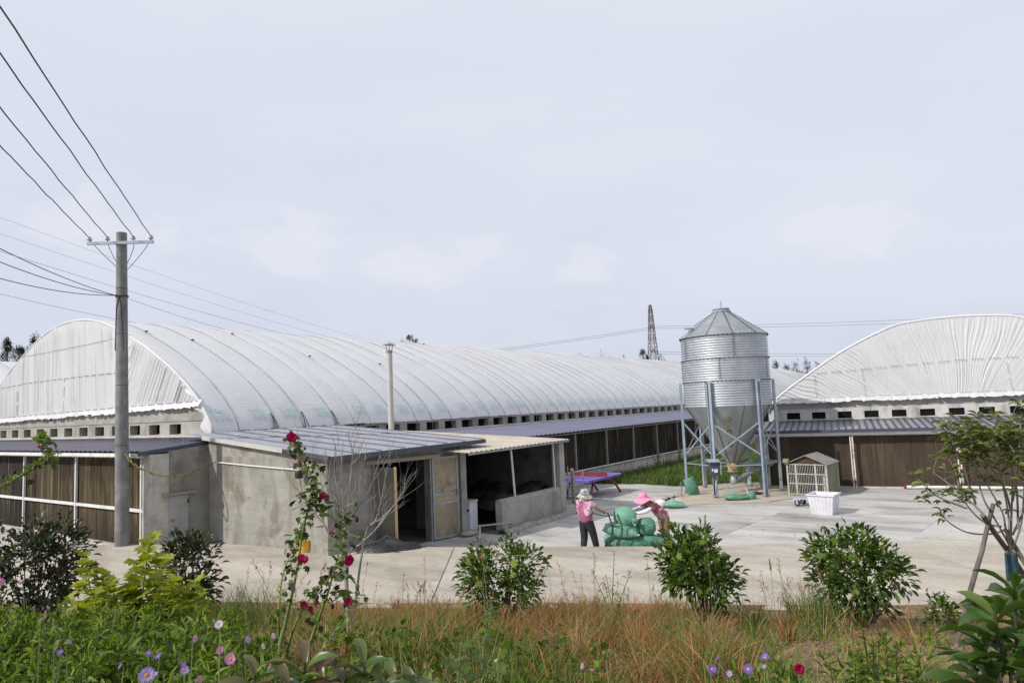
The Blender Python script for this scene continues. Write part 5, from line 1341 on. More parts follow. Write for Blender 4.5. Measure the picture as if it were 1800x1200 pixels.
mb = MB(); mb.obox((-0.02, -0.03, 1.27), (0.09, 0, 0), (0, 0.08, 0), (0.01, 0, 0.07)); mb.build('corner_box', M['cage_side'], cg)

tb = thing('plastic_tub', 'white tapered plastic tub standing on the yard before the cage', 'tub', (-5.05, 22.68, 0), R(-4))
TW, TD, THh = 0.60, 0.66, 0.60
def rect(x_, i): return None
mb = MB()
ins = 0.075
def ring_(o_, z_): return [V(-o_, -o_, z_), V(TW + o_, -o_, z_), V(TW + o_, TD + o_, z_), V(-o_, TD + o_, z_)]
rings = [ring_(-0.0, 0.0), ring_(0.0, 0.012), ring_(ins, THh - 0.03), ring_(ins + .035, THh - .03), ring_(ins + .035, THh), ring_(ins - .015, THh), ring_(-0.015, 0.02)]
vs_ = [p for r_ in rings for p in r_]; fs = [(3, 2, 1, 0)]
for i in range(len(rings) - 1):
    for k in range(4): fs.append((i * 4 + k, i * 4 + (k + 1) % 4, (i + 1) * 4 + (k + 1) % 4, (i + 1) * 4 + k))
fs.append((24, 25, 26, 27)); mb.add(vs_, fs); mb.build('body', M['white_plastic'], tb)
mb = MB()
for k in range(1, 7):
    f = k / 7; mb.bar(V(TW * f, -0.002, 0.01), V(-ins + (TW + 2 * ins) * f, -ins - .002, THh - .035), 0.012, 0.01)
for k in range(1, 5):
    f = k / 5; mb.bar(V(TW + .002, TD * f, 0.01), V(TW + ins + .002, -ins + (TD + 2 * ins) * f, THh - .035), 0.012, 0.01)
for z_ in (0.16, 0.42):
    o_ = ins * z_ / THh + .002; mb.bar(V(-o_, -o_, z_), V(TW + o_, -o_, z_), .008, .012); mb.bar(V(TW + o_, -o_, z_), V(TW + o_, TD + o_, z_), .008, .012)
mb.build('moulded_ribs', M['white_plastic'], tb)
pt = thing('platform_trolley', 'low steel platform trolley half hidden behind the white tub', 'trolley', (-5.78, 24.1, 0), R(-8))
MB().box((-0.12, -0.05, 0.235), (0.75, 0.55, 0.285)).build('deck', M['galv'], pt)
q = V(0, 1, 0).to_track_quat('Z', 'Y').to_matrix()
for x_, y_ in ((0.0, 0.0), (0.62, 0.0), (0.0, 0.5), (0.62, 0.5)):
    w_ = MB().lathe([(0.0, -0.03), (0.09, -0.03), (0.105, 0), (0.09, 0.03), (0.0, 0.03)], 18, (x_, y_, 0.105), q).build('wheel', M['black'], pt, smooth=40)
    MB().lathe([(0.0, -0.034), (0.045, -0.034), (0.045, 0.034), (0.0, 0.034)], 12, (x_, y_, 0.105), q).build('hub', M['galv'], w_)
    MB().box((x_ - .03, y_ - .045, .11), (x_ + .03, y_ - .035, .24)).build('fork', M['galv'], pt)

# ------------------------------------------------------------------ small things about the yard
rod = thing('steel_rod', 'thin upright steel rod on the yard left of the silo', 'rod', (-10.1, 24.9, 0)); MB().tube([V(0, 0, 0), V(0.01, 0, 0.55)], 0.022, 6).build('shaft', M['grey_steel'], rod); MB().box((-.08, -.05, 0.004), (.1, .06, .03)).build('foot', M['grey_steel'], rod)
tf = thing('tube_frame', 'low grey inverted tube frame beyond the road edge near the coal store', 'barrier', (-11.66, 14.63, 0))
a, b_ = V(0, 0, 0), V(0.42, 0.62, 0)
MB().tube([a, a + V(0, 0, 0.52)], 0.022, 8).build('post', M['grey_steel'], tf); MB().tube([b_, b_ + V(0, 0, 0.52)], 0.022, 8).build('post', M['grey_steel'], tf); MB().bar(a + V(-.02, -.03, .54), b_ + V(.02, .03, .54), 0.05, 0.03).build('top_rail', M['grey_steel'], tf)
fz = thing('white_cabinet', 'white cabinet with beige lid half hidden behind the pump house jamb', 'cabinet', (-13.42, 16.06, 0), R(4))
MB().box((-0.35, 0, 0.02), (0.24, 0.4, 0.86)).build('body', M['white_plastic'], fz); MB().box((-0.37, -.02, 0.865), (0.26, 0.42, 0.93)).build('lid', M['ivory_trim'], fz); MB().bar((0.12, -0.04, 0.68), (0.26, -0.08, 0.66), 0.04).build('handle', M['black'], fz)
st_ = thing('doorstep_stone', 'rough concrete lump beside the pump house jamb', 'stone', (-12.95, 15.75, 0)); MB().grid(lambda u, v: V(0.22 * math.cos(6.283 * u) * math.sin(3.1416 * v), 0.35 * math.sin(6.283 * u) * math.sin(3.1416 * v), 0.07 - 0.09 * math.cos(3.1416 * v) + 0.03 * mnoise.noise((u * 5, v * 5, 2)) * math.sin(3.14 * v)), 14, 8).build('lump', M['rubble'], st_)
bu = thing('bucket', 'yellow plastic bucket standing at the corner of the pump house', 'bucket', (-14.70, 11.28, 0.0))
MB().lathe([(0.0, 0.0), (0.16, 0.0), (0.17, 0.03), (0.205, 0.52), (0.22, 0.53), (0.22, 0.56), (0.195, 0.56), (0.16, 0.03), (0.0, 0.03)], 24).build('body', M['yellow_plastic'], bu, smooth=40)
MB().tube([V(-0.21, 0, .53), V(-.15, -.16, .47), V(0, -.23, .44), V(.15, -.16, .47), V(.21, 0, .53)], 0.008, 5).build('handle', M['grey_steel'], bu)
sd = thing('round_stand', 'thin white pole on a round dark base by the pump house corner', 'stand', (-14.0, 11.35, 0.05))
MB().lathe([(0.0, 0.0), (0.32, 0.0), (0.33, 0.04), (0.3, 0.06), (0.0, 0.08)], 24).build('base', M['grey_steel'], sd, smooth=40); MB().tube([V(0, 0, 0.05), V(0.0, 0, 1.05)], 0.022, 8).build('pole', M['white_steel'], sd)
# heap of black netting and hose by the open doors
hp = thing('net_heap', 'heap of black netting with loops of hose beside the open tin door', 'netting', (-12.85, 12.35, 0.0))
def hb(u, v):
    a = 6.283 * u; r_ = (1 - v); x_ = (0.85 + 0.2 * math.sin(a * 2 + 1)) * r_ * math.cos(a); y_ = 0.5 * r_ * math.sin(a)
    return RT2 * x_ + FW2 * y_ + V(0, 0, (0.52 + 0.3 * mnoise.noise((x_ * 1.8, y_ * 1.8, 4))) * (1 - r_ ** 2.4) + 0.10 * mnoise.noise((x_ * 4, y_ * 4, 1)) * (1 - r_))
MB().grid(hb, 48, 14).build('folded_net', M['black'], hp, smooth=180)
mb = MB()
for k in range(30):
    u = k / 30
    mb.tube([hb((u + 0.25 * w / 10) % 1, 0.05 + 0.9 * w / 10) + V(0, 0, 0.012) for w in range(11)], 0.008, 4)
    mb.tube([hb((u - 0.25 * w / 10) % 1, 0.05 + 0.9 * w / 10) + V(0, 0, 0.012) for w in range(11)], 0.008, 4)
mb.build('mesh_strands', M['strand'], hp)
for k in range(7):
    cx_ = rr.uniform(0.5, 1.0); rx = rr.uniform(.3, .55); mb = MB(); mb.tube([RT2 * (cx_ + rx * math.cos(a)) + FW2 * (-0.1 + rx * 0.6 * math.sin(a)) + V(0, 0, 0.06 + 0.04 * k * 0.6 + 0.06 * math.sin(a * 2 + k)) for a in np.linspace(0, 6.283, 26)], 0.014, 5); mb.build('hose_loop', M['black'], hp, smooth=60)
# drain slot with broken edges beside the silo pad
dr = link('drain_channel', None, kind='structure')
mb = MB(); a, b_ = V(-10.35, 21.4, 0.0), V(-10.4, 25.9, 0.0)
mb.bar(a + V(0, 0, 0.006), b_ + V(0, 0, 0.006), 0.16, 0.006); mb.build('slot', M['void'], dr)
mb = MB()
for k in range(40):
    f = rr.random(); p = a.lerp(b_, f) + V(rr.choice((-1, 1)) * rr.uniform(.08, .2), 0, 0.015); mb.obox(p, V(rr.uniform(.02, .06), rr.uniform(-.02, .02), 0), V(0, rr.uniform(.03, .09), 0), V(0, 0, rr.uniform(.012, .035)))
mb.build('broken_edge', M['rubble'], dr)
# flat strips and litter lying on the yard
fs_ = thing('metal_strip', 'long pale metal strip lying on the yard before the table', 'strip', (-11.6, 20.6, 0)); MB().bar((0.6, 1.4, 0.03), (-0.9, -0.6, 0.02), 0.05, 0.02).build('strip', M['white_steel'], fs_)
pc = tag(MB().tube([V(-12.6, 20.5, .015), V(-12.0, 20.2, .015), V(-11.4, 20.4, .015), V(-10.8, 20.1, .015), V(-10.3, 20.6, .015)], 0.012, 5).build('cable', M['wire']), 'thin dark cable snaking over the yard before the table', 'cable')
lt = MB()
for k in range(260):
    x_, y_ = rr.uniform(-13, -1), rr.uniform(18.5, 28)
    if rr.random() < .4: x_, y_ = rr.uniform(-14, -12), rr.uniform(16, 24)
    lt.obox((x_, y_, 0.008), V(rr.uniform(.005, .022), rr.uniform(-.02, .02), 0), V(rr.uniform(-.01, .01), rr.uniform(.005, .016), 0), V(0, 0, rr.uniform(.004, .012)))
lt.build('litter', M['rubble'], kind='stuff', label='crumbs of grit and straw scattered over the concrete', cat='grit')
# ------------------------------------------------------------------ people
def skin_mesh(name, joints, edges, root, mat, sub=2):
    names = list(joints); idx = {n_: i for i, n_ in enumerate(names)}
    me = bpy.data.meshes.new(name)
    me.from_pydata([joints[n_][0] for n_ in names], [(idx[a], idx[b_]) for a, b_ in edges], [])
    o = bpy.data.objects.new(name, me); col.objects.link(o)
    sk = o.modifiers.new('skin', 'SKIN'); sk.use_smooth_shade = True
    lay = me.skin_vertices[0].data if me.skin_vertices else None
    if lay is None:
        bm = bmesh.new(); bm.from_mesh(me); bm.verts.layers.skin.verify(); bm.to_mesh(me); bm.free(); lay = me.skin_vertices[0].data
    for n_ in names:
        r_ = joints[n_][1]
        lay[idx[n_]].radius = (r_, r_) if not isinstance(r_, tuple) else r_
        lay[idx[n_]].use_root = n_ == root
    sb = o.modifiers.new('sub', 'SUBSURF'); sb.levels = sub; sb.render_levels = sub
    bpy.context.view_layer.update()
    dg = bpy.context.evaluated_depsgraph_get()
    out = bpy.data.meshes.new_from_object(o.evaluated_get(dg))
    bpy.data.objects.remove(o); bpy.data.meshes.remove(me)
    out.materials.clear(); out.materials.append(mat)
    out.polygons.foreach_set('use_smooth', [True] * len(out.polygons)); out.name = name
    return out

def figure(label, base, F, J, shirt_, pants, hat, sleeve_len=0.55, sleeve=None, extra=None):
    """J: joints as (forward, left, up); builds one continuous body with clothes as children"""
    F = Vector(F).normalized(); Lf = V(-F.y, F.x, 0)
    w = lambda p: F * p[0] + Lf * p[1] + V(0, 0, p[2])
    P = {k: w(v) for k, v in J.items()}
    root = thing('person', label, 'person', base)
    j = {'pelvis': (P['pelvis'], 0.115), 'spine': (P['spine'], 0.105), 'chest': (P['chest'], 0.12), 'neck': (P['neck'], 0.052), 'jaw': (P['jaw'], 0.072), 'crown': (P['crown'], 0.085)}
    e = [('pelvis', 'spine'), ('spine', 'chest'), ('chest', 'neck'), ('neck', 'jaw'), ('jaw', 'crown')]
    for s_ in 'RL':
        j.update({'sh' + s_: (P['sh' + s_], 0.055), 'el' + s_: (P['el' + s_], 0.040), 'wr' + s_: (P['wr' + s_], 0.027), 'ha' + s_: (P['ha' + s_], (0.036, 0.022)),
                  'hip' + s_: (P['hip' + s_], 0.088), 'kn' + s_: (P['kn' + s_], 0.058), 'an' + s_: (P['an' + s_], 0.038), 'toe' + s_: (P['an' + s_] + F * 0.14 - V(0, 0, 0.045), 0.034)})
        e += [('chest', 'sh' + s_), ('sh' + s_, 'el' + s_), ('el' + s_, 'wr' + s_), ('wr' + s_, 'ha' + s_), ('pelvis', 'hip' + s_), ('hip' + s_, 'kn' + s_), ('kn' + s_, 'an' + s_), ('an' + s_, 'toe' + s_)]
        hd = (P['ha' + s_] - P['wr' + s_]).normalized(); sd = hd.cross(V(0, 0, 1)).normalized(); dn = V(0, 0, -1)
        for k in range(4):
            o_ = (k - 1.5) * 0.018; ln = (0.030, 0.036, 0.034, 0.026)[k]
            a = P['ha' + s_] + sd * o_ + hd * 0.028; b_ = a + hd * ln * 0.7 + dn * 0.014; c_ = b_ + dn * ln
            for q, (pp, r_) in enumerate(((a, 0.0095), (b_, 0.0088), (c_, 0.007))): j['f%d%d%s' % (k, q, s_)] = (pp, r_)
            e += [('ha' + s_, 'f%d0%s' % (k, s_)), ('f%d0%s' % (k, s_), 'f%d1%s' % (k, s_)), ('f%d1%s' % (k, s_), 'f%d2%s' % (k, s_))]
        sg = 1 if s_ == 'R' else -1
        a = P['wr' + s_].lerp(P['ha' + s_], 0.6) - sd * 0.028 * sg; b_ = a + hd * 0.03 - sd * 0.018 * sg + dn * 0.012; c_ = b_ + hd * 0.022 + dn * 0.02
        for q, (pp, r_) in enumerate(((a, 0.011), (b_, 0.010), (c_, 0.008))): j['t%d%s' % (q, s_)] = (pp, r_)
        e += [('ha' + s_, 't0' + s_), ('t0' + s_, 't1' + s_), ('t1' + s_, 't2' + s_)]
    # face: nose and ears grow out of the head
    hd = F * 1.0
    j['nose'] = (P['jaw'].lerp(P['crown'], 0.3) + F * 0.092, 0.014); e.append(('jaw', 'nose'))
    for q, sgn in (('earR', -1), ('earL', 1)): j[q] = (P['jaw'].lerp(P['crown'], 0.45) + Lf * 0.088 * sgn, 0.016); e.append(('crown', q))
    link('body', skin_mesh('body', j, e, 'pelvis', M['skin'], 2), root)
    # clothes
    jj = {'pelvis': (P['pelvis'].lerp(P['spine'], -0.6), (0.20, 0.16)), 'mid': (P['spine'], (0.18, 0.14)), 'chest': (P['chest'], (0.17, 0.145)), 'top': (P['neck'].lerp(P['chest'], 0.30), 0.078)}
    ee = [('pelvis', 'mid'), ('mid', 'chest'), ('chest', 'top')]
    for s_ in 'RL':
        jj['sh' + s_] = (P['sh' + s_], 0.082); jj['ua' + s_] = (P['sh' + s_].lerp(P['el' + s_], sleeve_len), 0.073)
        ee += [('chest', 'sh' + s_), ('sh' + s_, 'ua' + s_)]
    link('shirt', skin_mesh('shirt', jj, ee, 'chest', shirt_, 2), root)
    jj = {'waist': (P['pelvis'].lerp(P['spine'], 0.95), 0.118), 'pelvis': (P['pelvis'], 0.150)}; ee = [('waist', 'pelvis')]
    for s_ in 'RL':
        kn, an = P['kn' + s_], P['an' + s_]
        jj.update({'hip' + s_: (P['hip' + s_], 0.125), 'kn' + s_: (kn, 0.093), 'sh_' + s_: (kn.lerp(an, 0.5), 0.083), 'an' + s_: (an + V(0, 0, 0.01), 0.066)})
        ee += [('pelvis', 'hip' + s_), ('hip' + s_, 'kn' + s_), ('kn' + s_, 'sh_' + s_), ('sh_' + s_, 'an' + s_)]
    link('trousers', skin_mesh('trousers', jj, ee, 'pelvis', pants, 2), root)
    for s_ in 'RL':
        a = P['an' + s_]
        sm = skin_mesh('shoe', {'h': (a + V(0, 0, -0.035), 0.05), 'm': (a + F * 0.08 + V(0, 0, -0.05), 0.045), 't': (a + F * 0.17 + V(0, 0, -0.055), 0.036)}, [('h', 'm'), ('m', 't')], 'h', M['shoe'], 1)
        link('shoe', sm, root)
        if sleeve:
            link('arm_sleeve', skin_mesh('arm_sleeve', {'a': (P['sh' + s_].lerp(P['el' + s_], 0.45), 0.060), 'b': (P['el' + s_], 0.054), 'c': (P['el' + s_].lerp(P['wr' + s_], .5), 0.048), 'd': (P['wr' + s_], 0.037)}, [('a', 'b'), ('b', 'c'), ('c', 'd')], 'a', sleeve, 2), root)
    # face marks, hair under the hat
    ax = (P['crown'] - P['jaw']).normalized(); side_ = ax.cross(F).normalized(); fr = side_.cross(ax)
    ey = MB()
    for sgn in (-1, 1): ey.sphere(P['jaw'].lerp(P['crown'], 0.5) + F * 0.078 + Lf * 0.033 * sgn, 0.012, 8, 6)
    ey.build('eyes', M['hair'], root)
    MB().obox(P['jaw'] + F * 0.074 - ax * 0.02, Lf * 0.022, F * 0.006, V(0, 0, 0.006)).build('mouth', M['red_paint'], root)
    hr = MB(); c = P['crown'].lerp(P['jaw'], 0.35) - F * 0.028
    hr.sphere(c - ax * 0.02, 0.094, 16, 10, (1, 1, 1.0)); hr.build('hair', M['hair'], root, smooth=180)
    return root, P, ax, F, Lf

def hat_mesh(prof, wob, mat, name='hat', n=40):
    mb = MB()
    def fn(u, v):
        i = v * (len(prof) - 1); k = min(int(i), len(prof) - 2); f = i - k
        r_ = prof[k][0] + (prof[k + 1][0] - prof[k][0]) * f; z_ = prof[k][1] + (prof[k + 1][1] - prof[k][1]) * f
        a = 6.283185 * u; b_ = max(0, r_ - 0.12) / 0.1
        return V(r_ * math.cos(a), r_ * math.sin(a), z_ + wob * b_ * math.sin(a * 3 + 1) - 0.6 * wob * b_ * math.cos(a * 2))
    mb.grid(fn, n, (len(prof) - 1) * 2)
    return mb.mesh(name, mat, 180)

# -- the woman drawing the hand truck
WA = RT2 * 1.62 + FW2 * 16.95
FA = RT2 * 0.55 + FW2 * 0.83
JA = dict(pelvis=(0, 0, .82), spine=(-.035, 0, 1.0), chest=(-.07, 0, 1.20), neck=(-.065, 0, 1.345), jaw=(-.03, 0, 1.42), crown=(-.02, 0, 1.50),
          shR=(-.06, -.175, 1.275), elR=(.12, -.31, 1.09), wrR=(.36, -.28, 1.03), haR=(.43, -.27, 1.01),
          shL=(-.06, .175, 1.275), elL=(.16, .25, 1.08), wrL=(.40, .12, 1.02), haL=(.47, .10, 1.00),
          hipR=(0, -.09, .79), knR=(.13, -.12, .45), anR=(.22, -.15, .085), hipL=(0, .09, .79), knL=(.05, .10, .44), anL=(-.08, .10, .085))
ra, P, ax, F_, L_ = figure('woman in a two-tone pink shirt and black trousers drawing the hand truck', WA, FA, JA, M['shirt_a'], M['trousers'], None)
ho = link('hat', hat_mesh([(0.0, 0.118), (0.06, 0.115), (0.098, 0.09), (0.112, 0.02), (0.116, 0.0), (0.165, -0.035), (0.205, -0.075)], 0.016, M['grey_hat']), ra, P['crown'] + V(0, 0, -0.005)); ho.rotation_euler = (R(6), R(8), 0)
nk = MB()      # cloth falling from the hat behind the neck
nk.grid(lambda u, v: P['crown'] - F_ * (0.115 * math.cos(2.2 * (u - 0.5))) + L_ * (0.12 * math.sin(2.2 * (u - 0.5)) + 0.03) + V(0, 0, 0.0 - 0.17 * v) - F_ * 0.03 * v, 12, 5); nk.build('neck_cloth', M['grey_hat'], ra, smooth=180)
# -- the woman leaning on the sacks
WB = RT2 * 3.62 + FW2 * 17.5
FB = -RT2 * 0.96 - FW2 * 0.26
JB = dict(pelvis=(0.0, 0, .775), spine=(.13, 0, .90), chest=(.28, 0, 1.06), neck=(.40, 0, 1.165), jaw=(.49, 0, 1.205), crown=(.535, 0, 1.275),
          shR=(.31, -.17, 1.10), elR=(.58, -.20, 1.00), wrR=(.84, -.10, .97), haR=(.92, -.08, .955),
          shL=(.31, .17, 1.10), elL=(.56, .21, .97), wrL=(.80, .14, .93), haL=(.88, .12, .925),
          hipR=(0, -.09, .75), knR=(-.01, -.10, .42), anR=(-.10, -.11, .085), hipL=(0, .09, .75), knL=(.02, .11, .42), anL=(-.02, .12, .085))
rb_, P, ax, F_, L_ = figure('woman in a pink sun hat and khaki trousers leaning onto the sacks', WB, FB, JB, M['shirt_b'], M['khaki'], None, 0.42, M['sleeve'])
ho = link('hat', hat_mesh([(0.0, 0.135), (0.07, 0.128), (0.108, 0.09), (0.122, 0.015), (0.128, 0.0), (0.19, -0.03), (0.245, -0.055)], 0.018, M['pink_hat']), rb_, P['crown'] + V(0, 0, -0.005))
ho.rotation_euler = ax.lerp(V(0, 0, 1), 0.6).normalized().to_track_quat('Z', 'Y').to_euler()
nk = MB(); nk.grid(lambda u, v: P['crown'].lerp(P['neck'], v * 1.35) - F_ * (0.10 * math.cos(2.4 * (u - .5))) + L_ * (0.125 * math.sin(2.4 * (u - .5))) + V(0, 0, -0.02 + 0.035 * math.sin(3.1 * v)), 12, 6); nk.build('neck_cloth', M['shirt_b'], rb_, smooth=180)
a_ = P['pelvis'].lerp(P['spine'], 0.10); q = (P['spine'] - P['pelvis']).to_track_quat('Z', 'Y').to_matrix()
MB().lathe([(0.150, -0.03), (0.162, 0.0), (0.150, 0.03)], 20, a_, q).build('shirt_hem', M['cream_trim'], rb_, smooth=180)
# ------------------------------------------------------------------ utility pole and its wires
KP = 0.925
def near_(p):
    p = Vector(p); return V(p.x * KP, p.y * KP, EYE + (p.z - EYE) * KP)
up_ = thing('utility_pole', 'tall grey concrete utility pole with crossarm standing before the left barn', 'pole', (-22.17 * KP, 10.33 * KP, 0))
O = up_.location.copy()
pt_, pb = V(-0.12, -0.05, EYE + 6.0 * KP), V(0, 0, 0)
MB().tube([pb.lerp(pt_, k / 12) for k in range(13)], [0.192 - 0.052 * k / 12 for k in range(13)], 24).build('shaft', M['pole'], up_, smooth=60)
for z_ in (7.95, 6.55, 5.0, 3.2): 
    f = z_ / 9.7; MB().tube([pb.lerp(pt_, f), pb.lerp(pt_, f + 0.0015)], 0.192 - 0.052 * f + 0.004, 24).build('band', M['wire'], up_)
ca, cb_ = near_((-23.14, 9.73, 9.36)) - O, near_((-21.44, 10.94, 9.33)) - O
dv = (cb_ - ca).normalized(); back = V(dv.y, -dv.x, 0)
ca2, cb2 = ca + back * 0.17, cb_ + back * 0.17
arm = MB().bar(ca2, cb2, 0.06, 0.085).build('crossarm', M['galv_leg'], up_)
INS = []
for f in (0.035, 0.305, 0.695, 0.965):
    p = ca2.lerp(cb2, f)
    ins_ = MB().lathe([(0.0, 0.08), (0.05, 0.085), (0.075, 0.11), (0.05, 0.125), (0.055, 0.15), (0.045, 0.19), (0.0, 0.2)], 14, p).build('insulator', M['porcelain'], up_, smooth=60)
    MB().tube([p + V(0, 0, 0.02), p + V(0, 0, 0.09)], 0.012, 6).build('pin', M['grey_steel'], ins_)
    INS.append(p + O + V(0, 0, 0.16))
tgt = [V(-11.5, 1.9, 9.75), V(-10.9, 2.35, 9.75), V(-9.2, 2.25, 9.75), V(-8.2, 2.1, 9.75)]
tgt = [near_(p) for p in (V(-16.36, 5.11, 0), V(-14.34, 4.46, 0), V(-12.19, 3.77, 0), V(-11.0, 3.48, 0))]
WN = ['far left', 'second', 'third', 'far right']
for k, (a, b_) in enumerate(zip(INS, tgt)):
    d = (b_ - a); d.z = 0; e_ = a + d * 2.6; e_.z = a.z + 0.25
    mid = a + d; 
    pts = wirepath(a, e_, 0.12, 40)
    for i, p in enumerate(pts[1:-1]): p += V(0.012 * math.sin(i * 1.3 + k), 0, 0.012 * math.sin(i * 2.1 + k))
    tag(MB().tube(pts, 0.0125, 5).build('power_cable', M['wire']), ['overhead wire tied to the left end insulator of the crossarm', 'overhead wire tied to the inner left insulator of the crossarm', 'overhead wire tied to the inner right insulator of the crossarm', 'overhead wire tied to the right end insulator of the crossarm'][k], 'wire', 'overhead wires of the utility pole')
    z_ = (8.25, 8.4, 8.35, 8.15)[k]; f = z_ / pt_.z
    end = pb.lerp(pt_, f) + (dv if k > 1 else -dv) * 0.17
    MB().tube(catmull([a - O - V(0, 0, .05), (a - O).lerp(end, 0.45) + dv * (0.08 if k > 1 else -0.05), end], 6), 0.009, 5).build('jumper_wire', M['wire'], up_)
anc = near_((-22.35, 10.15, 7.68))
for k, q in enumerate((near_(V(-17.63, 5.56, 7.9)), near_(V(-18.18, 5.74, 7.9)), near_(V(-19.2, 6.06, 7.9)))):
    e_ = anc + (q - anc) * 2.2; e_.z = 8.1 - 0.25 * k
    tag(MB().tube(wirepath(anc, e_, 0.38 + 0.06 * k, 24), 0.010, 5).build('service_cable', M['wire']), ['upper slack service wire running left from the pole collar', 'middle slack service wire running left from the pole collar', 'lowest slack service wire with a clip left of the pole'][k], 'wire', 'service wires of the utility pole')
f = (EYE + 3.96 * KP) / pt_.z
mb = MB(); c = pb.lerp(pt_, f)
mb.tube([c + V(0.165 * math.cos(a), 0.165 * math.sin(a), 0.02 * math.sin(a * 3)) for a in np.linspace(0, 6.283, 20)], 0.018, 5)
for sg in (-1, 1): mb.tube([c + back * 0.162 + dv * 0.02, c + back * 0.15 + dv * 0.07 * sg - V(0, 0, 0.35), c + back * .135 + dv * (0.10 * sg + .01) - V(0, 0, 0.85), c + back * 0.115 + dv * (.125 * sg + .015) - V(0, 0, 1.6)], 0.011, 5)
mb.build('wire_wrap', M['wire'], up_)
dw = pb.lerp(pt_, .6) + dv * 0.18; mb = MB(); mb.tube([V(0, 0, z_) + dv * (0.19 - 0.052 * z_ / 9.7) + pb.lerp(pt_, z_ / 9.7) * V(1, 1, 0).length * 0 + V(pt_.x * z_ / 9.7, pt_.y * z_ / 9.7, 0) + back * 0.03 for z_ in (6.2, 5, 4, 3.2, 2.8)], 0.012, 5); mb.build('down_cable', M['yellow_cable'], up_)
# cable looping from pole to pump house
a = near_((-22.0, 10.3, 2.73)); b_ = A_ + u1 * 0.62 + n1 * 0.06 + V(0, 0, 2.4)
pts = catmull([a, a.lerp(b_, 0.12) + V(.22, -.12, -.28), a.lerp(b_, 0.35) + V(.36, -.15, -.50), a.lerp(b_, 0.6) + V(.3, -.1, -.46), a.lerp(b_, 0.82) - V(0, 0, .22), b_], 8)
mb = MB()
for k in range(2): mb.tube([p + V(0.02 * math.sin(i * .9 + 3 * k), 0.02 * math.cos(i * .9 + 3 * k), 0.015 * math.sin(i * 1.1 + 2 * k)) for i, p in enumerate(pts)], 0.015, 5)
tag(mb.build('service_cable', M['yellow_cable']), 'twisted yellow-green cable drooping from the pole to the pump house wall', 'cable')
# thin distribution lines crossing behind the barn
for k, (a, b_) in enumerate((((0, 358), (665, 592)), ((0, 386), (645, 598)), ((0, 417), (590, 596)), ((0, 492), (432, 584)), ((226, 525), (575, 594)))):
    pa, pb_ = at(a[0], a[1], 46), at(b_[0], b_[1], 74)
    d = pb_ - pa
    tag(MB().tube(wirepath(pa - d * (0.5 if k < 4 else 0), pb_ + d * 0.35, 1.2, 24), 0.012 if k > 1 else 0.008, 4).build('power_line', M['wire']), ['topmost faint line slanting down behind the pole', 'second faint line slanting down behind the pole', 'third line from the top slanting behind the pole', 'lowest line slanting down onto the barn roof', 'line leaving the pole collar rightwards behind the barn'][k], 'wire', 'distribution lines behind the barn')

# ------------------------------------------------------------------ pylon and high lines
PXY = V(-102, 233, 0)
py = thing('lattice_pylon', 'dark steel lattice pylon far behind the long barn roof', 'pylon', PXY)
lv = [(0, 2.9), (8, 2.2), (15, 1.75), (21, 1.35), (26, 1.05), (30, 0.85), (33.5, 0.7), (36.5, 0.55), (38.4, 0.3)]
mb = MB()
cn = lambda z_, r_, k: V(r_ * (1 if k in (0, 3) else -1), r_ * (1 if k < 2 else -1), z_)
for (z0, r0), (z1, r1) in zip(lv, lv[1:]):
    for k in range(4):
        mb.bar(cn(z0, r0, k), cn(z1, r1, k), 0.17); k2 = (k + 1) % 4
        zm, rm_ = (z0 + z1) / 2, (r0 + r1) / 2
        mb.bar(cn(z0, r0, k), cn(zm, rm_, k2), 0.13); mb.bar(cn(z0, r0, k2), cn(zm, rm_, k), 0.13); mb.bar(cn(zm, rm_, k), cn(z1, r1, k2), 0.13); mb.bar(cn(zm, rm_, k2), cn(z1, r1, k), 0.13)
        mb.bar(cn(z1, r1, k), cn(z1, r1, k2), 0.12)
mb.build('tower', M['pylon'], py)
for z_ in (30.0, 21.3):
    mb = MB(); ad = FW2
    for sg in (-1, 1): mb.bar(V(0, 0, z_) - ad * 3 * sg * 0 + V(0, 0, .9), V(0, 0, z_) + ad * 3.2 * sg, 0.16); mb.bar(V(0, 0, z_), V(0, 0, z_) + ad * 3.2 * sg, 0.16)
    mb.build('crossarm', M['pylon'], py)
HV = [((1147, 573.5), (1800, 542)), ((1147, 577), (1800, 549)), ((1150, 617.5), (1800, 609)), ((1150, 621.5), (1800, 614)), ((1141, 576), (868, 612)), ((1141, 579.5), (868, 615))]
HL = ['uppermost high line right of the pylon', 'second high line right of the pylon', 'third high line right of the pylon', 'lowest high line right of the pylon', 'upper high line left of the pylon', 'lower high line left of the pylon']
for (a, b_), l_ in zip(HV, HL):
    pa = at(a[0], a[1], 250); pb_ = at(b_[0], b_[1], 262)
    d = pb_ - pa; e_ = pb_ + d * 0.6
    tag(MB().tube(wirepath(pa, e_, 2.2 if b_[0] > 1000 else 0.6, 24), 0.05, 4).build('high_line', M['pylon']), l_, 'wire', 'high-voltage lines on the pylon')

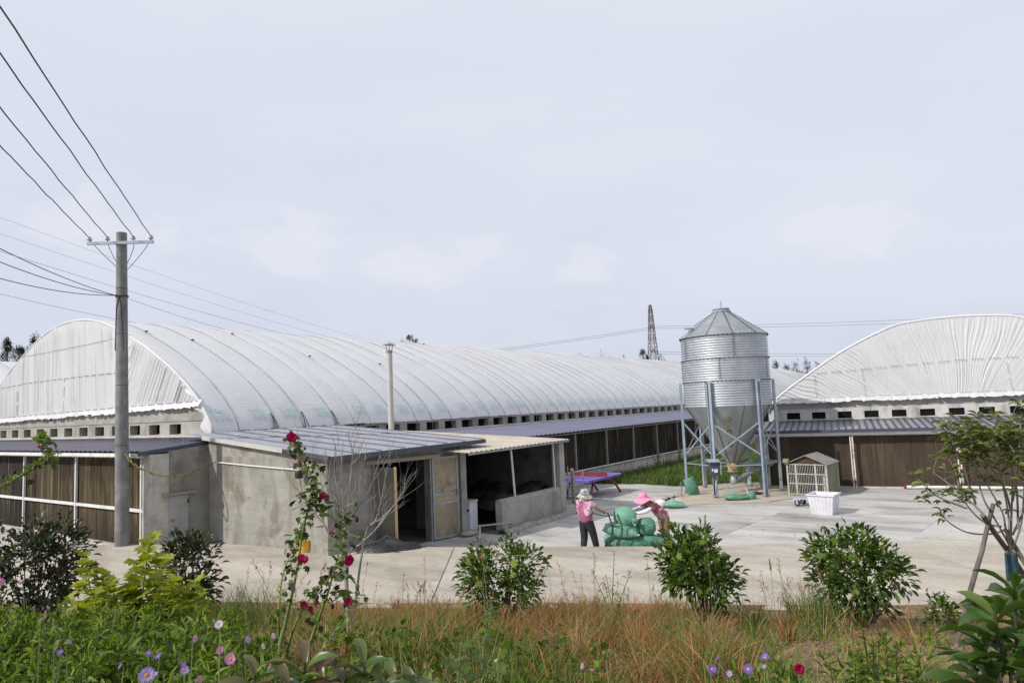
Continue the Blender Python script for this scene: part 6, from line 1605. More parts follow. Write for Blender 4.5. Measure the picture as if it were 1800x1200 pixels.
# ------------------------------------------------------------------ trees on the skyline
def far_tree(x, y, dep, hgt, wid, label, matk='l_far', pine=True, seed=0, n=2000):
    r_ = random.Random(seed)
    top = at(x, y, dep); base = V(top.x, top.y, 0)
    root = thing('pine_tree' if pine else 'broad_tree', label, 'tree', base, 0, 'trees on the skyline')
    MB().tube([V(0, 0, 0), V(0.2, 0, top.z * 0.5), V(0, 0, top.z * 0.95)], [0.35, 0.25, 0.08], 7).build('trunk', M['bark'], root)
    sp = []
    lob = []
    if pine:      # upswept tufts in tiers
        for k in range(26):
            f = r_.random(); z_ = top.z - hgt * f; rr_ = wid / 2 * (0.15 + 0.9 * f) * r_.uniform(0.5, 1.0); a = r_.uniform(0, 6.28)
            lob.append((V(rr_ * math.cos(a), rr_ * math.sin(a), z_), hgt * r_.uniform(.10, .17)))
    else:
        for k in range(24):
            u = r_.uniform(-1, 1); a = r_.uniform(0, 6.28); q = math.sqrt(1 - u * u) * r_.uniform(.4, 1)
            lob.append((V(q * math.cos(a) * wid / 2, q * math.sin(a) * wid / 2, top.z - hgt / 2 + u * hgt / 2 * r_.uniform(.6, 1)), hgt * r_.uniform(.10, .2)))
    lob[0] = (V(0, 0, top.z - hgt * .05), hgt * 0.07)
    for i in range(n):
        c, s_ = r_.choice(lob)
        d = V(r_.gauss(0, 1), r_.gauss(0, 1), r_.gauss(0.9 if pine else 0.2, 1)).normalized()
        sp.append((c + V(d.x * s_ * r_.random() * .8, d.y * s_ * r_.random() * .8, d.z * s_ * r_.random() * (1.7 if pine else 1)), d, r_.uniform(.35, .75) * hgt * 0.075 * (1.5 if pine else 1.2), r_.uniform(-1, 1)))
    leaves_joined('crown', 'lance' if pine else 'oval', M[matk], sp, root)
far_tree(14, 604, 150, 7.5, 5, 'dark pine topmost at the far left edge beyond the barns', seed=1)
far_tree(-18, 612, 150, 7, 5, 'dark pine half out of the frame at the far left edge', seed=12)
far_tree(34, 614, 150, 6, 5, 'lower dark pine between the two left skyline pines', seed=11)
far_tree(60, 598, 150, 8, 5.5, 'dark pine rising beside the left barn gable', seed=2)
far_tree(719, 589, 170, 4.0, 5, 'lone roundish tree peeping over the barn ridge right of the flue', 'l_far_pale', False, 3)
far_tree(1056, 616, 200, 5, 5, 'sparse pale tree over the barn ridge left of the pylon', 'l_far_pale', False, 4, 260)
far_tree(1019, 622, 200, 3, 4, 'small dark treetop left of the sparse pale tree', seed=5, n=300)
far_tree(1097, 626, 200, 3, 5, 'low dark treetop between the pale tree and the pylon', seed=6, n=400)
far_tree(1130, 618, 200, 5, 5.5, 'dark tree standing just left of the pylon', seed=7)
far_tree(1162, 627, 200, 4, 5, 'low dark tree just right of the pylon foot', seed=8, n=500)
for i, (x, y) in enumerate(((1362, 641), (1382, 645), (1399, 642), (1418, 639), (1436, 640))):
    far_tree(x, y, 120, 5, 3.6, ['first dark pine right of the silo over the far roof', 'second dark pine right of the silo', 'middle dark pine between silo and right gable', 'dark pine nearest the right gable edge', 'dark pine partly behind the right gable edge'][i], seed=20 + i, n=600)
# ------------------------------------------------------------------ the planted bank
def P2(x, y, d): return at(x, y, d)
def ground_at(p):
    s_, t_ = st(p); return bank(s_, t_)
def rdir(r_, upb=0.5, spread=1.0): return V(r_.gauss(0, spread), r_.gauss(0, spread), r_.gauss(upb, 0.6)).normalized()

def bush(x, y0, y1, wpx, dep, label, mats, seed, n=1500, lsz=0.10, stems=16, group='clipped evergreen bushes along the road', low=0.17):
    """leafy shrub seen between photo rows y0 (top) and y1 (foot)"""
    r_ = random.Random(seed)
    foot = P2(x, y1, dep); s_, t_ = st(foot); foot = G(s_, t_, bank(s_, t_) - 0.02)
    topz = P2(x, y0, dep).z; H_ = topz - foot.z; Wd_ = wpx * dep / 1200
    root = thing('bush', label, 'bush', foot, 0, group)
    lob = []
    for k in range(30):
        a = r_.uniform(0, 6.283); u = r_.uniform(-0.9, 0.92); q = math.sqrt(max(0.05, 1 - u * u))
        rad = r_.uniform(0.5, 0.9)
        c = V(q * math.cos(a) * Wd_ / 2 * rad, q * math.sin(a) * Wd_ / 2 * rad, H_ * (low + (1 - low) * 0.5 * (1 + u * rad)))
        lob.append((c, r_.uniform(0.13, 0.22) * Wd_))
    lob.append((V(0.05, 0, H_ * 0.9), 0.16 * Wd_))
    for k in range(stems):
        c, _ = r_.choice(lob); b0 = V(r_.uniform(-.09, .09), r_.uniform(-.09, .09), 0)
        MB().tube(catmull([b0, b0.lerp(c, 0.5) + V(r_.uniform(-.05, .05), r_.uniform(-.05, .05), -.05), c], 3), [0.012, .011, .010, .009, .008, .006, .004], 5).build('stem', M['dark_stem'], root)
    spots = []
    for i in range(n):
        c, q = r_.choice(lob); d = V(r_.gauss(0, 1), r_.gauss(0, 1), r_.gauss(0.1, 1)).normalized()
        p = c + d * q * (0.35 + 0.75 * r_.random() ** 0.6)
        ld_ = (d * 0.8 + (p - V(0, 0, H_ * .45)).normalized() * 0.5 + V(0, 0, r_.uniform(-.25, .6))).normalized()
        out_ = (p - V(0, 0, H_ * .45)).normalized()
        spots.append((p, (ld_ + V(0, 0, -.25)).normalized(), lsz * r_.uniform(0.6, 1.15), r_.uniform(-.6, .6), (out_ * .75 + V(r_.gauss(0, .35), r_.gauss(0, .35), .75)).normalized()))
    for k in range(9):     # loose shoots standing out of the outline
        c, q = r_.choice(lob); d = V(r_.gauss(0, .5), r_.gauss(0, .5), 1).normalized(); ln = r_.uniform(.12, .24)
        a = c + V(0, 0, q * .6)
        for m in range(7): spots.append((a + d * ln * m / 6, (rdir(r_, .5)), lsz * r_.uniform(.5, .85), r_.uniform(-.8, .8)))
    r_.shuffle(spots)
    leaf_objects('oval', mats, spots[:300], root)
    o = leaves_joined('foliage', 'oval', M[mats[0]], spots[300:], root); o['kind'] = 'stuff'
    return root, lob, H_, foot

def vine(foot, lob, H_, label, n, seed, topz=0.55):
    r_ = random.Random(seed)
    root = thing('climbing_vine', label, 'vine', foot)
    sp = []; pts = []
    for i in range(n):
        c, q = r_.choice([l for l in lob if l[0].z > H_ * topz] or lob)
        d = V(r_.gauss(0, 1), r_.gauss(-.4, 1), abs(r_.gauss(.6, .6))).normalized(); p = c + d * q * r_.uniform(.95, 1.2); pts.append(p)
        sp.append((p, V(r_.gauss(0, .5), r_.gauss(0, .5), -.7).normalized(), r_.uniform(.08, .13), r_.uniform(-.5, .5), (d * .8 + V(0, 0, .5)).normalized()))
    leaf_objects('lobed', ['l_vine'], sp, root)
    mb = MB()
    for k in range(5): q = [r_.choice(pts) for _ in range(4)]; mb.tube(catmull([V(0, 0, .1)] + sorted(q, key=lambda p: p.z), 4), 0.004, 4)
    mb.build('stem', M['stem'], root)

bush(58, 915, 1082, 165, 8.75, 'large dark bronze bush at the left edge before the pads', ['l_bronze', 'l_bronze', 'l_bush'], 31, 1700, 0.11)
bush(335, 938, 1052, 125, 9.26, 'dark bronze bush behind the lime green plant left of the pump house', ['l_bronze', 'l_bronze', 'l_bush'], 32, 1100, 0.11)
_, lb, hh, ft = bush(895, 957, 1120, 158, 8.8, 'round green bush with upright shoots below the tube frame', ['l_bush'], 33, 1500, 0.095)
vine(ft, lb, hh, 'small light green vine over the round bush below the tube frame', 46, 3, .2)
_, lb, hh, ft = bush(1238, 930, 1118, 138, 8.6, 'tall green bush standing before the woman in khaki trousers', ['l_bush'], 34, 1500, 0.11, low=0.20)
vine(ft, lb, hh, 'light green vine trailing over the tall bush before the woman', 130, 4, .3)
_, lb, hh, ft = bush(1520, 934, 1118, 160, 8.6, 'broad green bush right of centre below the white tub', ['l_bush'], 35, 1600, 0.11, low=0.18)
vine(ft, lb, hh, 'light green vine on top of the broad bush below the tub', 80, 5, .5)
bush(1657, 1056, 1118, 56, 8.4, 'small low leafy bush beside the leaning stake', ['l_bush', 'l_vine'], 36, 150, 0.09, 5)

# ---- lime green plants on the left --------------------------------------------------------
def leafy(label, shoots, dep, foot_px, seed, per=44, lsz=0.155, matk='l_yellow', kind='lobed', name='leafy_plant', cat='plant'):
    r_ = random.Random(seed)
    f = P2(foot_px[0], foot_px[1], dep); s_, t_ = st(f); foot = G(s_, t_, bank(s_, t_))
    root = thing(name, label, cat, foot)
    sp = []
    for (x, y) in shoots:
        tp = P2(x, y, dep + r_.uniform(-.2, .2)) - foot
        mid = tp * 0.5 + V(r_.uniform(-.06, .06), r_.uniform(-.06, .06), -.05)
        pts = catmull([V(0, 0, 0), mid, tp], 6)
        MB().tube(pts, [0.011 - 0.008 * i / 12 for i in range(len(pts))], 6).build('stem', M['stem'], root)
        for i in range(per):
            f_ = 0.35 + 0.65 * (i / per); k = min(len(pts) - 2, int(f_ * (len(pts) - 1))); p = pts[k].lerp(pts[k + 1], r_.random())
            a = i * 2.4; up__ = 0.15 + 0.9 * (f_ ** 4); d = V(math.cos(a), math.sin(a), r_.uniform(-.5, .3) + up__ * .8).normalized()
            out = (1 - f_) * 0.10
            sz = lsz * (1.15 - 0.65 * f_ ** 2) * r_.uniform(.75, 1.2)
            sp.append((p + V(d.x, d.y, 0) * out, (d - V(0, 0, .45 * (1 - f_))).normalized(), sz, r_.uniform(-.5, .5), (V(d.x, d.y, 0) * .8 + V(0, 0, .7)).normalized()))
    r_.shuffle(sp)
    leaf_objects(kind, [matk], sp[:300], root)
    if len(sp) > 300: leaves_joined('foliage', kind, M[matk], sp[300:], root)['kind'] = 'stuff'
    return root
leafy('tall lime green leafy plant before the dark bush left of the pump house', [(264, 942), (240, 985), (290, 985), (225, 1020), (310, 1010)], 5.0, (262, 1110), 41, 60)
leafy('leaning lime green plant reaching left towards the bronze bush', [(148, 974), (178, 1000), (196, 1018), (165, 1040)], 5.0, (225, 1115), 42, 52)
leafy('lower lime green plant on the right side of the group', [(348, 1018), (325, 1030), (350, 1050), (300, 1040)], 5.1, (310, 1110), 43, 54)
leafy('pale green shoots low at the left of the lime group', [(120, 1050), (150, 1062), (105, 1085), (190, 1070), (215, 1060)], 4.6, (170, 1130), 44, 34, 0.12)
leafy('greyish green shoots rising before the lime plants', [(205, 1070), (240, 1080), (160, 1090)], 3.6, (205, 1150), 45, 26, 0.07, 'l_silver', 'lance')

# ---- hollyhocks ---------------------------------------------------------------------------
def petal_disc(mb, c, d, r_, seed, n=5, ruff=0.16, cup=0.35):
    rr_ = random.Random(seed); m = frame_to(d).to_4x4()
    def fn(u, v):
        a = 6.283 * u; rad = r_ * v * (0.86 + 0.14 * abs(math.sin(a * n / 2 + seed)) + 0.05 * math.sin(a * 17 + seed))
        h_ = cup * r_ * v * v + ruff * r_ * v * v * math.sin(a * 11 + seed) * 0.6 + 0.1 * r_ * v * math.sin(a * 5)
        return Vector(c) + m.to_3x3() @ V(rad * math.cos(a), h_, rad * math.sin(a))
    mb.grid(fn, 36, 5)
def hollyhock(label, px_pts, dep, r0, flowers, buds, leafs, seed, wilt=0):
    r_ = random.Random(seed)
    pts3 = [P2(x, y, dep + r_.uniform(-.05, .05)) for x, y in px_pts]
    foot = pts3[0].copy(); fz = ground_at(foot); 
    if foot.z > fz: pts3 = [V(foot.x, foot.y, fz)] + pts3; foot = pts3[0].copy()
    root = thing('hollyhock', label, 'hollyhock', foot, 0, 'hollyhocks on the bank')
    pts = catmull([p - foot for p in pts3], 6)
    MB().tube(pts, [r0 * max(0.2, 1 - 1.25 * i / len(pts)) for i in range(len(pts))], 8).build('stem', M['stem'], root, smooth=60)
    camd = lambda p: (V(0, 0, EYE) - p).normalized()
    def near(p): return min(pts, key=lambda q: (q - p).length)
    for i, (x, y, rp, mk) in enumerate(flowers):
        p = P2(x, y, dep - 0.03); d = (camd(p) + V(r_.uniform(-.9, .9), r_.uniform(-.5, .5), r_.uniform(-.2, .6))).normalized()
        mb = MB(foot); rad = rp * 0.76 * dep / 1200
        petal_disc(mb, p, d, rad, seed + i); petal_disc(mb, p + d * 0.006, d, rad * 0.6, seed + i + 3, cup=0.7, ruff=.3)
        fl_ = mb.build('flower', M[mk], root, smooth=60)
        MB(foot).sphere(p - d * 0.012, rad * .32, 8, 6).build('calyx', M['l_holly'], fl_, smooth=60)
        q = near(p - foot); MB().tube([q, q.lerp(p - foot, .6) + V(0, 0, .01), p - foot - d * .015], 0.004, 5).build('flower_stalk', M['stem'], root)
    for i, (x, y, rp) in enumerate(buds):
        p = P2(x, y, dep - 0.02) - foot; rad = rp * 0.7 * dep / 1200
        mb = MB(); mb.sphere(p, rad, 9, 7, (0.8, 0.8, 1.35)); bd = mb.build('bud', M['p_dark'] if i % 3 else M['l_holly'], root, smooth=60)
        q = near(p); MB().tube([q, p], 0.0035, 5).build('flower_stalk', M['stem'], root)
    sp, wl_ = [], []
    for (x, y, sz) in leafs:
        p = P2(x, y, dep + r_.uniform(-.06, .06)) - foot
        sp.append((p, V(r_.gauss(0, 1), r_.gauss(0, 1), r_.uniform(-.6, .5)).normalized(), sz * dep / 1200, r_.uniform(-.6, .6)))
    leaf_objects('lobed', ['l_holly'], sp, root)
    k0 = int(len(pts) * .25)
    for i in range(wilt):
        q = pts[r_.randrange(k0, len(pts) - 2)]
        wl_.append((q + V(r_.gauss(0, .035), r_.gauss(0, .035), r_.gauss(0, .02)), V(r_.gauss(0, .6), r_.gauss(0, .6), -1).normalized(), r_.uniform(.025, .055), r_.uniform(-1, 1)))
    if wl_: leaf_objects('lobed', ['l_wilt', 'l_wilt', 'l_holly'], wl_, root, name='wilted_leaf')
    small = []
    for i in range(int(len(pts) * 1.6)):
        q = pts[r_.randrange(len(pts) // 3, len(pts))]
        small.append((q + V(r_.gauss(0, .012), r_.gauss(0, .012), 0), rdir(r_, .2), r_.uniform(.015, .04), r_.uniform(-1, 1)))
    leaf_objects('lobed', ['l_holly', 'l_vine'], small, root)
HD = 3.8
hollyhock('tallest hollyhock topped by a crimson flower against the pump house roof', [(492, 1140), (503, 1090), (520, 1010), (533, 930), (545, 880), (552, 855), (540, 820), (522, 790), (512, 770)], HD, 0.0135,
          [(512, 769, 13, 'p_crimson'), (568, 871, 9, 'p_crimson'), (531, 984, 14, 'p_crimson')], [(511, 760, 5), (545, 812, 4), (562, 878, 6)],
          [(532, 855, 22), (556, 852, 22), (566, 868, 24), (540, 880, 24), (552, 890, 24), (570, 900, 22), (527, 890, 18), (548, 910, 22), (558, 925, 18), (535, 868, 26), (550, 862, 28), (560, 880, 24), (528, 872, 20), (575, 885, 22), (560, 905, 26), (545, 895, 26), (585, 890, 18), (515, 940, 18), (540, 830, 12), (530, 815, 12), (520, 805, 10)], 51, 90)
hollyhock('thin leaning hollyhock at the left of the group with dark buds', [(492, 1150), (490, 1080), (495, 1020), (508, 980), (525, 945), (532, 920)], HD + .05, 0.011, [], [(505, 1004, 5), (502, 1016, 4), (509, 1032, 5), (503, 1044, 5), (506, 975, 5)], [(512, 965, 16), (520, 975, 14), (508, 985, 12)], 52, 24)
hollyhock('thick hollyhock right of the tallest one with two open crimson flowers', [(542, 1150), (552, 1110), (575, 1045), (588, 1000), (598, 960), (600, 920), (605, 890)], HD - .05, 0.0135,
          [(612, 984, 13, 'p_crimson'), (583, 938, 7, 'p_crimson')], [(625, 884, 6), (627, 912, 6), (590, 922, 5), (632, 945, 5), (582, 1000, 5), (610, 1002, 5)],
          [(590, 945, 18), (602, 955, 20), (585, 975, 18), (606, 968, 18), (598, 995, 22), (612, 1012, 24), (588, 1012, 20), (600, 1022, 30), (612, 1045, 26), (600, 1010, 30), (605, 1035, 34), (596, 1050, 28), (610, 940, 16), (595, 985, 18), (575, 965, 14), (618, 900, 14), (600, 905, 12), (620, 975, 18), (590, 970, 16)], 53, 46)
hollyhock('slender hollyhock bending right with small red flowers low down', [(505, 1150), (520, 1095), (545, 1050), (565, 1025), (585, 1005), (600, 985)], HD + .1, 0.010, [(534, 1063, 9, 'p_crimson'), (545, 1070, 7, 'p_crimson'), (556, 1063, 6, 'p_crimson'), (563, 1086, 7, 'p_crimson')], [(552, 1036, 5), (558, 1049, 5), (585, 1065, 5), (565, 1030, 4)], [(525, 1065, 18), (540, 1085, 14)], 54, 14)
hollyhock('bare pale hollyhock stalk slanting to the right with one red flower', [(540, 1180), (560, 1150), (590, 1105), (615, 1068), (632, 1042)], HD - .1, 0.009, [(612, 1057, 10, 'p_crimson')], [(628, 1030, 7), (606, 1063, 5)], [(633, 1044, 18), (600, 1055, 10)], 55, 4)
hollyhock('hollyhock branch arching in from the left edge with red flower and buds', [(-60, 880), (-20, 868), (10, 850), (50, 828), (80, 810), (92, 803), (86, 790), (78, 778), (74, 768)], 3.0, 0.011, [(71, 786, 6, 'p_crimson')], [(69, 767, 5), (26, 828, 5), (80, 813, 5), (72, 808, 5), (6, 836, 4), (62, 820, 5)], [(76, 776, 9), (84, 796, 8), (60, 826, 11), (30, 840, 13), (5, 850, 14), (14, 860, 14), (88, 800, 9), (-8, 846, 20)], 56, 4)

# ---- bare branching shrub ---------------------------------------------------------------------
def bare(label, mains, dep, r0, seed, levels=2, nsub=7, matk='twig', name='bare_shrub', foot=None):
    r_ = random.Random(seed)
    f = P2(foot[0], foot[1], dep); s_, t_ = st(f); fz = bank(s_, t_)
    root = thing(name, label, 'shrub', G(s_, t_, fz)); o = root.location.copy()
    def twig(mb, a, d, ln, r1, lev):
        pts = [a]; dd = d.copy()
        for i in range(4):
            dd = (dd + V(r_.gauss(0, .10), r_.gauss(0, .10), r_.gauss(0.06, .08))).normalized(); pts.append(pts[-1] + dd * ln / 4)
        mb.tube(pts, [r1 * (1 - .17 * i) for i in range(5)], 4)
        if lev > 0:
            for k in range(r_.randint(1, 3)):
                b_ = pts[r_.randint(1, 3)]; twig(mb, b_, (dd + V(r_.gauss(0, .35), r_.gauss(0, .35), r_.gauss(.15, .2))).normalized(), ln * r_.uniform(.4, .7), r1 * .6, lev - 1)
    for mpx in mains:
        dz = r_.uniform(-.25, .25)
        pts = catmull([V(0, 0, 0)] + [P2(x, y, dep + dz * min(1, (i + 1) / 2)) - o for i, (x, y) in enumerate(mpx)], 4)
        mb = MB(); mb.tube(pts, [max(0.0028, r0 * (1 - .8 * i / len(pts))) for i in range(len(pts))], 6)
        for k in range(nsub):
            i = r_.randint(len(pts) // 3, len(pts) - 2); d = (pts[i + 1] - pts[i]).normalized()
            twig(mb, pts[i], (d + V(r_.gauss(0, .3), r_.gauss(0, .3), .15)).normalized(), r_.uniform(.15, .42), max(.0028, r0 * .3), levels - 1)
        mb.build('branch', M[matk], root)
    return root
bare('bleached bare-twigged shrub standing before the pump house door', [[(605, 985), (575, 930), (545, 890), (515, 850)], [(607, 980), (592, 920), (580, 860), (572, 790)], [(608, 975), (604, 910), (600, 840), (603, 775)], [(610, 980), (618, 910), (632, 850), (645, 790)],
      [(612, 985), (635, 955), (665, 925), (690, 890), (714, 855)], [(640, 950), (660, 915), (672, 870), (680, 820)], [(640, 948), (672, 910), (700, 880), (712, 862)], [(603, 985), (580, 945), (562, 900), (548, 850), (540, 800)], [(606, 970), (600, 900), (588, 830), (590, 780)], [(607, 975), (612, 890), (618, 820), (622, 780)], [(608, 965), (625, 900), (650, 860), (668, 800)]], 5.6, 0.0085, 61, 2, 8, foot=(612, 1060))

# ---- sapling with stakes at the right -----------------------------------------------------------
TD_ = 7.5
f = P2(1786, 1130, TD_); s_, t_ = st(f); FT = G(s_, t_, bank(s_, t_))
sap = thing('sapling_tree', 'leafy sapling with blue-wrapped trunk at the right edge of the bank', 'tree', FT)
def T(x, y, dz=0): return P2(x, y, TD_ + dz) - FT
MB().tube([V(0, 0, 0), T(1784, 1060), T(1779, 1000), T(1776, 968)], [0.05, 0.048, 0.044, 0.042], 10).build('trunk', M['bark'], sap, smooth=60)
MB().tube([T(1785, 1050), T(1780, 1010), T(1777, 972)], [0.060, 0.062, 0.060], 12).build('trunk_wrap', M['tape'], sap, smooth=60)
rz = random.Random(71)
limbs = [[(1776, 968), (1768, 930), (1762, 900), (1740, 860), (1715, 820)], [(1776, 970), (1778, 900), (1780, 840), (1778, 780), (1775, 740)], [(1780, 965), (1795, 920), (1800, 860), (1805, 780)], [(1776, 965), (1772, 900), (1758, 830), (1745, 770)],
         [(1760, 925), (1735, 920), (1710, 900), (1690, 870), (1680, 830), (1665, 800)], [(1740, 915), (1705, 880), (1675, 855), (1640, 830)], [(1768, 930), (1740, 938), (1700, 935), (1665, 915), (1648, 890)], [(1778, 900), (1762, 850), (1720, 790), (1700, 750)], [(1800, 900), (1815, 850), (1830, 800)], [(1780, 880), (1790, 820), (1795, 760)], [(1715, 885), (1700, 840), (1690, 790), (1670, 770)], [(1700, 893), (1665, 880), (1642, 868), (1622, 850)],
         [(1776, 960), (1745, 905), (1726, 868), (1712, 800), (1722, 745)], [(1790, 930), (1786, 850), (1768, 790), (1752, 745)], [(1780, 940), (1810, 870), (1826, 790), (1820, 740)]]
tips = []
for lpx in limbs:
    dz = rz.uniform(-.5, .5)
    pts = catmull([T(x, y, dz * i / len(lpx)) for i, (x, y) in enumerate(lpx)], 4)
    MB().tube(pts, [0.0105 * (1 - .80 * i / len(pts)) + .0018 for i in range(len(pts))], 6).build('limb', M['bark'], sap, smooth=60)
    tips += [(pts[i], (pts[i] - pts[i - 1]).normalized()) for i in range(len(pts) // 2, len(pts))]
sp = []; tw = MB()
for (p, d) in tips:
    for k in range(4 if p.z > T(1700, 800).z else 2 if p.z > T(1700, 840).z else 1):
        if rz.random() < (0.10 if p.z > T(1700, 800).z else 0.40): continue
        q = p + V(rz.gauss(0, .085), rz.gauss(0, .14), rz.gauss(.04, .085))
        if q.z < (T(1700, 895)).z: continue
        tw.tube([p, p.lerp(q, .5) + V(0, 0, .015), q], 0.004, 4)
        for m in range(6):
            a = m * 2.4 + rz.random(); sp.append((q + V(rz.gauss(0, .02), rz.gauss(0, .02), rz.gauss(0, .025)), V(math.cos(a), math.sin(a), rz.uniform(-.45, .65)).normalized(), rz.uniform(.07, .125), rz.uniform(-.7, .7)))
for x, y in ((1655, 880), (1660, 893), (1648, 905), (1657, 912), (1775, 895), (1752, 880)):
    q = T(x, y); 
    for m in range(3): sp.append((q, V(rz.gauss(0, 1), rz.gauss(0, 1), -.5).normalized(), .09, rz.uniform(-.7, .7)))
tw.build('twigs', M['bark'], sap)['kind'] = 'stuff'
rz.shuffle(sp)
leaf_objects('lance' if False else 'oval', ['l_tree'], sp[:300], sap)
leaves_joined('foliage', 'oval', M['l_tree'], sp[300:], sap)['kind'] = 'stuff'
for k, (a, b_, da, db, r_, lab) in enumerate((((1683, 1125), (1747, 885), 7.05, 7.42, 0.024, 'long leaning timber stake propping the sapling from the left'), ((1728, 905), (1800, 1010), 7.3, 7.75, 0.029, 'dark timber stake crossing behind the sapling trunk'), ((1768, 930), (1840, 1060), 7.6, 7.3, 0.025, 'timber stake leaning to the right of the sapling trunk'))):
    pa, pb_ = P2(*a, da), P2(*b_, db)
    lo, hi = (pa, pb_) if pa.z < pb_.z else (pb_, pa)
    d = (lo - hi).normalized(); gz = ground_at(lo); lo2 = lo + d * max(0, (lo.z - gz) / max(0.2, -d.z))
    root = thing('support_stake', lab, 'stake', lo2, 0, 'stakes propping the sapling')
    MB(lo2).tube([lo2.lerp(hi, q / 6) + V(0.006 * math.sin(q * 2), 0, 0) for q in range(7)], [r_ * 1.15 - r_ * .25 * q / 6 for q in range(7)], 9).build('pole', M['stake'], root, smooth=60)
lg = P2(1724, 1060, 7.3); root = thing('cross_log', 'short weathered log lashed low across the sapling stakes', 'log', lg)
MB(lg).tube([lg, P2(1800, 1072, 7.5), P2(1850, 1078, 7.6)], 0.030, 8).build('log', M['stake'], root); MB(lg).tube([P2(1747, 1064, 7.36), V(*P2(1747, 1064, 7.36)) - V(0, 0, .35)], 0.018, 6).build('peg', M['stake'], root)

# ---- broad glossy shrubs close to the lens ----------------------------------------------------------
def broad(label, shoots, dep, mats, seed, lsz=0.115, nl=7, foot=None, bias=(0, 0, 0)):
    r_ = random.Random(seed)
    f = P2(foot[0], foot[1], dep); s_, t_ = st(f); ft = G(s_, t_, bank(s_, t_))
    root = thing('broadleaf_shrub', label, 'shrub', ft, 0, 'broad-leaved shrubs nearest the viewpoint')
    for (x, y, dd) in shoots:
        c = P2(x, y, dep + dd) - ft
        MB().tube(catmull([V(r_.uniform(-.05, .05), r_.uniform(-.05, .05), 0), c * 0.6 + V(0, 0, -.04), c + V(0, 0, 0.03)], 5), [0.008, .008, .007, .007, .006, .006, .005, .005, .004, .004, .003], 6).build('stem', M['dark_stem'], root, smooth=60)
        sp = []
        for k in range(nl):
            a = k * 2.39 + r_.random() * .6; f_ = k / nl
            d = (RT2 * math.cos(a) + FW2 * math.sin(a) * 0.8 + V(0, 0, -0.05 + 0.62 * f_ + r_.uniform(-.1, .2)) + Vector(bias)).normalized()
            sp.append((c + V(0, 0, -.05 + .08 * f_), d, lsz * (1.05 - .35 * f_) * r_.uniform(.85, 1.15), r_.uniform(-.5, .5)))
        leaf_objects('broad', mats, sp, root)
broad('glossy broad-leaved shrub filling the lower right corner', [(1785, 1050, 0), (1752, 1095, -.05), (1800, 1105, .05), (1732, 1145, 0), (1775, 1160, -.05), (1715, 1185, .05), (1810, 1175, 0), (1755, 1200, -.05), (1800, 1070, .1)], 1.75, ['l_photinia'], 81, 0.13, 8, (1765, 1300), (-.25 * cy, -.25 * sy, .05))
broad('olive and red tinted broad-leaved shoots at the bottom left of centre', [(448, 1208, 0), (536, 1186, 0), (570, 1212, .05), (508, 1222, -.05), (605, 1218, 0)], 1.6, ['l_red', 'l_red', 'l_photinia'], 82, 0.115, 7, (520, 1290))
broad('grey-green broad-leaved shoots at the bottom below the dry grass', [(640, 1185, 0), (672, 1222, 0), (698, 1214, .06), (730, 1230, 0), (645, 1236, -.04)], 1.6, ['l_silver', 'l_silver', 'l_photinia'], 83, 0.105, 7, (665, 1290))

# ---- asters --------------------------------------------------------------------------------------------
AF = [(258, 1186, 19, 'p_lavender', 'large lavender aster facing us at the bottom left'), (272, 1185, 9, 'p_lavender', 'small lavender aster just right of the large one at bottom left'), (325, 1177, 11, 'p_lavender', 'lavender aster with yellow disc right of the large bottom aster'), (350, 1193, 9, 'p_pink', 'pink aster cut by the bottom edge left of the broad leaves'), (405, 1158, 14, 'p_pink', 'pink aster with golden disc facing us above the olive shoots'),
      (387, 1142, 10, 'p_pink', 'pale pink aster seen from behind above the golden-disc pink one'), (385, 1097, 11, 'p_pale', 'whitish lavender aster highest of the left group'), (343, 1122, 8, 'p_pink', 'bright pink aster seen edge on left of the whitish one'), (435, 1124, 9, 'p_lavender', 'pale violet aster turned sideways right of the whitish one'), (475, 1170, 10, 'p_pink', 'pink aster turned sideways between the olive shoots'), (480, 1117, 8, 'p_pale', 'white aster seen edge on near the hollyhock feet'), (462, 1136, 7, 'p_pale', 'faded pale aster below the white edge-on one'),
      (212, 1170, 10, 'p_lavender', 'lavender aster seen edge on left of the large bottom aster'), (261, 1147, 8, 'p_violet', 'deep violet aster above the large bottom aster'), (278, 1153, 8, 'p_violet', 'violet aster right beside the deep violet one'), (105, 1146, 8, 'p_violet', 'violet aster lowest of the trio at the far left'), (99, 1134, 8, 'p_violet', 'violet aster in the middle of the trio at the far left'), (120, 1127, 7, 'p_lavender', 'lavender aster uppermost of the trio at the far left'), (72, 1087, 6, 'p_pink', 'small round pink aster bud under the bronze bush'), (38, 1022, 9, 'p_pink', 'pink flower against the large bronze bush'), (2, 1022, 9, 'p_pink', 'pink flower cut by the left edge before the bronze bush'),
      (322, 1166, 6, 'p_violet', 'small violet aster above the yellow-disc lavender one'), (1024, 1170, 9, 'p_pink', 'tall pink aster seen edge on at bottom centre'), (1040, 1177, 7, 'p_pink', 'smaller pink aster right of the tall pink one at bottom centre'), (872, 1160, 5, 'p_pale', 'tiny pale aster in the grass left of bottom centre'),
      (1252, 1175, 12, 'p_violet', 'violet aster leftmost of the group below the tall bush'), (1262, 1157, 9, 'p_lavender', 'pale aster above the leftmost violet one below the tall bush'), (1282, 1183, 8, 'p_lavender', 'lavender aster low between the violet ones below the tall bush'), (1315, 1175, 12, 'p_violet', 'violet aster in the middle of the group below the tall bush'), (1345, 1155, 12, 'p_violet', 'violet aster rightmost and highest of the group below the tall bush'), (1343, 1171, 6, 'p_lavender', 'small lavender aster under the highest violet one'), (1404, 1176, 12, 'p_crimson', 'ruffled crimson flower near the bottom right of the dry grass')]
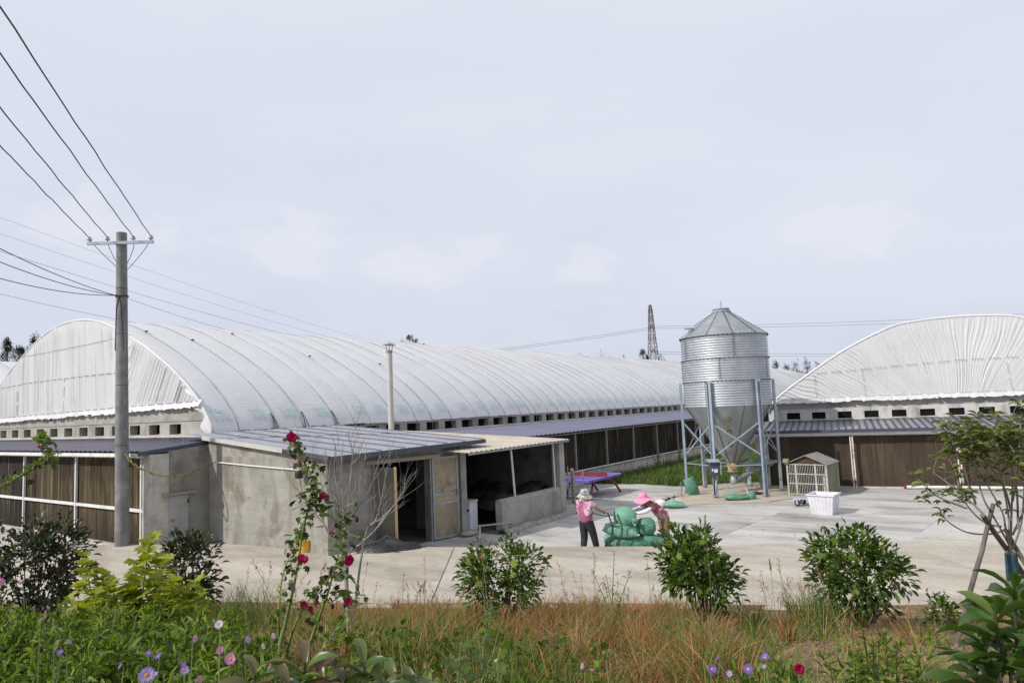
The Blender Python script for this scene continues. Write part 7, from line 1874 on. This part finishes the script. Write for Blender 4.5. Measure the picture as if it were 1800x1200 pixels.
for i, (x, y, rp, mk, lab) in enumerate(AF):
    r_ = random.Random(300 + i)
    dep = 0.027 * 1200 / rp * r_.uniform(.95, 1.05); dep = min(max(dep, 1.75), 2.3) if y > 1060 else 4.0
    rad = rp * 0.8 * dep / 1200
    p = P2(x, y, dep); s_, t_ = st(p); ft = G(s_ + r_.uniform(-.03, .03), t_ + r_.uniform(-.03, .06), min(bank(s_, t_), p.z - .1))
    root = thing('aster' if mk != 'p_crimson' else 'carnation', lab, 'flower', ft, 0, 'asters in the flower bed')
    c = p - ft; tocam = (V(0, 0, EYE) - p).normalized()
    if 'facing' in lab or 'disc' in lab: d = (tocam + V(0, 0, .25)).normalized()
    elif 'edge' in lab or 'sideways' in lab: d = (RT2 * r_.choice((-1, 1)) + tocam * .3 + V(0, 0, .3)).normalized()
    else: d = (tocam * .6 + V(r_.gauss(0, .5), r_.gauss(0, .5), .5)).normalized()
    MB().tube(catmull([V(0, 0, 0), c * .55 + V(r_.uniform(-.02, .02), r_.uniform(-.02, .02), 0), c - d * .01], 5), 0.0019, 5).build('stem', M['stem'], root)
    mb = MB(); m = frame_to(d)
    if mk == 'p_crimson':
        for q in range(3): petal_disc(mb, c + d * 0.008 * q, d, rad * (1 - .2 * q), i + q, 7, .4, .4 + .3 * q)
        mb.build('petals', M[mk], root, smooth=60)
    else:
        for ringi, (n_, l_, tilt) in enumerate(((26, 1.0, .12), (20, .82, .3))):
            for k in range(n_):
                a = 6.283 * k / n_ + ringi * .12 + r_.uniform(-.05, .05); w_ = rad * .085
                e1 = V(math.cos(a), 0, math.sin(a)); e2 = V(-math.sin(a), 0, math.cos(a)); tl = tilt + r_.uniform(-.15, .15)
                q = [e1 * rad * .22, e1 * rad * .6 * l_ + e2 * w_ + V(0, rad * tl * .5, 0), e1 * rad * l_ * r_.uniform(.92, 1.05) + V(0, rad * tl, 0), e1 * rad * .6 * l_ - e2 * w_ + V(0, rad * tl * .5, 0)]
                mb.add([c + m @ v for v in q], [(0, 1, 2, 3)])
        mb.build('petals', M[mk], root)
        mb = MB(); mb.lathe([(0.0, rad * .16), (rad * .16, rad * .14), (rad * .28, rad * .04), (rad * .2, -rad * .1), (0, -rad * .12)], 14, c, m @ Matrix.Rotation(R(-90), 3, 'X')); mb.build('flower_disc', M['p_yellow'], root, smooth=60)

# leafy asters that carry them: nobody could count these stems
def aster_bed(name, label, region, n, seed, hrange, matk='l_aster', lsz=(.035, .075), kind='lance', per=30):
    r_ = random.Random(seed); sp = []; st_v = MB()
    for i in range(n):
        x, dep, hmul = region(r_)
        u = (x - 900) / 1200; s_, t_ = u * dep, dep
        gz = bank(s_, t_); h_ = r_.uniform(*hrange) * hmul
        p0 = G(s_, t_, gz); top = p0 + V(r_.gauss(0, .06), r_.gauss(0, .06), h_)
        st_v.tube([p0, p0.lerp(top, .5) + V(r_.gauss(0, .01), r_.gauss(0, .01), 0), top], [.004, .0035, .002], 4)
        for k in range(per):
            f_ = 0.2 + .8 * r_.random() ** .7; a = r_.uniform(0, 6.283)
            sp.append((p0.lerp(top, f_) + V(r_.gauss(0, .02), r_.gauss(0, .02), 0), V(math.cos(a), math.sin(a), r_.uniform(-.2, .9) + (1.0 if f_ > .93 else 0)).normalized(), r_.uniform(*lsz) * (1.2 - .5 * f_), r_.uniform(-.6, .6), (V(math.cos(a) * .6, math.sin(a) * .6, .8) + V(r_.gauss(0, .4), r_.gauss(0, .4), 0)).normalized()))
    o = leaves_joined(name, kind, M[matk], sp); tag(o, label, 'foliage', None, 'stuff')
    o2 = st_v.build(name + '_stems', M['dark_stem']); tag(o2, 'thin dark stems under ' + label, 'foliage', None, 'stuff')
def reg_left(r_):
    dep = 1.9 + 2.9 * r_.random() ** 1.1; x = r_.uniform(-90, 570 - 40 * (dep - 1.7)); return x, dep, (0.95 if x < 420 else 0.7)
aster_bed('aster_foliage', 'green aster foliage covering the lower left of the bank', reg_left, 900, 91, (.22, .52), lsz=(.055, .115), per=30)
aster_bed('aster_foliage', 'green foliage around the violet asters below the tall bush', lambda r_: (r_.choice((1255, 1315, 1350, 1260, 1330)) + r_.gauss(0, 28), r_.uniform(2.5, 3.2), 1), 42, 92, (.22, .36), per=34, lsz=(.045, .09))
aster_bed('aster_foliage', 'bright green foliage at bottom centre round the pink asters', lambda r_: (1005 + r_.gauss(0, 30), r_.uniform(2.2, 2.9), 1), 34, 93, (.26, .40), 'l_vine')
aster_bed('aster_foliage', 'upright green shoots between bushes at lower right', lambda r_: (r_.choice((1500, 1480, 1430, 1540)) + r_.gauss(0, 18), r_.uniform(2.8, 3.6), 1), 16, 94, (.25, .45), 'l_aster', per=34, lsz=(.04, .09))
aster_bed('ground_cover', 'low dark green weeds between grass tufts', lambda r_: (r_.uniform(540, 1020), r_.uniform(2.2, 5.4), 1), 240, 95, (.08, .34), 'l_aster', (.04, .085), 'lobed', 12)
aster_bed('ground_cover', 'sparse low weeds scattered on the reddish soil at right', lambda r_: (r_.uniform(1380, 1800), r_.uniform(3.0, 8.5), 1), 60, 96, (.05, .2), 'l_vine', (.03, .06), 'lobed', 9)
# okra-like weed with big hand-shaped leaves
leafy('dark green hand-leaved weed in the grass left of bottom centre', [(850, 1120), (810, 1130), (880, 1140), (790, 1150)], 3.2, (840, 1190), 46, 9, 0.13, 'l_bush', name='leafy_weed')
leafy('needle-leaved green shoot rising before the round bush', [(862, 1052), (855, 1080)], 5.2, (862, 1150), 47, 70, 0.10, 'l_holly', 'lance', name='leafy_weed')
leafy('upright leafy weed at right below the broad bush', [(1497, 1095), (1520, 1120), (1478, 1120)], 4.0, (1500, 1180), 48, 22, 0.075, 'l_vine', 'lance', name='leafy_weed')
leafy('tall thin weeds standing against the road left of the tall bush', [(1080, 968), (1040, 1000), (1110, 1000), (1065, 1010), (1098, 1030)], 7.6, (1080, 1085), 49, 16, 0.09, 'l_holly', 'lance', name='leafy_weed')

# ---- grasses ---------------------------------------------------------------------------------------------
def field(n, fn, seed):
    rs = np.random.RandomState(seed); out = []
    while len(out) < n:
        x = rs.uniform(*fn[0]); d = fn[1][0] + (fn[1][1] - fn[1][0]) * rs.rand(); u = (x - 900) / 1200; s_ = u * d
        lim = near_edge(s_)
        if d > lim - 0.25: continue
        w_ = fn[2](x, d, s_)
        if rs.rand() < w_: p = G(s_, d, bank(s_, d)); out.append((p.x, p.y, p.z))
    return np.array(out), rs
nz = lambda a, b_, c: 0.5 + 0.5 * mnoise.noise((a, b_, c))
def dens(x, d, s_):
    v = nz(s_ * 1.1, d * 1.1, 3) * 1.2
    if x < 470: v *= 0.35
    if 1130 < x: v *= 0.55
    if x > 1560: v *= 0.4
    return max(0.0, v * 1.5 - 0.45) * d / 11
pts, rs = field(9000, ((300, 1700), (3.2, 11.6), dens), 5)
n = len(pts); h = (0.08 + 0.40 * rs.rand(n) ** 1.7) * np.array([0.55 + 0.9 * nz(p[0] * 1.3, p[1] * 1.3, 11) for p in pts])
# tussocks: blades arching out of a common foot, each tussock with its own height
tb_, th_, tl_, tw_, tm_ = [], [], [], [], []
r_ = random.Random(515)
for k in range(680):
    x = r_.uniform(470, 1640) if r_.random() < .85 else r_.uniform(250, 1750); d = r_.uniform(3.0, 11.3); u = (x - 900) / 1200; s0 = u * d
    if d > near_edge(s0) - 0.35: continue
    if x > 1250 and (r_.random() < .45 or nz(s0 * .9, d * .9, 21) < .5): continue
    kind = r_.random(); nb = r_.randint(30, 75); hm = r_.uniform(.16, .46) * (0.8 if x > 1250 else 1); rad = r_.uniform(.04, .14)
    fl_ = r_.uniform(.5, 1.5); ba = r_.uniform(0, 6.283)
    for i in range(nb):
        a = r_.uniform(0, 6.283); q = rad * math.sqrt(r_.random()); sx_, sy_ = s0 + q * math.cos(a), d + q * math.sin(a)
        p = G(sx_, sy_, bank(s0, d) - .01); hh_ = hm * r_.uniform(.35, 1.1); ln = hh_ * fl_ * r_.uniform(.3, 1.0)
        o_ = RT2 * math.cos(a) + FW2 * math.sin(a) + RT2 * .35 * math.cos(ba) + FW2 * .35 * math.sin(ba)
        tb_.append((p.x, p.y, p.z)); th_.append(hh_); tl_.append((o_.x * ln, o_.y * ln)); tw_.append(r_.uniform(.005, .0125)); tm_.append(0 if kind < .52 else 1 if kind < .62 else 2)
tb_, th_, tl_, tw_, tm_ = map(np.array, (tb_, th_, tl_, tw_, tm_))
for q, (mk, nm, lab) in enumerate((('g_dry', 'dry_grass', 'rusty brown grass tussocks along the bank'), ('g_straw', 'straw_grass', 'pale golden grass tussocks scattered along the bank'), ('g_green', 'green_grass', 'green grass tussocks mixed among the dry ones'))):
    m_ = tm_ == q; blades(nm, tb_[m_], th_[m_], tl_[m_], tw_[m_], M[mk], 4, 1.0, 60 + q, label=lab, cat='grass', kind='stuff')
blades('dry_grass', pts, h, (rs.rand(n, 2) - .5) * (0.25 + 1.5 * h[:, None]), 0.004 + .005 * rs.rand(n), M['g_dry'], 4, 1.0, 6, label='rusty dry grass covering the crest of the bank', cat='grass', kind='stuff')
pts, rs = field(5200, ((480, 1700), (3.0, 11), lambda x, d, s_: nz(s_ * 1.4, d * 1.4, 8)), 7)
n = len(pts); h = 0.03 + 0.12 * rs.rand(n)
a = rs.rand(n) * 6.283; L_ = 0.15 + 0.35 * rs.rand(n)
blades('straw', pts + np.array([0, 0, .02]), h, np.stack([np.cos(a) * L_, np.sin(a) * L_], 1), 0.003 + .0035 * rs.rand(n), M['g_straw'], 4, 0.25, 8, label='pale bent straw strewn over the bank', cat='straw', kind='stuff')
def clump(x, d, rad, n, h0, h1, matk, seed, lean=.7, w_=(.004, .008)):
    rs = np.random.RandomState(seed); u = (x - 900) / 1200; s0 = u * d; o = []
    for k in range(n):
        q = rs.randn(2) * rad; t_ = min(d + q[1], near_edge(s0 + q[0]) - .05); p = G(s0 + q[0], t_, bank(s0 + q[0], t_)); o.append((p.x, p.y, p.z))
    h = h0 + (h1 - h0) * rs.rand(n)
    return np.array(o), h, (rs.randn(n, 2)) * h[:, None] * lean * .5, w_[0] + (w_[1] - w_[0]) * rs.rand(n)
acc = [clump(*a) for a in ((425, 9.6, .30, 620, .3, .75, '', 1), (380, 9.4, .25, 300, .25, .6, '', 2), (1405, 9.0, .20, 360, .3, .7, '', 3), (1385, 8.5, .15, 160, .25, .5, '', 4), (1110, 8.2, .35, 330, .15, .4, '', 5), (1090, 6.2, .4, 420, .1, .3, '', 6), (760, 7.2, .35, 260, .25, .55, '', 7), (800, 4.2, .25, 300, .2, .5, '', 8), (720, 4.6, .3, 240, .2, .5, '', 9), (760, 3.0, .2, 220, .2, .5, '', 10), (900, 3.0, .22, 180, .15, .45, '', 11), (1010, 9.3, .25, 180, .2, .45, '', 12), (1280, 9.2, .2, 120, .2, .5, '', 13), (640, 9.4, .35, 200, .2, .5, '', 14), (600, 5.5, .35, 420, .15, .4, '', 21), (700, 5.8, .35, 420, .15, .42, '', 22), (850, 5.0, .35, 420, .12, .35, '', 23), (980, 7.4, .3, 300, .15, .4, '', 24), (1140, 4.6, .3, 300, .1, .3, '', 25), (560, 8.0, .3, 260, .2, .45, '', 26), (1250, 6.5, .35, 220, .1, .3, '', 27), (1320, 4.6, .3, 220, .1, .28, '', 28), (930, 4.0, .3, 260, .12, .35, '', 29), (830, 2.4, .12, 120, .2, .45, '', 15), (60, 9.0, .5, 260, .1, .3, '', 16), (480, 8.6, .3, 260, .15, .4, '', 17), (1560, 9.4, .3, 120, .1, .25, '', 18), (1700, 8.8, .4, 100, .1, .3, '', 19))]
blades('green_grass', np.concatenate([a[0] for a in acc]), np.concatenate([a[1] for a in acc]), np.concatenate([a[2] for a in acc]), np.concatenate([a[3] for a in acc]) * 1.15, M['g_green'], 4, 0.9, 9, label='green grass tufts growing through the dry bank', cat='grass', kind='stuff')
# tall thin stalks with seed heads standing against the road
r_ = random.Random(77); mb = MB(); hd = []
for i in range(150):
    x = r_.choice((r_.uniform(560, 800), r_.uniform(980, 1150), r_.uniform(640, 790), r_.uniform(1320, 1440), r_.uniform(420, 560), r_.uniform(820, 1060))); d = r_.uniform(7.0, 9.8); u = (x - 900) / 1200
    p = G(u * d, d, bank(u * d, d)); h_ = r_.uniform(.4, .95) * (1 if r_.random() < .4 else .7); top = p + V(r_.gauss(0, .14), r_.gauss(0, .14), h_)
    pts = catmull([p, p.lerp(top, .55) + V(0, 0, h_ * .06), top], 3); mb.tube(pts, 0.0022, 4)
    for k in range(r_.randint(6, 14)):
        q = top - (top - p).normalized() * r_.uniform(0, .16) + V(r_.gauss(0, .012), r_.gauss(0, .012), 0); hd.append((q, rdir(r_, .6, .7), r_.uniform(.02, .05), 0))
tag(mb.build('grass_stalks', M['g_straw']), 'thin straw-coloured stalks standing against the road', 'grass', None, 'stuff')
tag(leaves_joined('seed_heads', 'lance', M['g_dry'], hd), 'loose brown seed heads on the thin stalks', 'grass', None, 'stuff')
# foxtail heads
def foxtail(x, y, dep, ln, bend, lab, matk='l_holly'):
    p = P2(x, y, dep); s_, t_ = st(p); ft = G(s_ + .03, t_ + .02, min(bank(s_, t_), p.z - .12)); root = thing('foxtail_grass', lab, 'grass', ft, 0, 'foxtail grasses on the bank'); c = p - ft
    r2 = random.Random(int(x)); tipd = (RT2 * bend + V(0, 0, 1 - abs(bend) * .9)).normalized()
    ax_ = catmull([c, c + V(0, 0, ln * .4) + RT2 * bend * ln * .15, c + tipd * ln], 6)
    MB().tube(catmull([V(0, 0, 0), c * .6, c], 4), 0.0022, 5).build('stalk', M['stem'], root)
    sp = []
    for k in range(150):
        f_ = r2.random(); i = min(len(ax_) - 2, int(f_ * (len(ax_) - 1))); q = ax_[i].lerp(ax_[i + 1], r2.random()); d = (ax_[i + 1] - ax_[i]).normalized()
        sp.append((q, (d * .8 + V(r2.gauss(0, .7), r2.gauss(0, .7), r2.gauss(0, .7))).normalized(), ln * .17 * (1 - .5 * abs(f_ - .4)), r2.uniform(-1, 1)))
    o = leaves_joined('seed_head', 'lance', M[matk], sp, root)
for a in ((667, 1128, 2.6, .07, .25, 'upright green foxtail left of the two bent ones near bottom centre'), (690, 1125, 2.6, .055, .9, 'bent green foxtail in the pair near the dry grass'), (702, 1122, 2.6, .06, .95, 'second bent foxtail right beside its twin'), (738, 1045, 4.5, .085, .3, 'pale foxtail against the road edge left of the round bush'), (745, 1042, 4.7, .085, .15, 'thin green foxtail beside the pale one left of the round bush'), (828, 1050, 4.5, .07, .5, 'foxtail hanging before the left side of the round bush'), (1066, 1160, 2.3, .05, 1.0, 'curled green foxtail at bottom centre right'), (1236, 1158, 2.6, .05, .9, 'curled foxtail just left of the violet asters', ), (1318, 1082, 4.5, .06, .8, 'curled pale foxtail right of the tall bush foot'), (1128, 1195, 2.2, .05, .2, 'straw-coloured foxtail cut by the bottom edge'), (1480, 1120, 3.6, .09, -.15, 'straight yellow foxtail below the broad bush'), (849, 1030, 5.0, .09, .05, 'tall straight foxtail before the round bush'), (1240, 930, 8.0, .16, .05, 'thin foxtail silhouetted above the tall bush'), (1355, 1003, 7.0, .12, -.05, 'drooping foxtail standing against the road')):
    foxtail(*a[:6], matk='g_straw' if ('straw' in a[5] or 'pale' in a[5] or 'yellow' in a[5]) else 'l_holly')
# weeds rooted along the plinth of the long shed and at wall feet
for x_, y_, hh_, lab in ((-15.55, 35.2, 1.15, 'tall weed growing against the plinth of the long shed nearest the table'), (-15.5, 38.2, 1.3, 'tall weed against the long shed plinth nearer the silo'), (-19.5, 11.5, .5, 'small weed at the foot of the pump house wall by the grey door')):
    rw = random.Random(int(y_ * 10)); root = thing('weed', lab, 'weed', (x_, y_, 0)); sp = []
    for k in range(5):
        tp = V(rw.gauss(0, .14), rw.gauss(0, .14), hh_ * rw.uniform(.6, 1)); MB().tube([V(0, 0, 0), tp * .5 + V(0.02, 0, 0), tp], [.012, .009, .004], 5).build('stem', M['stem'], root)
        for q in range(22): f_ = .2 + .8 * rw.random(); sp.append((tp * f_, rdir(rw, .2), rw.uniform(.08, .17) * min(1, hh_), rw.uniform(-.6, .6)))
    leaf_objects('lance', ['l_bush', 'l_vine'], sp, root)
# clods and stones in the soil
mb = MB(); rr = random.Random(19)
for k in range(420):
    x = rr.uniform(950, 1800); d = rr.uniform(3.5, 10.3); u = (x - 900) / 1200; s_ = u * d; q = rr.uniform(.012, .05)
    if d > near_edge(s_): continue
    p = G(s_, d, bank(s_, d)); mb.sphere(p, q, 6, 4, (rr.uniform(.7, 1.2), rr.uniform(.7, 1.2), .7))
mb.build('soil_clods', M['soil'], label='small clods and stones lying in the reddish soil', cat='clods', kind='stuff')
